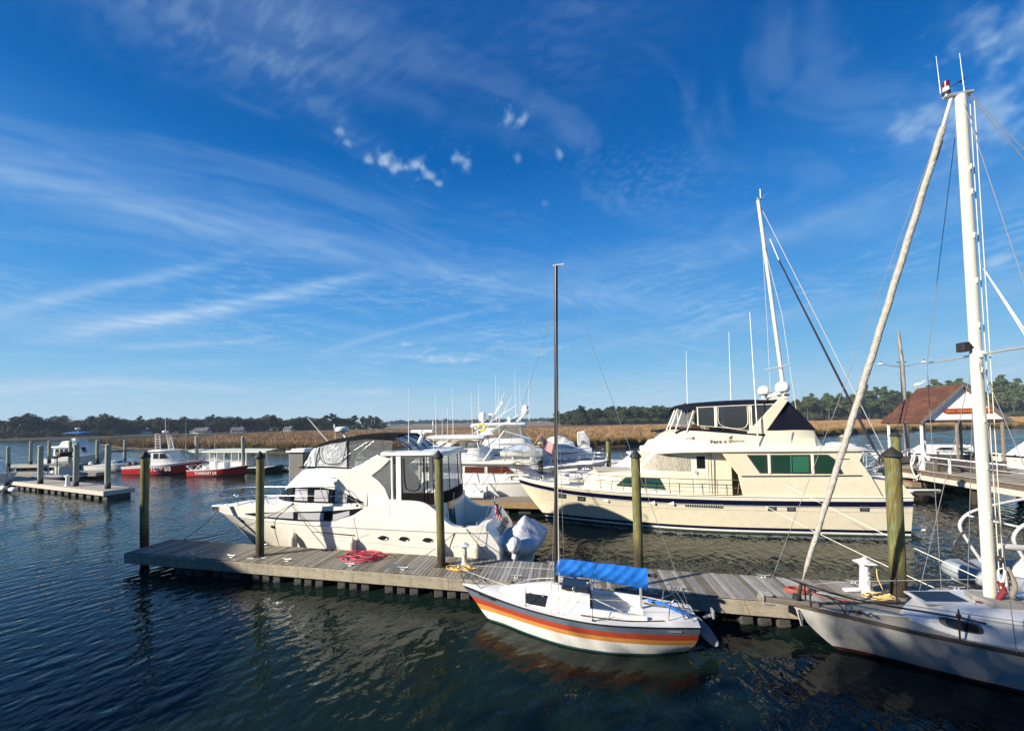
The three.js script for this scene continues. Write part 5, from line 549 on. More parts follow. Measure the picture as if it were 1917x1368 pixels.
  new MB().add(loft([[11.3, 1.98, 5.14, 1.8], [12, 1.98, 5.15, 1.8], [13.5, 1.9, 5.13, 1.75], [13.62, 1.8, 4.95, 1.7], [13.95, 1.7, 4.34, 1.6]].map(([x, wb, yt, wt]) => sec(x, 4.26, wb, yt, wt, .05, .02)), { crease: .6 })).build('aft_locker', m.cream, Y); both(s => new MB().box(12.4, 4.72, s * 1.9, .012, .8, .04).build('locker_seam', m.khakiCloth, Y));
  new MB().add(grid((u, v) => { const x = lerp(7.55, 12.25, u), y = cv([[7.55, 6.45], [7.8, 6.62], [9, 6.74], [11, 6.8], [12.25, 6.76]])(x), w = cv([[7.55, 1.2], [7.9, 1.5], [9, 1.66], [12.25, 1.62]])(x), k = v * 2 - 1; return [x, y - .08 * k * k - .22 * Math.pow(Math.abs(k), 12), k * w]; }, 36, 20)).add(grid((u, v) => { const x = lerp(7.55, 12.25, u), y = cv([[7.55, 6.43], [7.8, 6.6], [9, 6.72], [11, 6.78], [12.25, 6.74]])(x), w = cv([[7.55, 1.18], [7.9, 1.48], [9, 1.64], [12.25, 1.6]])(x), k = v * 2 - 1; return [x, y - .08 * k * k - .22 * Math.pow(Math.abs(k), 12), k * w]; }, 36, 20)).build('bimini_top', m.navy, Y);
  const smokeD = new THREE.MeshPhysicalMaterial({ color: col(.16, .18, .2), roughness: .06, transmission: .8, thickness: 0, ior: 1.5, side: THREE.DoubleSide });
  both(s => { for (const [a, b] of [[8.2, 8.95], [9.12, 10.6], [10.78, 11.6]]) mesh('clear_panel', boxUV(panel([[a, 5.46 - .1 * (a - 8.2)], [b, 5.46 - .13 * (b - 8.2)]], [[a, 6.38], [b > 11 ? 11.95 : b, 6.45]], () => 1.66, 0, 6, 4, .002, s)), smokeD, Y);
    const z = new MB(); for (const x of [8.16, 9.0, 9.07, 10.65, 10.74]) z.tube([[x, 5.44 - .12 * (x - 8.2), s * 1.67], [x, 6.42, s * 1.66]], .035, 5); z.tube([[8.1, 6.4, s * 1.66], [10, 6.45, s * 1.66], [12, 6.48, s * 1.64]], .025, 5).tube([[8.16, 5.44, s * 1.67], [9.5, 5.3, s * 1.67], [10.7, 5.1, s * 1.68]], .02, 5).tube([[9.16, 6.4, s * 1.675], [9.17, 5.6, s * 1.675], [9.35, 5.4, s * 1.675], [10.3, 5.26, s * 1.675], [10.52, 5.45, s * 1.675], [10.55, 6.4, s * 1.675]], .016, 5).build('enclosure_frame', m.creamLight, Y); });
  mesh('clear_panel', boxUV(grid((u, v) => { const k = u * 2 - 1; return [lerp(7.3, 7.72, v) + .5 * Math.pow(Math.abs(k), 3) + .15 * Math.sin(v * 3) * 0, lerp(5.42, 6.5, v) - .06 * k * k, k * lerp(1.62, 1.42, v)]; }, 20, 6).toNonIndexed()), m.smoke, Y);
  { const z = new MB(); for (const k of [-.95, -.5, 0, .5, .95]) { const p = v => [lerp(7.3, 7.72, v) + .5 * Math.pow(Math.abs(k), 3) - .02, lerp(5.42, 6.5, v) - .06 * k * k, k * lerp(1.62, 1.42, v)]; z.tube([p(-.25), p(.2), p(.6), p(1)], .03, 5); } z.build('enclosure_frame', m.creamLight, Y); }
  new MB().rb(8.3, 5.3, 0, .6, .4, 1.6, .1).build('helm_console', M([.1, .06, .04], .6), Y); new MB().rb(9.4, 5.25, .6, .5, .6, .5, .1).rb(9.6, 5.6, .6, .12, .5, .5, .05).build('helm_seat', m.navy, Y); new MB().rb(10.6, 5.15, 0, .8, .35, 2.6, .1).build('bench_seat', M([.2, .12, .08], .7), Y);
  // arch top with domes
  new MB().rb(12.25, 6.78, 0, .4, .12, 3.4, .04).build('arch_top', m.cream, Y); new MB().cyl([12.45, 6.6, .8], [12.55, 7.2, .8], .07).rb(12.2, 7.1, .8, 1.1, .07, .12, .03).cyl([11.75, 6.85, .8], [11.75, 7.05, .8], .08).build('dome_bracket', m.white, Y);
  for (const [x, y, r] of [[11.78, 7.02, .27], [12.68, 7.14, .32]]) new MB().lathe([[0, 0], [r * .75, 0], [r * .97, r * .3], [r, r * .75], [r * .9, r * 1.25], [r * .6, r * 1.62], [0, r * 1.78]], [x, y, .8], 24).build('satellite_dome', m.plastic, Y); radome(Y, [12.2, 6.86, .8], .32, .2); new MB().box(12.55, 6.95, 1.4, .2, .1, .14).build('horn', m.darkSteel, Y);
  whip('whip_antenna', Y, [8.03, 5.2, .5], [8.07, 9.65, .5], .02); whip('whip_antenna', Y, [10.91, 6.7, -1], [10.93, 10.9, -1], .02); whip('whip_antenna', Y, [10.85, 4.32, 2.0], [10.7, 11.25, 1.98], .026);
  // rail and deck fittings
  both(s => { const tt = k => lerp(.0, .605, k); const T = k => { const q = H.P(tt(k), 1); return [q[0] - .1 + .1 * k, q[1] + lerp(.85, .8, k), s * Math.max(q[2] - .14, .05)]; }, F = k => { const q = H.P(tt(k), 1); return [q[0], q[1], s * Math.max(q[2] - .12, .05)]; }; railRun(Y, T, F, 10, .02, m.teak, [.5]); const e = H.P(.605, 1); new MB().tube([T(1), [9.95, 2.68, s * (e[2] - .14)], [9.8, 2.5, s * (e[2] - .14)], [9.72, 1.95, s * (e[2] - .14)]], .02, 6).build('rail', m.teak, Y); });
  new MB().rb(1.05, 2.42, .1, .8, .62, 1.0, .04).build('deck_box', m.white, Y); new MB().rb(-1.5, 2.56, 0, 1.1, .08, .45, .03).build('pulpit', m.creamLight, Y); new MB().cyl([-.2, 2.25, 0], [-.2, 2.55, 0], .12).cyl([-.2, 2.45, -.25], [-.2, 2.45, .25], .09).build('windlass', m.steel, Y); new MB().cyl([-2.0, 2.45, 0], [-1.2, 2.6, 0], .03).box(-2.02, 2.4, 0, .1, .22, .34).build('anchor', m.steel, Y); new MB().cyl([.75, 2.9, .9], [1.9, 3.02, .95], .08, .08, 10).build('rolled_cover', m.creamLight, Y);
}
// ---------------------------------------------------------------- small striped sailboat
const SA = thing('sailboat', 'small white sailboat with blue red and orange stripes beside the near dock', 'sailboat', [-.81, WL, -11.7], 16.3);
{
  const sx = cv([[0, .96], [1.5, .88], [3.5, .81], [6.3, .8]]);
  const H = Hull({ xb: cv([[-.4, 1.6], [0, .85], [.5, .4], [1, -.02]]), xs: cv([[-.3, 5.6], [0, 5.95], [.3, 6.2], [.8, 6.3]]), s: t => sx(t * 6.3), b: cv([[0, .01], [.06, .17], [.15, .42], [.3, .76], [.45, .96], [.6, 1.03], [.8, .88], [1, .6]]), w: cv([[0, .005], [.1, .16], [.25, .48], [.45, .78], [.6, .82], [.85, .62], [1, .3]]), d: cv([[0, .15], [.5, .45], [1, .1]]), fl: () => .8 });
  const fr = a => () => a; const S = [[.06, .5, m.white, 'hull'], [.5, .62, m.orange, 'orange_stripe'], [.62, .8, m.stripeRed, 'red_stripe'], [.8, .95, m.stripeBlue, 'blue_stripe'], [.95, 1, m.rubber, 'rub_rail']];
  const low = cv([[0, .32], [.3, .44], [.6, .44], [1, .36]]), hi = cv([[0, .9], [.4, .95], [1, .95]]); const f = k => t => lerp(low(t), hi(t), k);
  mesh('hull', boxUV(mergeGeometries([H.strip(.06, f(0), 0, 1, 50, 8), H.transom(-.3, 8).toNonIndexed()])), m.white, SA); mesh('orange_stripe', boxUV(H.strip(f(0), f(.3))), m.orange, SA); mesh('red_stripe', boxUV(H.strip(f(.3), f(.66))), m.stripeRed, SA); mesh('blue_stripe', boxUV(H.strip(f(.66), f(1))), m.stripeBlue, SA); mesh('rub_rail', boxUV(H.strip(hi, 1, 0, 1, 50, 2, .006)), m.rubber, SA); mesh('bottom_paint', boxUV(H.strip(-1, .06)), m.tealBottom, SA);
  { const q = H.P(.1, .9); both(s => new MB().add(text('GA 5175 MV', .08, fontB, .004), mat4(.86, .842, s * (H.z(.86, .84) + .014), 0, s > 0 ? -.4 : Math.PI + .4, s > 0 ? -.05 : .05)).build('registration_lettering', m.black, SA)); }
  new MB().add(text('Sundown', .05, fontS, .003), mat4(5.7, .7, H.z(5.7, .7) + .006, 0, .2)).build('name_lettering', M([.3, .34, .38], .5), SA);
  const inC = (x, z) => x > 3.72 && x < 5.05 && Math.abs(z) < .5;
  // deck with a cockpit well
  const dg = (t0, t1, z0, z1) => grid((u, v) => { const t = lerp(t0, t1, u), q = H.P(t, 1), w = Math.max(q[2] - .01, .003), k = lerp(z0(q[0], w), z1(q[0], w), v); return [q[0], q[1] + .05 * (1 - Math.pow(k / w, 2)), k]; }, 24, 5, true).toNonIndexed(); const one = () => .999;
  mesh('deck', boxUV(mergeGeometries([dg(0, .585, (x, w) => -w, (x, w) => w), dg(.585, .8, (x, w) => -w, () => -.5), dg(.585, .8, () => .5, (x, w) => w), dg(.8, 1, (x, w) => -w, (x, w) => w)])), m.deckW, SA);
  const ck = new MB(); ck.box(4.38, .36, 0, 1.36, .03, 1.0).box(3.71, .62, 0, .03, .52, 1.0).box(5.05, .6, 0, .03, .5, 1.0).box(4.38, .6, .5, 1.36, .5, .02).box(4.38, .6, -.5, 1.36, .5, .02); ck.build('cockpit_well', m.white, SA); new MB().rb(4.38, .56, .39, 1.3, .05, .22, .02).build('cockpit_seat', m.white, SA); new MB().rb(4.38, .56, -.39, 1.3, .05, .22, .02).build('cockpit_seat', m.white, SA);
  const cb = [[1.15, .22, .97, .1], [1.6, .52, 1.07, .2], [2.1, .68, 1.15, .3], [2.8, .75, 1.23, .4], [3.4, .73, 1.23, .46], [3.72, .68, 1.18, .46]]; new MB().add(loft(cb.map(([x, wb, yt, wt]) => sec(x, .84, wb, yt, wt, .1, .03)), { crease: .9 })).build('cabin_top', m.deckW, SA);
  const sz = (x, y) => { const f = k => pl(cb.map(q => [q[0], q[k]]))(x); return lerp(f(1), f(3), clamp((y - .84) / (f(2) - .1 - .84))); };
  new MB().add(loft([[3.7, .53, .94], [4.4, .54, .93], [5.1, .53, .91]].map(([x, z, y]) => [[x, .8, z], [x, y, z + .01], [x, y, z + .09], [x, .8, z + .13]]), { crease: .5 })).build('coaming', m.white, SA); new MB().add(loft([[3.7, -.53, .94], [4.4, -.54, .93], [5.1, -.53, .91]].map(([x, z, y]) => [[x, .8, z], [x, y, z - .01], [x, y, z - .09], [x, .8, z - .13]]), { crease: .5 })).build('coaming', m.white, SA);
  { const h = mesh('fore_hatch', boxUV(panel([[2.04, .9], [2.56, .9]], [[1.97, 1.045], [2.6, 1.09]], sz, .03, 6, 4, .04)), M([.02, .022, .025], .15), SA); for (const x of [2.1, 2.48]) new MB().rb(x, 1.07, sz(x, 1.05) + .02, .06, .03, .05, .01).build('hinge', m.steel, h); }
  new MB().rb(3.32, 1.33, .05, .62, .05, .62, .02, 0, 0, -.05).build('companionway_hatch', M([.015, .02, .03], .12), SA); new MB().box(3.74, .98, .02, .04, .62, .5, 0, 0, .1).build('washboard', M([.02, .02, .022], .3), SA); new MB().rb(3.0, 1.3, 0, .06, .06, .7, .02).rb(3.35, 1.31, .38, .7, .05, .05, .02).rb(3.35, 1.31, -.3, .7, .05, .05, .02).build('hatch_rail', m.rubber, SA);
  // mast, boom, cover
  new MB().cyl([2.8, 1.28, 0], [3.02, 10.28, 0], .058, .05, 14).build('mast', M([.035, .03, .026], .35, { metalness: .3 }), SA); new MB().box(3.09, 10.3, 0, .32, .04, .05).build('mast_crane', m.alu, SA); new MB().rb(2.8, 1.3, 0, .2, .05, .16, .01).build('mast_step', m.alu, SA);
  new MB().cyl([2.88, 1.72, 0], [5.36, 1.72, 0], .045, .04, 10).build('boom', m.darkSteel, SA); new MB().ball([5.38, 1.72, 0], .06, 10).build('boom_end', m.rubber, SA);
  new MB().add(grid((u, v) => { const x = lerp(2.82, 5.2, u), a = v * T2, top = lerp(1.98, 1.9, u) + .008 * Math.sin(x * 6), bot = lerp(1.5, 1.42, Math.pow(u, .7)) + .05 * Math.sin(u * 5) + .008 * Math.sin(x * 11); const cy = (top + bot) / 2, ry = (top - bot) / 2, wz = lerp(.14, .12, u) * (1 + .05 * Math.sin(x * 13 + a * 2)); const fold = .016 * Math.sin(x * 7 + Math.cos(a) * 6) * smooth(.1, .8, 1 - Math.cos(a)) + .006 * Math.sin(x * 23 - Math.cos(a) * 5); return [x + (u > .98 ? 0 : .02 * Math.sin(a * 2)), cy + ry * Math.cos(a) + fold, wz * Math.sign(Math.sin(a)) * Math.pow(Math.abs(Math.sin(a)), .7) * (1 - .5 * Math.max(0, Math.cos(a)) - .1 * Math.max(0, -Math.cos(a))) + fold * 1.3]; }, 60, 28)).add(new THREE.CircleGeometry(.2, 14).rotateY(Math.PI / 2).scale(1, 1.1, .5), mat4(5.2, 1.67, 0)).add(new THREE.CircleGeometry(.2, 14).rotateY(Math.PI / 2).scale(1, 1.1, .6), mat4(2.82, 1.74, 0)).build('sail_cover', m.blueCloth, SA);
  const w = (a, b, r = .006, nm = 'stay') => new MB().cyl(a, b, r, r, 4).build(nm, m.wire, SA); w([.05, 1.02, 0], [2.95, 9.1, 0]); w([6.2, .9, 0], [3.2, 10.25, 0]); both(s => { w([2.95, .86, s * .92], [2.98, 9.1, 0], .006, 'shroud'); w([2.75, .86, s * .9], [2.9, 5.3, 0], .006, 'shroud'); }); for (const z of [-.09, .05, .1]) new MB().cyl([2.86 + z * .4, 1.35, z], [2.98, 9.8, z * .3], .006, .006, 4).build('halyard', m.ropeW, SA);
  // pulpit, pushpit, lifelines, fittings
  new MB().tube([[.62, .96, .14], [.25, 1.3, .16], [-.1, 1.52, .1], [-.18, 1.55, 0], [-.1, 1.52, -.1], [.25, 1.3, -.16], [.62, .96, -.14]], .013, 6).cyl([.06, 1.0, .0], [-.12, 1.52, .08], .012).cyl([.06, 1.0, 0], [-.12, 1.52, -.08], .012).build('pulpit', m.steel, SA);
  both(s => { new MB().tube([[5.6, .82, s * .5], [5.68, 1.25, s * .48], [5.78, 1.36, s * .46], [5.9, 1.25, s * .44], [6.2, .82, s * .4]], .013, 6).build('pushpit', m.steel, SA); for (const x of [2.05, 3.8]) { const z = H.z(x, .8) - .08; new MB().cyl([x, .82, s * z], [x, 1.36, s * z], .012, .01, 6).rb(x, .84, s * z, .06, .03, .06, .01).build('stanchion', m.darkSteel, SA); new MB().tube([[x + .05, .85, s * z], [x + .3, .86, s * (z - .08)], [x + .55, .9, s * (z - .2)]], .008, 5).build('sheet', m.ropeD, SA); } new MB().tube([[-.1, 1.5, s * .1], [1, 1.4, s * .5], [2.05, 1.34, s * .78], [3.8, 1.34, s * .9], [5.68, 1.3, s * .48]], .006, 5, false, 40).build('lifeline', m.ropeW, SA); new MB().tube([[3.5, .86, s * .8], [4.6, .84, s * .78], [5.5, .84, s * .55]], .015, 5).build('toe_track', m.darkSteel, SA); new MB().lathe([[0, 0], [.05, 0], [.04, .05], [.05, .09], [0, .09]], [3.3, 1.27, s * .36], 12).build('winch', m.steel, SA); });
  new MB().rb(5.02, 1.15, .02, .06, .6, .08, .01).build('tiller_post', m.alu, SA); new MB().tube([[5.05, .55, .1], [5.1, .5, .25], [5.0, .42, .1], [5.08, .55, 0]], .015, 5).build('mainsheet', m.ropeW, SA); new MB().tube([[5.25, .92, -.35], [5.6, .95, -.1], [6.15, .9, .25]], .05, 8).build('furled_sail_tie', m.blueCloth, SA); new MB().cyl([5.1, .93, -.1], [6.2, .98, .05], .018).build('tiller', m.teak, SA); new MB().tube([[1.3, 1.0, .1], [2, 1.15, -.4], [3.2, 1.3, -.2], [3.6, 1.15, .2], [4.5, .95, .55]], .009, 5).build('jib_sheet', m.ropeW, SA);
  // rudder lifted off the transom and the motor bracket
  const rd = new MB(); rd.add(new THREE.SphereGeometry(1, 20, 12), new THREE.Matrix4().compose(V(6.47, .52, .12), new THREE.Quaternion().setFromEuler(new THREE.Euler(.15, -.3, -.85)), V(.46, .16, .03))); rd.build('rudder', M([.3, .4, .46], .4, { map: dirt }), SA); new MB().box(6.62, .75, -.15, .2, .05, .05, 0, 0, .5).rb(6.74, .84, -.15, .05, .2, .22, .01).build('motor_bracket', m.alu, SA);
  const e = .55; new MB().cyl([6.0, .84, .35], [5.7, 1.6, .42], .012).cyl([6.1, .84, .3], [5.82, 1.62, .36], .012).build('boarding_ladder', m.darkSteel, SA);
  SA.updateMatrixWorld(true); line('mooring_line', 'slack pale line from the striped sailboat bow to the dock', local(SA, [.3, 1.0, -.1]), dk(15.3, .52, -.3), .1, .013, m.rope); line('mooring_line', 'pale stern line from the striped sailboat to the dock cleat', local(SA, [5.6, .95, -.5]), dk(21.3, .56, -.3), .03, .012, m.rope);
}
// ---------------------------------------------------------------- grey-white ketch at the right edge
{
  const S = thing('sailboat', 'big pale sailboat with bowsprit and white mast at the right edge', 'sailboat', [7.75, WL, -9.95], 14);
  const sx = cv([[0, 1.02], [1.5, .93], [3.5, .85], [7, .82], [11, .95]]);
  const H = Hull({ xb: cv([[-.6, 1.9], [0, .95], [.5, .4], [1.05, -.03]]), xs: cv([[-.5, 9.8], [.3, 10.9], [1, 11.3]]), s: t => sx(t * 11), b: cv([[0, .02], [.03, .15], [.09, .37], [.16, .67], [.25, .96], [.33, 1.22], [.46, 1.5], [.62, 1.6], [.8, 1.45], [1, .8]]), w: cv([[0, .01], [.05, .1], [.1, .3], [.2, .72], [.33, 1.14], [.5, 1.45], [.7, 1.4], [1, .4]]), d: cv([[0, .2], [.4, 1], [1, .2]]), fl: () => .9 });
  mesh('hull', boxUV(mergeGeometries([H.strip(.09, .98, 0, 1, 60, 10), H.transom(.0).toNonIndexed()])), M([.62, .62, .6], .16, { map: dirt, clearcoat: .6, clearcoatRoughness: .08 }), S); mesh('bottom_paint', boxUV(H.strip(-1, .09)), m.bottomRed, S);
  both(s => { const b = new MB(), A = H.edge(1, 0, 1, 60, .0, .025, s); b.add(loft(A.map(p => [[p[0], p[1] - .045, p[2] + s * .025], [p[0], p[1] + .03, p[2] + s * .02], [p[0], p[1] + .03, p[2] - s * .05], [p[0], p[1] - .045, p[2] - s * .05]]), { closed: true })); b.build('toe_rail', M([.13, .1, .08], .7, { map: woodU }), S); });
  mesh('deck', boxUV(H.deck(0, 1, .0, .03, .06).toNonIndexed()), m.deckTan, S); new MB().box(1.6, .995, .05, 2.2, .01, .05, -.1).build('deck_seam', m.white, S);
  const cb = [[2.35, .3, 1.0, .18], [2.6, .55, 1.12, .4], [2.95, .76, 1.33, .58], [3.3, .86, 1.4, .7], [4.2, 1.0, 1.42, .86], [6.2, 1.08, 1.46, .95], [7.5, 1.05, 1.46, .92]];
  const cz = (x, y) => { const f = k => pl(cb.map(q => [q[0], q[k]]))(x); return lerp(f(1), f(3), clamp((y - .85) / (f(2) - .85))); };
  new MB().add(loft(cb.map(([x, wb, yt, wt]) => sec(x, .85, wb, yt, wt, .07, .05)), { crease: .8 })).build('cabin_trunk', M([.78, .79, .8], .35, { map: dirt }), S);
  both(s => [2.95, 4.6, 5.6].forEach(x => { const oval = (k, n) => { const a = []; for (let i = 0; i <= n; i++) { const u = i / n; a.push([x - .24 * k + .48 * k * u, 1.13 + 0 * u]); } return a; }; const arc = (k, sg) => { const a = []; for (let i = 0; i <= 12; i++) { const c = -Math.cos(i / 12 * Math.PI); a.push([x + .27 * k * Math.sign(c) * Math.pow(Math.abs(c), .6), 1.13 + sg * .1 * k * Math.pow(Math.sin(i / 12 * Math.PI), .45)]); } return a; }; const w = mesh('port_light', boxUV(panel(arc(1, -1), arc(1, 1), cz, .015, 20, 4, .03, s)), M([.05, .06, .065], .35), S); mesh('pane', boxUV(panel(arc(.76, -1), arc(.76, 1), cz, .025, 20, 4, .02, s)), m.glass, w); }));
  { const h = new MB().rb(0, .02, 0, .92, .06, .66, .02).build('fore_hatch', m.white, S); h.position.set(3.08, 1.4, -.12); h.rotation.z = .1; h.rotation.y = -.04; new MB().rb(0, .052, 0, .78, .012, .54, .005).build('pane', M([.015, .018, .025], .3), h); }
  new MB().ext([[3.75, -.34], [4.5, -.34], [4.62, 0], [4.5, .34], [3.75, .34], [3.65, 0]], 0, .14, .02, mat4(0, 1.44, 0, -Math.PI / 2)).build('mast_step', M([.3, .29, .27], .8, { map: dirt }), S);
  new MB().add(new THREE.CylinderGeometry(.09, .1, 11.95, 20).scale(1.15, 1, .85), mat4(3.95, 7.5, 0, 0, 0, .004)).build('mast', m.mastW, S);
  [11.65, 11.06, 10.02, 8.94, 7.89, 6.84, 5.68, 4.59, 3.46].forEach((y, i) => { const b = new MB(), zz = .095; b.rb(3.98, y, zz, .05, .14, .03, .008); b.tube([[3.96, y - .06, zz], [3.9, y - .05, zz + .11], [3.88, y + .01, zz + .12], [3.9, y + .03, zz + .08]], .009, 5); b.build('mast_step_rung', m.alu, S); });
  new MB().rb(3.88, 13.5, 0, .55, .07, .12, .02).build('masthead', m.alu, S); new MB().cyl([3.66, 13.52, 0], [3.66, 13.62, 0], .07).build('light_base', m.rubber, S); new MB().cyl([3.66, 13.62, 0], [3.66, 13.72, 0], .06).build('light_lens', m.white, S); new MB().cyl([3.66, 13.72, 0], [3.66, 13.86, 0], .062).build('light_lens', M([.12, .01, .01], .3), S); whip('whip_antenna', S, [3.55, 13.6, 0], [3.5, 14.55, 0], .006); whip('whip_antenna', S, [4.0, 13.55, 0], [3.95, 14.5, 0], .007); new MB().cyl([3.75, 13.75, -.1], [4.4, 14.2, -.5], .011).add(new THREE.ConeGeometry(.025, .12, 8).rotateZ(-1.2), mat4(4.42, 14.2, -.5)).box(4.3, 14.12, -.45, .1, .02, .05).build('wind_vane', m.darkSteel, S);
  new MB().cyl([3.97, 7.2, 1.35], [3.95, 7.2, 0], .022, .028).cyl([3.95, 7.2, 0], [3.97, 7.2, -1.35], .028, .022).build('spreader', m.alu, S); new MB().rb(3.98, 7.2, .1, .14, .16, .1, .04).build('spreader_bracket', m.white, S); new MB().rb(3.72, 7.4, 0, .14, .22, .2, .02).add(new THREE.ConeGeometry(.11, .16, 4).rotateZ(-Math.PI / 2), mat4(3.88, 7.4, 0)).build('deck_light', m.rubber, S);
  // furled headsail, lashed in a spiral
  { const a = V(.18, 1.42, 0), b = V(3.72, 13.3, 0); const n = 260, nv = 12, ax = b.clone().sub(a), L = ax.length(); const ex = V(ax.y, -ax.x, 0).normalize(), ez = V(0, 0, 1); new MB().add(grid((u, v) => { const t = u, an = v * T2, p = a.clone().addScaledVector(ax, lerp(.02, .955, t)); const body = (.03 + .045 * Math.pow(Math.sin(Math.min(t * 1.25, 1) * Math.PI * .5 + .0), .7) * (1 - .55 * t)) * smooth(0, .04, t) + .012; const spir = 1 + .07 * Math.cos(an - t * 62) + .03 * Math.sin(t * 300 + an * 2) + .05 * n2(t * 40, an); return p.addScaledVector(ex, Math.cos(an) * body * spir).addScaledVector(ez, Math.sin(an) * body * spir).toArray(); }, n, nv)).build('furled_sail', M([.42, .4, .35], .85, { map: cloth, bumpMap: rep(tGrain, 2), bumpScale: .02 }), S);
    new MB().cyl([.12, 1.1, 0], [.22, 1.55, 0], .045, .035).cyl([.1, 1.16, 0], [.13, 1.28, 0], .09, .09, 14).build('furler_drum', m.rubber, S); new MB().rb(3.42, 12.2, 0, .1, .5, .1, .03, 0, 0, -.29).build('furler_swivel', m.darkSteel, S); new MB().cyl([3.45, 12.4, 0], [3.74, 13.42, 0], .03, .035).build('stay', m.mastW, S); }
  new MB().rb(-.1, 1.1, 0, 1.3, .13, .2, .015, 0, 0, -.06).build('bowsprit', m.weathered, S); new MB().rb(-.68, 1.14, 0, .04, .26, .26, .01).rb(-.55, 1.02, .12, .28, .04, .03, .01).rb(-.55, 1.02, -.12, .28, .04, .03, .01).rb(-.58, 1.24, 0, .22, .04, .24, .01).build('anchor_roller', m.alu, S); new MB().tube([[.05, .95, .1], [.1, .7, .13], [.14, .55, .12], [.16, .75, .08], [.1, .95, .05]], .016, 6).build('bow_line', m.ropeW, S);
  const wr = (a, b, r = .007, nm = 'stay', mt = m.wire) => new MB().cyl(a, b, r, r, 5).build(nm, mt, S); wr([-.6, 1.15, 0], [3.75, 13.4, 0], .006); both(s => { wr([4.0, .9, s * 1.3], [3.97, 7.2, s * 1.35], .007, 'shroud'); wr([3.97, 7.2, s * 1.35], [3.93, 13.3, s * .05], .007, 'shroud'); wr([3.4, .9, s * 1.2], [3.95, 7.1, s * .06], .007, 'shroud'); wr([4.6, .9, s * 1.4], [3.95, 7.1, s * .06], .007, 'shroud'); }); wr([11, 1.2, .3], [4.1, 13.45, .02], .008); wr([11, 1.2, -.3], [4.1, 13.45, -.02], .008); for (const z of [.12, .02]) wr([4.14, 1.6, z], [4.08, 13.2, z], .009, 'halyard', m.rope); wr([4.1, 9.2, .1], [6.5, 1.6, .9], .014, 'halyard', m.ropeW); wr([4.1, 9.2, .1], [6.75, 1.6, .9], .012, 'halyard', m.ropeW);
  // mast base gear
  new MB().lathe([[0, 0], [.06, 0], [.045, .06], [.06, .11], [0, .12]], [4.05, 2.5, .12], 14, new THREE.Matrix4().makeRotationX(Math.PI / 2)).build('winch', m.darkSteel, S); new MB().tube([[4.0, 1.58, .14], [4.06, 1.75, .17], [4.03, 2.0, .16], [4.08, 1.75, .19]], .05, 8).tube([[4.0, 1.58, .14], [3.8, 1.5, .2], [3.62, 1.48, .1]], .022, 6).build('red_halyard', M([.16, .012, .022], .8), S); new MB().tube([[4.05, 1.9, .17], [4.0, 2.25, .17], [4.08, 2.3, .18], [4.12, 1.95, .2], [4.02, 1.85, .19], [4.1, 2.2, .2]], .014, 6).build('rope_coil', m.ropeW, S); new MB().tube([[4.25, 2.3, .05], [4.3, 1.9, .15], [4.2, 1.7, .2], [4.35, 1.6, .12]], .05, 6).build('rope_coil', M([.2, .18, .15], .9), S);
  // rails
  const st = [[2.74, .85, .86], [5.5, .82, 1.45]]; both(s => { for (const [x, y, z] of st) { new MB().cyl([x, y, s * z], [x, y + .72, s * z], .016).rb(x, y + .58, s * z, .07, .09, .07, .02).build('stanchion', m.darkSteel, S); } new MB().tube([[.35, 1.5, s * .12], [1.4, 1.5, s * .5], [2.74, 1.5, s * .86], [5.5, 1.5, s * 1.45], [8, 1.5, s * 1.5]], .006, 5, false, 30).build('lifeline', s > 0 ? m.darkSteel : m.ropeW, S); }); new MB().cyl([.35, .98, .1], [.35, 1.5, .12], .018).ball([.35, 1.35, .11], .04).cyl([.35, .98, -.1], [.35, 1.5, -.12], .016).build('pulpit_post', m.darkSteel, S);
  new MB().tube([[-.9, 1.95, -.1], [.2, 1.62, .1], [1.2, 1.4, .32], [2.8, 1.38, .84], [3.15, 1.34, .92]], .022, 6).build('whisker_pole', m.darkSteel, S); new MB().cyl([.5, 1.42, .1], [1.3, 1.36, .32], .02).build('pole_end', m.white, S); new MB().tube([[-.95, 2.0, -.3], [-.2, 1.72, -.1], [.5, 1.45, .1], [.9, 1.2, .25], [1.0, .98, .3]], .013, 6).build('furling_line', m.rubber, S); new MB().tube([[.5, 1.05, 0], [.9, 1.02, .1], [1.3, 1.02, .1]], .016, 5).rb(1.35, 1.02, .12, .18, .06, .1, .02).tube([[1.2, 1.02, .28], [1.3, 1.1, .22], [1.42, 1.02, .3], [1.5, 1.08, .26], [1.6, 1.0, .34]], .015, 5).build('chain', m.darkSteel, S); new MB().cyl([1.2, .98, .15], [1.2, 1.28, .15], .012).cyl([1.05, .98, .2], [1.0, 1.35, .3], .012).build('cleat_post', m.steel, S);
  const bm = new MB(); new MB().cyl([4.15, 2.75, 0], [9.5, 2.55, 0], .07, .06, 12).build('boom', m.mastW, S);
  S.updateMatrixWorld(true); line('mooring_line', 'upper pale line from beside the furled headsail down to the ketch', local(S, [4.0, 1.9, -.3]), [13.2, 2.55, -17.0], .06, .012, m.ropeW); line('mooring_line', 'lower pale line from the furled headsail toward the ketch mast foot', local(S, [3.7, 1.3, -1.1]), [12.4, 1.6, -17.2], .06, .012, m.ropeW);
}
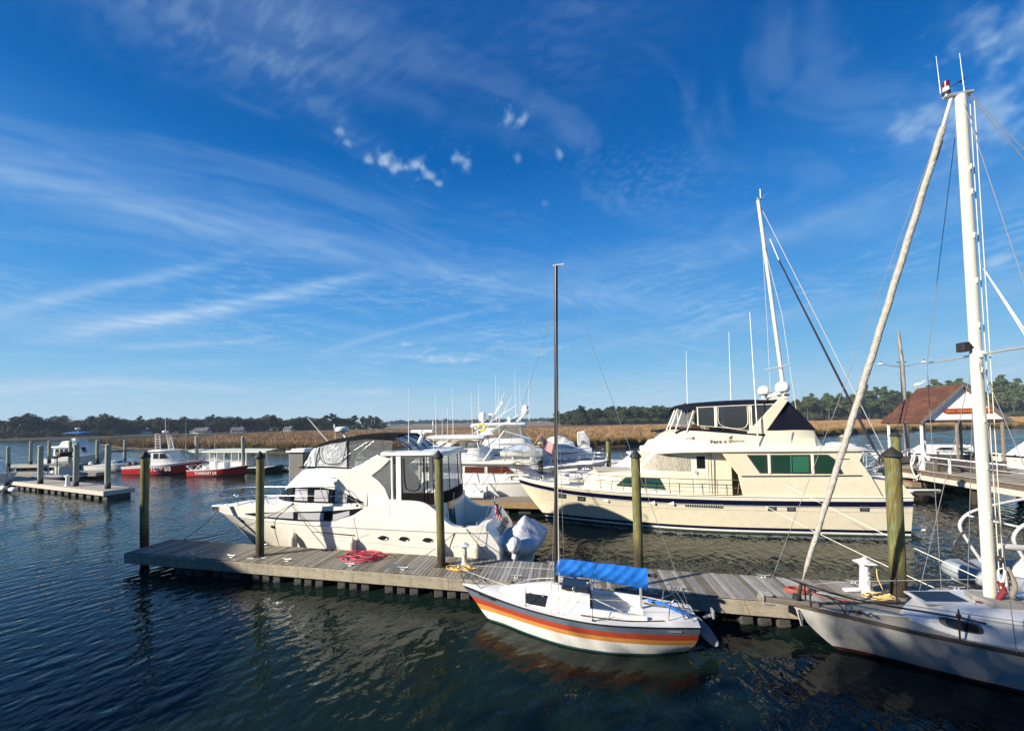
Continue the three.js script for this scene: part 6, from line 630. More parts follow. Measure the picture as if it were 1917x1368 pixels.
{ // tender with a tubular white frame beyond the dock, seen round the mast
  const p = dk(31.2, 0, -3.5), T = thing('workboat', 'grey inflatable workboat with white tube frame behind the big mast', 'boat', [p[0], WL, p[2]], 8);
  new MB().tube([[4, .55, -.9], [1, .55, -.95], [-.6, .65, -.5], [-.9, .7, 0], [-.6, .65, .5], [1, .55, .95], [4, .55, .9]], .26, 12).build('tube', M([.3, .34, .38], .6, { map: dirt }), T); new MB().rb(1.7, .3, 0, 4.4, .3, 1.5, .1).build('floor', m.grey, T);
  both(s => new MB().tube([[.5, .7, s * .7], [.1, 1.5, s * .75], [-.1, 2.0, s * .75], [.1, 2.35, s * .75], [.6, 2.6, s * .75], [2.2, 3.0, s * .75], [3.8, 3.3, s * .75]], .045, 10, false, 50).cyl([.2, 2.3, s * .75], [2, 1.9, s * .75], .03).cyl([2.2, 3.0, s * .75], [2.6, .7, s * .7], .035).build('frame_tube', m.lightGrey, T)); for (const [x, y] of [[.1, 2.35], [2.2, 3.0], [3.6, 3.25]]) new MB().cyl([x, y, -.75], [x, y, .75], .035).build('frame_tube', m.lightGrey, T); new MB().add(loft([[.8, .3, .9, .2], [1.3, .6, 1.3, .35], [2.2, .65, 1.35, .4], [2.8, .5, 1.0, .3]].map(([x, wb, yt, wt]) => sec(x, .5, wb, yt, wt, .15, .05)))).build('console_cover', m.whiteCloth, T); new MB().tube([[-.3, 1.9, -.4], [-.6, 1.5, -.4], [-.55, 1.1, -.4], [-.1, .8, -.4]], .035, 8).build('hose_loop', m.darkSteel, T);
}
{ // sailboat far behind the cream yacht: its mast rises over the bimini
  const S = thing('sailboat', 'white sailboat hidden behind the cream yacht, mast and dark furled sail rising above it', 'sailboat', [28.0, WL, -26.4], 188);
  const H = Hull({ xb: cv([[-.5, 1.4], [0, .9], [1.6, -.2]]), xs: y => 13, s: cv([[0, 1.6], [.5, 1.25], [1, 1.3]]), b: cv([[0, .03], [.2, 1.1], [.5, 1.9], [1, 1.3]]), w: cv([[0, .02], [.2, .7], [.5, 1.6], [1, .9]]), d: () => .6, fl: () => 1 }); mesh('hull', boxUV(mergeGeometries([H.strip(0, 1, 0, 1, 30, 6), H.transom(0).toNonIndexed()])), m.white, S); mesh('deck', boxUV(H.deck(0, 1, .02, .02, .05, 20).toNonIndexed()), m.deckW, S); new MB().add(loft([[3.5, .5, 1.5, .4], [4.5, .9, 1.9, .75], [8, 1.1, 2.0, .9]].map(([x, wb, yt, wt]) => sec(x, 1.2, wb, yt, wt)))).build('cabin', m.white, S);
  new MB().add(new THREE.CylinderGeometry(.11, .13, 20.4, 14), mat4(6.9, 11.6, .3, 0, 0, -.085)).build('mast', m.mastW, S); new MB().cyl([.1, 1.7, 0], [1.2, 3.5, 0], .05).cyl([1.2, 3.5, 0], [6.6, 17.2, .2], .075, .045, 8).build('furled_sail', M([.015, .016, .03], .8), S); new MB().cyl([6.6, 17.2, .2], [7.1, 18.8, .25], .03).build('stay', m.white, S); new MB().cyl([-.1, 1.6, 0], [7.75, 21.6, .3], .02).build('stay', m.greyCloth, S); both(s => { new MB().cyl([6.6, 1.4, s * 1.8], [7.0, 13.0, s * .9 + .3], .015).cyl([7, 13, s * .9 + .3], [7.6, 19, .3], .015).build('shroud', m.lightGrey, S); new MB().cyl([7.0, 9.4, s * 1.5 + .3], [6.95, 9.4, .3], .035).build('spreader', m.grey, S); }); new MB().rb(7.6, 21.9, .3, .5, .06, .1, .02).cyl([7.6, 21.9, .3], [7.6, 22.6, .3], .015).cyl([7.6, 21.9, .3], [7.0, 22.3, .3], .015).build('masthead', m.alu, S); radome(S, [6.2, 5.6, .35], .3, .2); radome(S, [6.3, 4.4, .35], .22, .16); new MB().rb(6.45, 6.9, .3, .2, .5, .2, .06).build('reflector', m.white, S); new MB().box(6.5, 5.5, .33, .5, .06, .06).build('radar_arm', m.alu, S);
}
// ---------------------------------------------------------------- pier with pavilion on the right
const PU = [Math.cos(13 * D2R), Math.sin(13 * D2R)], pier = thing('pier', 'wooden pier on piles with white railings at the right', 'pier', [31.5, 0, -28.1], 13);
{
  const r = rng(6), pm = [[.42, .36, .27], [.36, .31, .24], [.46, .4, .31]].map(c => M(c, .9, { map: woodV })); const y = 1.48;
  for (let i = 0; i < 150; i++) { const z = -4.2 + i * .2; if (z > 25) break; new MB().rb(3.2, y, z, 6.6, .05, .192, .008, 0, 0, 0, 1).build('plank', pm[(r() * 3) | 0], pier); }
  for (const x of [.12, 3.2, 6.3]) new MB().rb(x, y - .25, 10.4, .2, .4, 29, .01).build('stringer', M([.16, .12, .09], .9, { map: woodU }), pier); new MB().rb(.02, y - .52, 10.4, .14, .34, 29, .01).build('fascia_beam', m.concrete, pier); new MB().rb(3.2, y - .4, -4.25, 6.6, .5, .14, .01).build('fascia_beam', m.concrete, pier);
  for (let z = -3.8; z < 24; z += 3.6) for (const x of [.5, 5.9]) { const q = mesh('pile', pileGeo(.17, 1.2, 60 + z * 3 + x | 0, 12), pileM, pier); q.position.set(x, 0, z); }
  const rail = (pts, n) => { for (const h of [1.0, .62]) new MB().poly(pts.map(p => [p[0], y + h, p[1]]), h > .9 ? .045 : .025, 6).build('handrail', h > .9 ? m.white : m.lightGrey, pier); for (let i = 1; i < pts.length; i++) { const L = Math.hypot(pts[i][0] - pts[i - 1][0], pts[i][1] - pts[i - 1][1]), k = Math.max(1, Math.round(L / 2.2)); for (let j = 0; j <= k; j++) { const x = lerp(pts[i - 1][0], pts[i][0], j / k), z = lerp(pts[i - 1][1], pts[i][1], j / k); new MB().rb(x, y + .5, z, .1, 1.02, .1, .015).build('rail_post', m.white, pier); } } };
  rail([[.15, 0], [.15, 9], [.15, 25]]); rail([[.15, -3.0], [.15, -4.1], [6.3, -4.1]]); rail([[6.3, -4.1], [6.3, 25]]);
  tag(pier, null);
}
const plocal = (x, y, z) => local(pier, [x, y, z]); pier.updateMatrixWorld(true);
{
  const G = thing('pavilion', 'open pavilion with brown shingle roof and white gable on the pier', 'pavilion', plocal(.2, 1.5, .1), 13); const W = 4.72, De = 3.0, eh = 3.6, rh = 6.1;
  for (const [x, z, mt] of [[.05, 0, m.white], [W - .05, 0, m.weathered], [.05, -De, m.white], [W - .05, -De, m.weathered], [W * .5, -De, m.lightGrey], [W * .45, -.02, m.weathered]]) { new MB().rb(x, eh / 2, z, .12, eh, .12, .015).build('post', mt, G); }
  both(s => new MB().cyl([.05, .9, 0], [-.35, .35, .05], .03).build('brace', m.white, G)); for (const z of [0, -De]) new MB().rb(W / 2, eh - .08, z, W, .2, .14, .01).build('beam', M([.06, .04, .05], .8), G); for (const x of [.05, W - .05]) new MB().rb(x, eh - .08, -De / 2, .14, .2, De, .01).build('beam', M([.06, .04, .05], .8), G);
  // gable cladding: vertical boards of their own
  for (const z of [.09, -De - .09]) for (let i = 0; i < 22; i++) { const x0 = i * W / 22 + .004, x1 = (i + 1) * W / 22 - .004, top = x => eh + .03 + (rh - eh - .12) * (1 - Math.abs(x - W / 2) / (W / 2)); new MB().ext(x0 < W / 2 && x1 > W / 2 ? [[x0, eh], [x1, eh], [x1, top(x1)], [W / 2, top(W / 2)], [x0, top(x0)]] : [[x0, eh], [x1, eh], [x1, top(x1)], [x0, top(x0)]], z - .02, z + .02 + (i % 2) * .006).build('board', m.white, G); }
  const sl = Math.atan2(rh - eh + .2, W / 2 + .25), SL = Math.hypot(rh - eh + .2, W / 2 + .25), shm = [[.2, .075, .045], [.17, .065, .042], [.235, .095, .055], [.15, .06, .04]].map(c => M(c, .9, { map: rep(tGrain, 3) })), r = rng(2);
  both(s => { const R = new THREE.Group(); R.name = partName(G, 'roof_slope'); G.add(R); R.position.set(W / 2, rh, -De / 2); R.rotation.z = s > 0 ? -sl : sl; new MB().box(s * SL / 2, -.05, 0, SL, .08, De + .7).build('roof_deck', M([.16, .14, .13], .85), R); const ns = 14; for (let i = 0; i < ns; i++) for (let j = 0; j < 9; j++) { const x = (i + .5) / ns * SL, w = (De + .72) / 9; new MB().box(s * x, .012, -(De + .72) / 2 + (j + .5) * w + (i % 2) * .1 - .05, SL / ns + .05, .022, w - .008, 0, 0, s * .035).build('shingle', shm[(r() * 4) | 0], R); } });
  for (const s of [1, -1]) new MB().box(W / 2 + s * SL / 2 * Math.cos(sl), rh - SL / 2 * Math.sin(sl) - .04, .38, SL, .16, .04, 0, 0, -s * sl).build('barge_board', M([.14, .13, .13], .8), G);
  const sg = thing('sign', 'long dark red sign with gilt lettering on the white gable', 'sign', plocal(.2 + 1.42 + 1.3, 5.72, .1 + .16), 13); new MB().rb(0, 0, 0, 2.6, .36, .04, .01).build('board', M([.28, .02, .02], .5), sg); both(s => new MB().rb(s * 1.36, 0, 0, .16, .22, .04, .02).build('end_scroll', M([.3, .015, .03], .5), sg)); new MB().add(text('ISLE OF HOPE MARINA', .165, fontS, .012), mat4(.03, 0, .02)).build('lettering', M([.5, .26, .05], .5), sg);
  const bird = thing('bird', 'white bird perched on the far end of the pavilion ridge', 'bird', plocal(.2 + W / 2, 1.5 + rh + .03, .1 - De - .15), 60); new MB().add(grid((u, v) => { const a = v * T2, x = lerp(-.34, .22, u), w = .13 * Math.pow(Math.sin(Math.PI * Math.pow(u, .75)), .8) + .004; const nk = smooth(.8, 1, u); return [x + nk * .02, .26 + .09 * u + nk * .16 + w * Math.cos(a), w * .85 * Math.sin(a)]; }, 16, 12)).add(grid((u, v) => { const a = v * T2, p = lerp(.16, .3, u), w = .055 * Math.sin(Math.PI * Math.min(1, u * .8 + .15)); return [p, .5 + .06 * u + w * Math.cos(a), w * Math.sin(a)]; }, 10, 10)).tube([[.1, .4, 0], [.18, .46, 0], [.22, .53, 0]], .05, 8).build('body', m.whiteCloth, bird); new MB().cyl([.29, .55, 0], [.42, .53, 0], .016, .003).cyl([-.04, .2, .03], [-.02, 0, .03], .01).cyl([-.04, .2, -.03], [-.02, 0, -.03], .01).build('beak_and_leg', m.yellow, bird);
  const box = (p, label, w, h, d) => { const t = thing('planter_box', label, 'planter', p, 13); for (let i = 0; i < 4; i++) new MB().rb(0, (i + .5) * h / 4, d / 2, w, h / 4 - .02, .03, .005).build('slat', M([.11, .1, .095], .8, { map: woodU }), t); for (let i = 0; i < 4; i++) new MB().rb(w / 2, (i + .5) * h / 4, 0, .03, h / 4 - .02, d - .04, .005).build('slat', M([.11, .1, .095], .8, { map: woodU }), t); both(s => new MB().rb(s * w / 2, h / 2 + .03, d / 2, .14, h + .06, .14, .01).build('corner_post', M([.1, .075, .06], .8), t)); new MB().box(0, h * .5, -.02, w - .06, h * .9, d - .1).build('body', M([.08, .07, .065], .9), t); return t; };
  box(plocal(1.25, 1.51, .9), 'slatted grey box bench at the front of the pavilion', 2.2, .75, .8); box(plocal(2.7, 1.51, 1.5), 'smaller slatted box with a bin beside the front bench', 1.2, .8, .9); box(plocal(1.2, 1.51, -3.3), 'slatted grey box at the back of the pavilion near the gangway', 2.6, .7, .7); box(plocal(4.6, 1.51, -3.4), 'slatted grey box at the back right of the pavilion', 2.4, .8, .7);
  const bin = thing('litter_bin', 'dark round bin with red content in front of the pavilion', 'bin', plocal(2.65, 2.28, 1.45), 0); new MB().lathe([[.3, 0], [.34, .4], [.31, .42], [.3, .36]], [0, 0, 0], 20).build('drum', m.rubber, bin); new MB().rb(-.05, .36, 0, .35, .14, .3, .05).build('bag', M([.4, .03, .04], .6), bin);
}
{ // lamp pole, gangway, buoy
  const L = thing('lamp_pole', 'tall grey lamp pole with two arms rising behind the pavilion', 'lamp pole', [36.4, 1.4, -33.2], 13); new MB().cyl([0, -1.6, 0], [-.1, 8.6, 0], .19, .14, 14).cyl([-.1, 8.6, 0], [-.25, 11.4, 0], .14, .1, 12).build('pole', M([.4, .37, .33], .8, { map: woodV }), L); both(s => { new MB().tube([[-.1, 8.3, 0], [s * .6 - .1, 8.38, 0], [s * 1.35 - .1, 8.6, 0]], .04, 6).build('arm', m.alu, L); const h = new MB().lathe([[0, .2], [.1, .16], [.26, .02], [.24, 0], [0, 0]], [s * 1.55 - .1, 8.55, 0], 16).build('lamp_head', m.lightGrey, L); new MB().cyl([s * 1.55 - .1, 8.75, 0], [s * 1.55 - .1, 8.85, 0], .04).build('photocell', m.darkSteel, h); }); new MB().rb(-.12, 8.7, 0, .7, .06, .1, .01).build('cross_piece', m.weathered, L);
  const a = plocal(.1, 1.45, -2.6), G = thing('gangway', 'aluminium truss gangway sloping from the pier to the float', 'gangway', a, 13 + 176); const Lg = 8.4, dy = -1.0; const p = (x, y, z) => [x, y + dy * x / Lg, z]; for (const z of [-.7, .7]) { new MB().cyl(p(0, 1.15, z), p(Lg, 1.15, z), .045).cyl(p(0, .05, z), p(Lg, .05, z), .05).cyl(p(0, .6, z), p(Lg, .6, z), .025).build('rail', m.alu, G); for (let i = 0; i <= 7; i++) { new MB().cyl(p(i * 1.2, .05, z), p(i * 1.2, 1.15, z), .03).build('upright', m.alu, G); if (i < 7) new MB().cyl(p(i * 1.2, i % 2 ? 1.15 : .05, z), p(i * 1.2 + 1.2, i % 2 ? .05 : 1.15, z), .028).build('brace', m.alu, G); } } for (let i = 0; i < 40; i++) { const c = p(.1 + i * .21, .06, 0); new MB().box(c[0], c[1], 0, .195, .04, 1.3).build('tread', m.grey, G); } both(s => new MB().tube([p(-.2, 1.2, s * .7), p(-.9, 1.3, s * .7), p(-1.1, .8, s * .7), p(-.9, .1, s * .7)], .04, 8).build('end_hoop', m.alu, G));
  const bu = thing('buoy', 'round red float hanging under the pier edge', 'buoy', [31.6, .35, -24.6]); new MB().ball([0, 0, 0], .42, 18, .8).build('body', m.red, bu); new MB().cyl([0, .3, 0], [0, .8, 0], .02).build('eye', m.darkSteel, bu);
  tag(new MB().tube([[0, 1.2, 0], [-.5, .5, .05], [-.35, -.4, 0], [-.2, -.9, .1], [-.45, -1.0, .1], [-.1, -.6, .1], [.15, -.45, .1]], .05, 8).build('hose', m.ropeW), 'thick pale hose looping off the pier corner below the pavilion', 'hose').position.set(...plocal(-.05, 1.7, .05));
}
// ---------------------------------------------------------------- other boats
function craft(name, label, cat, pos, angle, c) { // c: sizes of hull, house, tops
  const B = thing(name, label, cat, [pos[0], WL, pos[1]], angle, c.group), L = c.L, hb = c.hb, f0 = c.f0 ?? 1.5, f1 = c.f1 ?? 1, hm = c.hullMat ?? m.white;
  const H = Hull({ xb: cv([[-.5, .8], [0, .15], [f0, -f0 * (c.rake ?? .7)]]), xs: y => L, s: cv([[0, f0], [.4, lerp(f0, f1, .7)], [1, f1]]), b: cv([[0, .03], [.04, hb * .3], [.15, hb * .62], [.35, hb * .94], [.6, hb], [1, hb * .92]]), w: cv([[0, .01], [.12, hb * .3], [.3, hb * .7], [.5, hb * .86], [1, hb * .85]]), d: () => .45, fl: cv([[0, 1.6], [.4, 1], [1, .7]]) });
  const split = c.stripe ? t => clamp(1 - c.stripe[1] / H.o.s(t)) : () => 1;
  mesh('hull', boxUV(mergeGeometries([H.strip(.1, split, 0, 1, 36, 7), H.transom(0).toNonIndexed()])), hm, B); if (c.stripe) mesh('sheer_stripe', boxUV(H.strip(split, 1, 0, 1, 36, 3)), c.stripe[0], B); mesh('bottom_paint', boxUV(H.strip(-1, .1, 0, 1, 24, 4)), c.bottom ?? m.bottomBlack, B);
  both(s => new MB().tube(H.edge(1, 0, 1, 30, .01, 0, s), .035, 5, false, 60).build('rub_rail', c.rub ?? m.lightGrey, B)); mesh('deck', boxUV(H.deck(0, 1, .05, .03, .05, 24).toNonIndexed()), c.deckMat ?? m.deckW, B);
  if (c.house) { const [x0, x1, yb, yt, w, rk = .9, wn = 3, wm = m.glass] = c.house; const hh = [[x0, w * .7, yb + .15, w * .6], [x0 + rk * .5, w * .85, lerp(yb, yt, .55), w * .74], [x0 + rk, w * .95, yt, w * .84], [lerp(x0, x1, .5), w, yt, w * .92], [x1, w, yt - .02, w * .92]]; const z = (x, y) => { const f = k => pl(hh.map(q => [q[0], q[k]]))(x); return lerp(f(1), f(3), clamp((y - yb) / (f(2) - yb))); };
    new MB().add(loft(hh.map(([x, wb, y, wt]) => sec(x, yb - .3, wb, y, wt, .06, .05)), { crease: .8 })).build('deckhouse', c.houseMat ?? m.white, B); const wy0 = lerp(yb, yt, .42), wy1 = lerp(yb, yt, .86);
    both(s => { const a = x0 + rk * 1.05, b = x1 - .25; for (let i = 0; i < wn; i++) { const u0 = lerp(a, b, i / wn) + .06, u1 = lerp(a, b, (i + 1) / wn) - .06, fr = mesh('window', boxUV(panel([[u0 - (i ? 0 : rk * .35), wy0], [u1, wy0]], [[u0, wy1], [u1, wy1]], z, .012, 4, 3, .02, s)), c.frameMat ?? m.grey, B); mesh('pane', boxUV(panel([[u0 - (i ? 0 : rk * .3) + .06, wy0 + .05], [u1 - .05, wy0 + .05]], [[u0 + .05, wy1 - .05], [u1 - .05, wy1 - .05]], z, .02, 4, 3, .012, s)), wm, fr); } });
    for (const k of [-1, 0, 1]) mesh('windscreen', boxUV(grid((u, v) => { const q = lerp(k - .44, k + .44, u) / 1.5, yy = lerp(lerp(yb, yt, .35), yt - .06, v), x = x0 + rk * clamp((yy - yb - .15) / (yt - yb - .15)) + .02; return [x - .05 + .12 * q * q, yy, q * lerp(w * .74, w * .82, v)]; }, 4, 4).toNonIndexed()), m.glass, B);
    if (c.brow) new MB().add(loft([[x0 + rk - .5, w * .6], [x0 + rk - .25, w * .95], [x0 + rk + .3, w * 1.06], [x1 + (c.brow[0] ?? 0), w * 1.06], [x1 + (c.brow[0] ?? 0) + .2, w * .9]].map(([x, ww]) => [[x, yt, ww], [x, yt + .05, ww + .03], [x, yt + .12, ww], [x, yt + .16, 0], [x, yt + .12, -ww], [x, yt + .05, -ww - .03], [x, yt, -ww]]), { closed: true, crease: .8 })).build('roof', c.browMat ?? m.white, B); }
  if (c.fly) { const [x0, x1, yb, yt, w] = c.fly; new MB().add(loft([[x0, w * .6, yb + .15, w * .5], [x0 + .5, w * .85, yt - .1, w * .75], [x0 + .9, w * .95, yt, w * .85], [x1 - .6, w, yt - .12, w * .92], [x1, w, yb + .1, w * .95]].map(([x, wb, y, wt]) => sec(x, yb, wb, y, wt, .08, -.03)), { crease: .8 })).build('flybridge', c.houseMat ?? m.white, B); new MB().rb(x0 + 1.5, yt + .1, .2, .5, .45, 1, .08).build('helm_console', m.white, B); new MB().rb(x0 + 2.3, yt + .1, .3, .5, .6, .5, .1).build('helm_seat', m.whiteCloth, B); mesh('fly_windscreen', boxUV(grid((u, v) => { const k = u * 2 - 1; return [x0 + .75 + .25 * v + .5 * k * k, yt - .02 + .3 * v, k * w * .8]; }, 12, 2).toNonIndexed()), m.smoke, B); }
  for (const t of c.tops ?? []) { const [x0, x1, y, w, mt, kind, yl] = t; new MB().add(grid((u, v) => { const k = v * 2 - 1, e = u * 2 - 1; return [lerp(x0, x1, u), y + .1 - .1 * k * k - .12 * Math.pow(Math.abs(k), 10) - .1 * Math.pow(Math.abs(e), 4) * (kind == 'hard' ? .6 : 1), k * w * (kind == 'hard' ? 1 - .22 * Math.pow(Math.abs(e), 8) : 1)]; }, 18, 14)).add(grid((u, v) => { const k = v * 2 - 1, e = u * 2 - 1; return [lerp(x0, x1, u), y + .1 - (kind == 'hard' ? .16 : .03) - .06 * k * k - .1 * Math.pow(Math.abs(k), 10) - .08 * Math.pow(Math.abs(e), 4), k * w * .985 * (kind == 'hard' ? 1 - .22 * Math.pow(Math.abs(e), 8) : 1)]; }, 18, 14)).build(kind == 'hard' ? 'hardtop' : 'bimini_top', mt, B);
    both(s => { if (kind == 'hard') { new MB().ext([[x1 - .2, yl], [x1 - .75, yl], [x0 + (x1 - x0) * .45, y], [x0 + (x1 - x0) * .62, y]], s * w * .86 - .05, s * w * .86 + .05, .015).build('hardtop_leg', m.white, B); new MB().cyl([x0 + .3, yl, s * w * .8], [x0 + .5, y, s * w * .82], .035).build('hardtop_post', m.white, B); } else { new MB().cyl([(x0 + x1) / 2, yl, s * w * .92], [x0 + .1, y - .05, s * w * .96], .02).build('top_frame', m.steel, B); new MB().cyl([(x0 + x1) / 2, yl, s * w * .92], [x1 - .1, y - .05, s * w * .96], .02).build('top_frame', m.steel, B); } }); }
  if (c.rail) both(s => { const [t1, h] = c.rail; const T = k => { const q = H.P(lerp(0, t1, k), 1); return [q[0] - .12 * (1 - k), q[1] + h * (k > .9 ? lerp(1, .3, (k - .9) / .1) : 1), s * Math.max(q[2] - .08, 0)]; }, F = k => { const q = H.P(lerp(.01, t1, k), 1); return [q[0], q[1], s * Math.max(q[2] - .08, .02)]; }; railRun(B, T, F, c.railN ?? 6, .018, m.steel, [.5]); });
  for (const [p, q, r] of c.whips ?? []) whip('whip_antenna', B, p, q, r ?? .02); for (const q of c.radomes ?? []) radome(B, q.slice(0, 3), q[3] ?? .3, q[4] ?? .22); for (const [x, y, z, r, h] of c.domes ?? []) new MB().lathe([[0, 0], [r * .7, 0], [r * .95, h * .15], [r, h * .5], [r * .9, h * .8], [r * .5, h * .97], [0, h]], [x, y, z], 20).build('satellite_dome', m.plastic, B);
  for (const [x, z] of c.outboards ?? []) { const o = new MB().add(loft([[-.28, .12, .3], [-.1, .2, .42], [.2, .22, .4], [.36, .14, .25]].map(([dx, w, h]) => sec(x + dx, f1 + .1, w, f1 + .1 + h, w * .7, .08, .04).map(p => [p[0], p[1], p[2] + z])))).build('outboard', c.obMat ?? m.grey, B); new MB().cyl([x + .05, f1 + .2, z], [x + .15, -.4, z], .08, .05).build('motor_leg', m.darkSteel, o); }
  if (c.lettering) for (const [str, size, x, y, mt] of c.lettering) both(s => { const t = H.tOf(x, y), d = H.P(Math.min(1, t + .08), y / H.o.s(t))[2] - H.P(Math.max(0, t - .08), y / H.o.s(t))[2], sl = Math.atan2(d, L * .16) * .9; new MB().add(text(str, size, fontB), mat4(x, y, s * (H.z(x, y) + .03), 0, s > 0 ? -sl : Math.PI + sl)).build('lettering', mt, B); });
  B.userData.H = undefined; delete B.userData.H; return [B, H]; }
// moored behind the two near yachts
{ const [B] = craft('motor_yacht', 'white raised-deck yacht with brown windows, dinghy on its boat deck', 'yacht', [6.4, -26.6], 198, { L: 15, hb: 2.2, f0: 2.1, f1: 1.5, house: [3.0, 11.5, 1.75, 2.95, 1.95, 1.5, 4, M([.08, .022, .012], .1)], brow: [.6], browMat: m.creamLight, rail: [.4, .75], hullMat: m.white, whips: [[[6.2, 3.2, 1.6], [6.2, 8.6, 1.6]], [[8.3, 4.8, 1.2], [8.3, 8.2, 1.2]], [[9.6, 4.8, .4], [9.6, 8.6, .4]], [[10.4, 4.8, -1], [10.4, 8.1, -1]]], fly: [6.4, 10.2, 3.1, 4.0, 1.7], tops: [[6.6, 11.2, 4.85, 1.6, m.white, 'hard', 3.9]] });
  new MB().cyl([7.4, 4.9, 0], [7.4, 5.35, 0], .08).build('radar_post', m.white, B); new MB().rb(7.4, 5.4, 0, .2, .14, 1.1, .05).build('radar_antenna', m.plastic, B); new MB().add(loft([[2.9, 1.6, 3.05, 1.4], [3.2, 1.75, 3.1, 1.6], [6, 1.8, 3.1, 1.65]].map(([x, wb, y, wt]) => sec(x, 2.95, wb, y + .02, wt, .03, 0)))).build('boat_deck', m.creamLight, B);
  new MB().rb(8.5, 4.0, -1.75, .9, .3, .05, .02).build('nameplate', m.lightGrey, B); both(s => { const P = k => [lerp(3.6, 11.8, k), 3.9, s * 1.95]; railRun(B, P, k => [lerp(3.6, 11.8, k), 3.12, s * 1.95], 7, .016, m.steel, [.5]); });
  new MB().rb(8.0, 3.9, 1.9, .9, .36, .03, .01).rb(6.3, 3.5, 1.96, 1.2, .5, .03, .01).build('white_board', m.plastic, B); new MB().cyl([6.6, 3.1, -1.2], [5.2, 5.2, -.6], .05).cyl([5.2, 5.2, -.6], [3.4, 4.6, 0], .035).build('boom', m.white, B); new MB().cyl([7.9, 5.0, .4], [4.6, 7.0, .4], .025).cyl([6.6, 5.0, -.8], [3.3, 6.7, -.8], .022).build('outrigger', m.white, B);
  B.updateMatrixWorld(true); const D = thing('dinghy', 'white dinghy with pale blue cover on the boat deck of the brown-windowed yacht', 'dinghy', local(B, [4.1, 3.22, .1]), 12); new MB().add(loft([...Array(9)].map((_, i) => { const u = i / 8, x = lerp(-1.5, 1.5, u), w = .68 * Math.sin(Math.PI * Math.min(1, .35 + u * .5)) * (u > .85 ? .8 : 1); return [[x, .5, w], [x, .22, w * .85], [x, .05, 0], [x, .22, -w * .85], [x, .5, -w]]; }), { crease: 1.2 })).build('hull', m.white, D); new MB().add(grid((u, v) => { const x = lerp(-1.52, 1.52, u), k = v * 2 - 1, w = .7 * Math.sin(Math.PI * Math.min(1, .35 + u * .5)) * (u > .85 ? .85 : 1); return [x, .48 + .5 * (1 - Math.abs(k)) * Math.pow(Math.sin(Math.PI * clamp(u, .03, .97)), .5) + .02 * Math.sin(x * 9 + k * 4), k * w]; }, 24, 14)).build('cover', M([.45, .52, .62], .7, { map: cloth }), D); new MB().box(-.6, .02, 0, .1, .1, 1.1).box(.7, .02, 0, .1, .1, 1.1).build('chock', m.plastic, D);
  new MB().ext([[-1.6, 0], [-1.6, 1.0], [-1.2, 1.25], [.6, 1.25], [1.2, 1.2], [1.0, 1.12], [-1.0, 1.1], [-1.3, .85], [-1.3, 0]], -1.0, -.95, .01, mat4(4.4, 3.1, -.4)).build('windbreak', M([.25, .25, .24], .7), B);
  const yb = thing('life_ring', 'bright yellow life ring standing on the flybridge behind', 'life ring', [-.37, 5.2, -30.2], 10); new MB().add(new THREE.TorusGeometry(.24, .1, 10, 24)).build('ring', M([.8, .7, .02], .6), yb); const K2 = new MB(); for (let i = 0; i < 4; i++) K2.add(new THREE.TorusGeometry(.24, .106, 8, 4, .3), mat4(0, 0, 0, 0, 0, i * Math.PI / 2)); K2.build('band', m.white, yb);
  const F = thing('flag', 'national flag with stars and stripes on a slanted staff behind the yachts', 'flag', [3.0, 3.6, -27.6], 0); new MB().cyl([-.15, -.4, 0], [.95, 1.08, 0], .022).ball([.95, 1.1, 0], .04, 8).build('staff', M([.5, .4, .28], .5), F); flag(F, [.9, 1.02, 0], 1.4, .9, 1, false, 'cloth'); }
{ const [B] = craft('motor_yacht', 'tall white sportfishing yacht with hardtop behind the brown-windowed yacht', 'yacht', [9.2, -34.5], 191, { L: 16, hb: 2.3, f0: 2.2, f1: 1.4, house: [4.5, 11, 1.8, 3.3, 2.0, 1.6, 3], brow: [.4], fly: [5.0, 9.8, 3.4, 4.4, 1.9], tops: [[5.6, 10.6, 5.7, 1.75, m.white, 'hard', 4.2]], rail: [.4, .75], domes: [[9.6, 5.95, -.5, .34, .85], [5.7, 6.5, .6, .34, .9]], whips: [[[8.6, 5.9, 1.2], [8.6, 10.4, 1.2]], [[6.7, 5.9, 1.2], [6.7, 10.8, 1.2]], [[6.0, 5.9, -1.2], [6.0, 9.4, -1.2]], [[5.4, 5.9, 1.2], [5.4, 9.8, 1.2]], [[10.2, 5.9, .6], [10.2, 9.4, .6]]] }); new MB().cyl([6.6, 5.8, .6], [5.75, 6.5, .6], .12, .1).cyl([9.6, 5.75, -.5], [9.6, 6.0, -.5], .14).build('dome_pedestal', m.white, B); new MB().rb(8.9, 6.3, .2, .5, .75, .6, .12).cyl([8.6, 6.5, .2], [7.9, 7.6, .2], .06, .04).rb(7.85, 7.65, .2, .2, .3, .2, .05).build('radar_housing', m.creamLight, B); new MB().lathe([[0, 0], [.18, 0], [.1, .2], [.2, .3], [.12, .5], [0, .52]], [7.2, 5.8, .3], 14).build('searchlight', m.plastic, B); both(s => mesh('clear_panel', boxUV(panel([[5.9, 4.4], [8.6, 4.4]], [[5.9, 5.6], [8.2, 5.6]], () => 1.7, 0, 6, 4, .002, s)), m.smoke, B)); both(s => new MB().cyl([9.9, 3.3, s * 2.1], [7.2, 8.4, s * 2.6], .03, .02).build('outrigger', m.white, B)); }
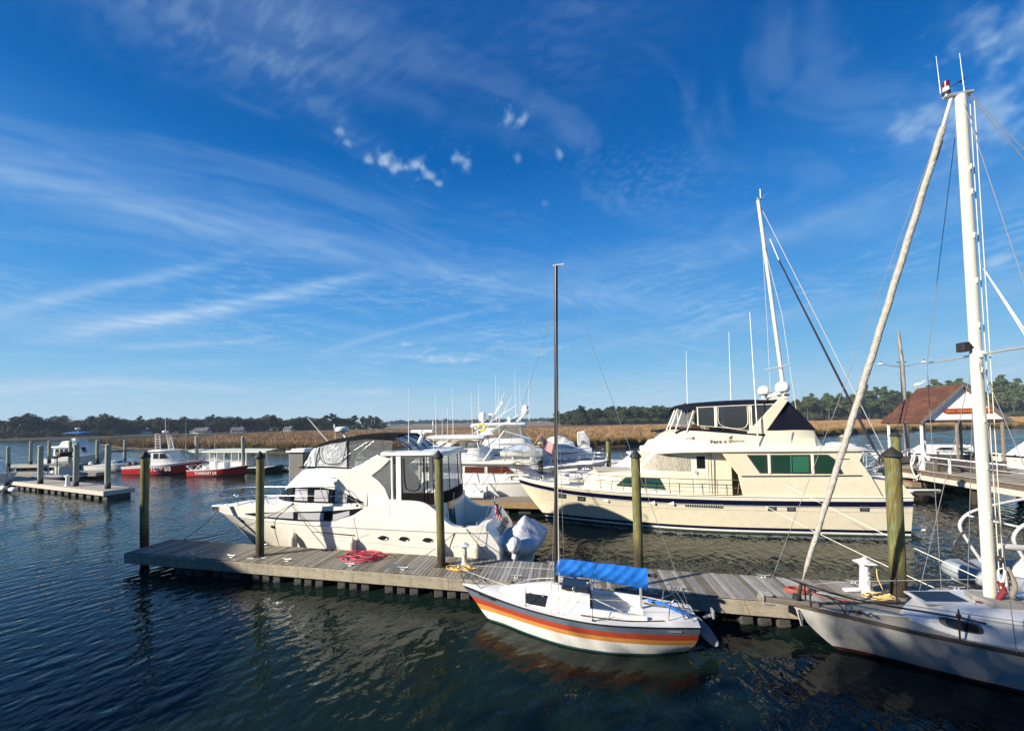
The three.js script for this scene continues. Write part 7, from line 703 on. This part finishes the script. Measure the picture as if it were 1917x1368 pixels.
{ craft('motor_yacht', 'white express cruiser with dark windscreen beyond the cream yacht bow', 'yacht', [6.4, -31.4], 12, { L: 14, hb: 2.1, f0: 1.7, f1: 1.4, house: [3.4, 9.5, 1.5, 3.1, 1.75, 2.0, 2], brow: [.8], rail: [.5, .65], railN: 8 });
  const [E] = craft('motor_yacht', 'flybridge cruiser with navy bimini half hidden by the cream yacht', 'yacht', [11.6, -37.4], 12, { L: 13, hb: 2.1, f0: 2, f1: 1.4, house: [3.0, 9, 1.7, 3.0, 1.8, 1.2, 3], brow: [.4], fly: [3.6, 8.6, 3.1, 3.9, 1.6], tops: [[4.4, 7.9, 4.75, 1.3, m.navy, 'soft', 3.8]], rail: [.4, .7], radomes: [[8.4, 5.1, 0, .34, .26]], whips: [[[8.6, 3.6, .8], [8.6, 7.4, .8]], [[9.1, 3.6, .8], [9.1, 7.4, .8]]] }); new MB().add(loft([[6.35, .25, 4.0, .2], [6.6, .36, 4.35, .28], [6.9, .3, 4.3, .25]].map(([x, wb, y, wt]) => sec(x, 3.4, wb, y, wt, .12, .06)))).build('helm_cover', M([.01, .012, .09], .8), E); new MB().cyl([8.4, 4.2, 0], [8.4, 5.12, 0], .08).build('radar_post', m.white, E);
  const [C] = craft('motor_yacht', 'white yacht under pale canvas covers left of the green pile', 'yacht', [10.8, -39.5], 188, { L: 12, hb: 2.0, f0: 2.2, f1: 1.5, house: [3.5, 8.8, 1.9, 3.0, 1.7, 1.2, 3], brow: [.4], rail: [.6, .7] }); new MB().add(grid((u, v) => { const x = lerp(1.8, 5.2, u), k = v * 2 - 1; return [x, 3.15 + 1.15 * (1 - Math.abs(k)) * Math.sin(Math.PI * clamp(u * .8 + .12)) + .03 * Math.sin(x * 8 + k * 5), k * 1.4]; }, 24, 14)).add(loft([[.2, .25, 4.1, .15], [.7, .45, 4.75, .3], [1.4, .4, 4.6, .3]].map(([x, wb, y, wt]) => sec(x, 3.0, wb, y, wt, .15, .05)))).build('canvas_cover', m.whiteCloth, C); new MB().add(loft([[.1, 1.0, 3.0, .9], [2.5, 1.6, 3.1, 1.5], [6, 1.7, 3.2, 1.6]].map(([x, wb, y, wt]) => sec(x, 1.9, wb, y, wt, .1, .05)))).build('foredeck_house', m.white, C); new MB().box(3.0, 2.6, 1.66, 3, .12, .03).box(3.0, 2.6, -1.66, 3, .12, .03).build('stripe', M([.3, .22, .16], .6), C);
  const h = thing('dock_shelter', 'narrow grey dock shelter with white top behind the yacht bow', 'shelter', [-17.5, 0, -36], 12); new MB().box(0, 1.6, 0, 1.4, 3.2, 1.2).build('wall', M([.25, .24, .23], .9, { map: woodV }), h); new MB().box(-.72, 1.6, .2, .08, 3.1, .8).build('blue_panel', M([.2, .33, .45], .7), h); new MB().rb(0, 3.25, 0, 1.9, .16, 1.6, .03).rb(.2, 3.42, 0, 1.4, .16, 1.2, .03).build('roof', m.white, h); new MB().box(0, -.2, 0, 1.6, .9, 1.4).build('plinth', m.floatB, h);
  craft('motor_yacht', 'white cruiser berthed beyond the pier at the right picture edge', 'yacht', [49.5, -38.5], 20, { L: 12, hb: 2.0, f0: 1.9, f1: 1.3, house: [2.6, 9, 1.6, 3.4, 1.8, 2.2, 3], brow: [.5], rail: [.5, .7], stripe: [m.navyGloss, .22] });
  craft('motor_yacht', 'second white boat low behind the pier rails at the right', 'yacht', [46.5, -45.5], 16, { L: 11, hb: 1.9, f0: 1.6, f1: 1.2, house: [3.2, 7.5, 1.3, 2.2, 1.5, 1.4, 2], rail: [.5, .6], stripe: [m.navyGloss, .18] });
  const sk = thing('skiff', 'upturned white skiff on the float behind the cream yacht stern', 'skiff', [29.2, .2, -26.6], 15); sk.scale.setScalar(.5); new MB().add(loft([...Array(9)].map((_, i) => { const u = i / 8, x = lerp(0, 3.2, u), w = .7 * Math.pow(Math.sin(Math.PI * (.12 + .46 * (1 - u))), .8); return [[x, .3 + .1 * u, w], [x, .1, w * .7], [x, 0, 0], [x, .1, -w * .7], [x, .3 + .1 * u, -w], [x, .34 + .1 * u, 0]]; }), { closed: true, crease: .9 })).build('hull', m.white, sk); new MB().box(1.5, .05, 0, 2.6, .08, .5).build('keel_board', m.weathered, sk); new MB().box(1.6, -.28, 0, 3.6, .5, 1.6).build('float', m.floatB, sk); }
{ const T = thing('dinghy', 'white inflatable dinghy lifted on davits beside the brown-windowed yacht', 'dinghy', [-1.3, .75, -26.2], 14); new MB().tube([[1.2, 0, .5], [-.6, .02, .52], [-1.2, .12, .25], [-1.35, .16, 0], [-1.2, .12, -.25], [-.6, .02, -.52], [1.2, 0, -.5]], .2, 10).build('tube', m.white, T); new MB().rb(0, -.1, 0, 2.3, .1, .9, .03).rb(.9, .05, 0, .1, .45, .9, .03).build('floor', m.lightGrey, T); new MB().rb(1.2, .35, 0, .3, .45, .3, .1).cyl([1.2, .1, 0], [1.25, -.4, 0], .05).build('outboard', m.plastic, T); for (const x of [-.5, .7]) new MB().cyl([x, .15, .3], [x + .7, 1.35, -.75], .035).build('davit_arm', m.alu, T); }
// moored along the left docks
{ craft('fishing_boat', 'white flybridge cruiser with bright blue bimini at the far left dock', 'boat', [-66.6, -66.2], 186, { L: 9.5, hb: 1.8, f0: 2.0, f1: 1.1, house: [3.0, 7.4, 1.5, 3.0, 1.5, .6, 4], brow: [.9], fly: [3.4, 6.6, 3.1, 4.1, 1.4], tops: [[2.6, 5.8, 5.5, 1.35, m.blueCloth, 'soft', 4.0]], rail: [.35, .8], radomes: [[4.6, 6.0, 0, .35, .3]], whips: [[[4.6, 5.3, 0], [4.6, 6.1, 0], .05]] });
  craft('runabout', 'low white runabout with black bimini between the piles at left', 'boat', [-50.6, -55.6], 184, { L: 7.2, hb: 1.2, f0: 1.05, f1: .75, house: [2.4, 3.6, .8, 1.35, .8, .5, 1], tops: [[1.6, 5.0, 2.75, 1.0, m.black, 'soft', .9]], outboards: [[7.3, 0]], obMat: m.grey });
  const [R1] = craft('patrol_boat', 'red workboat with white cabin and radar arch', 'boat', [-38.2, -50.0], 183, { L: 8.6, hb: 1.45, f0: 1.75, f1: 1.05, hullMat: m.red, stripe: [m.white, .28], rub: m.white, house: [1.7, 4.8, 1.3, 2.95, 1.2, 1.1, 2], brow: [.2], rail: [.25, .7], railN: 4, outboards: [[8.5, .4], [8.5, -.4]], obMat: m.rubber, lettering: [['TOW US', .5, 3.3, .72, m.white]], whips: [[[1.9, 2.0, .9], [1.9, 6.6, .9]]], radomes: [[3.9, 5.3, 0, .34, .3]] });
  both(s => { const b = new MB(); b.cyl([3.6, 3.0, s * 1.0], [3.9, 5.1, s * .8], .05).cyl([4.3, 3.0, s * 1.0], [4.5, 5.1, s * .8], .05); for (let i = 0; i < 6; i++) b.cyl([3.62 + i * .05, 3.2 + i * .33, s * (1 - .03 * i)], [4.3 + i * .03, 3.2 + i * .33, s * (1 - .03 * i)], .025); b.build('arch_ladder', m.white, R1); }); new MB().rb(4.2, 5.15, 0, .8, .08, 1.9, .03).build('arch_bar', M([.6, .25, .22], .5), R1); new MB().cyl([3.9, 5.2, 0], [3.9, 7.4, 0], .03).build('staff', m.white, R1); new MB().add(new THREE.SphereGeometry(.55, 14, 10).scale(1, .8, .8), mat4(7.0, 1.25, .3)).build('fender_ball', m.rubber, R1); new MB().rb(6.0, 1.3, -.3, .8, .6, .8, .08).build('tow_post', m.darkSteel, R1);
  const [R2] = craft('patrol_boat', 'low red open workboat with white console', 'boat', [-29.8, -46.8], 184.5, { L: 6.4, hb: 1.15, f0: 1.25, f1: .75, hullMat: m.red, stripe: [m.white, .1], rub: m.white, outboards: [[6.4, 0]], obMat: m.rubber, lettering: [['TOWBOAT US', .32, 3.9, .42, m.white]] }); new MB().rb(3.6, 1.25, 0, .8, 1.0, .8, .06).rb(2.4, 1.2, 0, .9, .8, 1.0, .06).build('console', m.white, R2); new MB().rb(4.6, 1.0, 0, .6, .5, .9, .05).build('leaning_post', m.white, R2); new MB().poly([[5.9, .7, .7], [6.7, 1.25, .7], [6.7, 1.25, -.7], [5.9, .7, -.7]], .05).poly([[5.5, .8, .8], [4.9, 1.4, .8], [4.9, 1.4, -.8], [5.5, .8, -.8]], .04).build('tow_bridle', m.white, R2); whip('whip_antenna', R2, [4.4, 1.5, .3], [4.7, 4.2, .3], .018); whip('whip_antenna', R2, [3.5, 1.7, -.3], [3.3, 5.0, -.3], .018);
  const P = thing('tour_boat', 'white canopied tour pontoon boat with open side windows', 'boat', [-26.6, WL, -49.8], 193); new MB().add(loft([[0, .1, .9], [.6, .8, .75], [2, 1.3, .6], [14, 1.4, .55]].map(([x, w, y]) => [[x, y, w], [x, .1, w * .9], [x, -.3, w * .5], [x, -.3, -w * .5], [x, .1, -w * .9], [x, y, -w]]))).build('hull', m.bottomBlack, P); new MB().box(7.6, .62, 0, 12.6, .08, 2.9).build('deck', m.deckW, P);
  const post = []; for (let i = 0; i <= 8; i++) post.push(4.2 + i * 1.15); both(s => { for (const x of post) new MB().rb(x, 1.65, s * 1.38, .09, 2.0, .09, .01).build('post', m.white, P); for (let i = 0; i < 8; i++) { const x = post[i] + .575; new MB().box(x, 1.02, s * 1.39, 1.05, .66, .04).build('side_panel', M([.8, .8, .74], .5), P); for (const y of [1.44, 1.58]) new MB().box(x, y, s * 1.38, 1.05, .04, .04).build('side_rail', m.white, P); if (i > 0) { if (i % 2) new MB().box(x, 2.08, s * 1.385, 1.0, .8, .02).build('side_window', m.smoke, P); } } }); new MB().add(grid((u, v) => { const x = lerp(.6, 13.9, u), k = v * 2 - 1; return [x, 2.78 + .16 * (1 - k * k) + .06 * Math.sin(u * 3.1), k * 1.55]; }, 24, 8)).box(7.3, 2.68, 1.5, 13.0, .22, .05).box(7.3, 2.68, -1.5, 13.0, .22, .05).add(grid((u, v) => { const x = lerp(.6, 13.9, u), k = v * 2 - 1; return [x, 2.68 + .12 * (1 - k * k) + .06 * Math.sin(u * 3.1), k * 1.53]; }, 24, 8)).build('canopy', M([.66, .7, .62], .7, { map: cloth }), P); for (let i = 0; i < 6; i++) new MB().rb(5 + i * 1.4, 1.0, 0, .5, .7, 1.6, .05).build('seat', m.whiteCloth, P); new MB().rb(3.2, 1.1, .2, .9, .8, .8, .08).build('helm_console', m.whiteCloth, P); both(s => new MB().cyl([1.2, .7, s * 1.1], [1.2, 2.75, s * 1.3], .03).build('post', m.white, P)); both(s => railRun(P, k => [lerp(.2, 4.1, k), 1.3, s * lerp(.3, 1.35, Math.pow(k, .5))], k => [lerp(.2, 4.1, k), .6, s * lerp(.3, 1.35, Math.pow(k, .5))], 5, .02, m.steel));
  const [T] = craft('tower_boat', 'dark grey inflatable boat with black-topped console at the left dock', 'boat', [-43.0, -40.4], 205, { L: 7.4, hb: 1.25, f0: 1.1, f1: .8, hullMat: M([.05, .065, .1], .6), deckMat: m.grey, outboards: [[7.5, .35], [7.5, -.35]], obMat: m.plastic, tops: [[2.4, 5.0, 3.05, 1.0, m.black, 'soft', .9]] }); new MB().rb(3.4, 1.35, 0, 1.2, 1.2, 1.2, .08).build('console', M([.4, .42, .42], .6), T); new MB().rb(3.5, 2.25, 0, 1.0, .6, 1.1, .03).build('console_window', m.smoke, T); for (const x of [4.9, 2.6]) both(s => new MB().cyl([x, .8, s * .8], [x, 3.1, s * .8], .05).build('tower_post', m.darkSteel, T)); new MB().tube([[.3, 1.0, 0], [1, 1.05, .8], [3, 1.0, 1.15], [7, .9, 1.2]], .25, 10).tube([[.3, 1.0, 0], [1, 1.05, -.8], [3, 1.0, -1.15], [7, .9, -1.2]], .25, 10).build('tube', M([.05, .065, .1], .6), T); new MB().rb(3.6, 3.35, 0, 1.4, .35, 1.0, .12).build('gear_bag', m.rubber, T); new MB().tube([[6.2, .9, .7], [6.3, 1.9, .7], [6.3, 1.9, -.7], [6.2, .9, -.7]], .04, 6).build('tow_frame', m.darkSteel, T);
  const [Eb] = craft('motor_yacht', 'white cruiser bow entering at the left picture edge', 'yacht', [-49.9, -39.6], 205, { L: 9, hb: 1.6, f0: 1.65, f1: 1.2, house: [3.2, 6.5, 1.3, 2.5, 1.3, 1.0, 2], rail: [.4, .6], tops: [[4.4, 7.2, 3.0, 1.2, m.black, 'soft', 2.2]] });
  [[-47.4, .1, -37.6, 'white cylinder fender nearest the edge cruiser at left'], [-45.2, .1, -36.6, 'white cylinder fender right of the other one on the left dock']].forEach(([x, y, z, l]) => { const t = thing('fender', l, 'fender', [x, y, z], 20); new MB().add(new THREE.CapsuleGeometry(.22, .6, 6, 14).rotateZ(Math.PI / 2)).build('body', m.white, t); new MB().tube([[.45, 0, 0], [.6, .3, -.2]], .02, 5).build('lanyard', m.rope, t); });
}
// ---------------------------------------------------------------- final
scene.fog = new THREE.FogExp2(new THREE.Color(.55, .7, .9), 0.00018);
scene.traverse(o => { if (o.isMesh) { o.castShadow = true; o.receiveShadow = true; } });
const renderer = new THREE.WebGLRenderer({ antialias: true });
renderer.toneMapping = THREE.LinearToneMapping; renderer.toneMappingExposure = EXPOSURE;
renderer.shadowMap.enabled = true;
renderer.render(scene, camera);
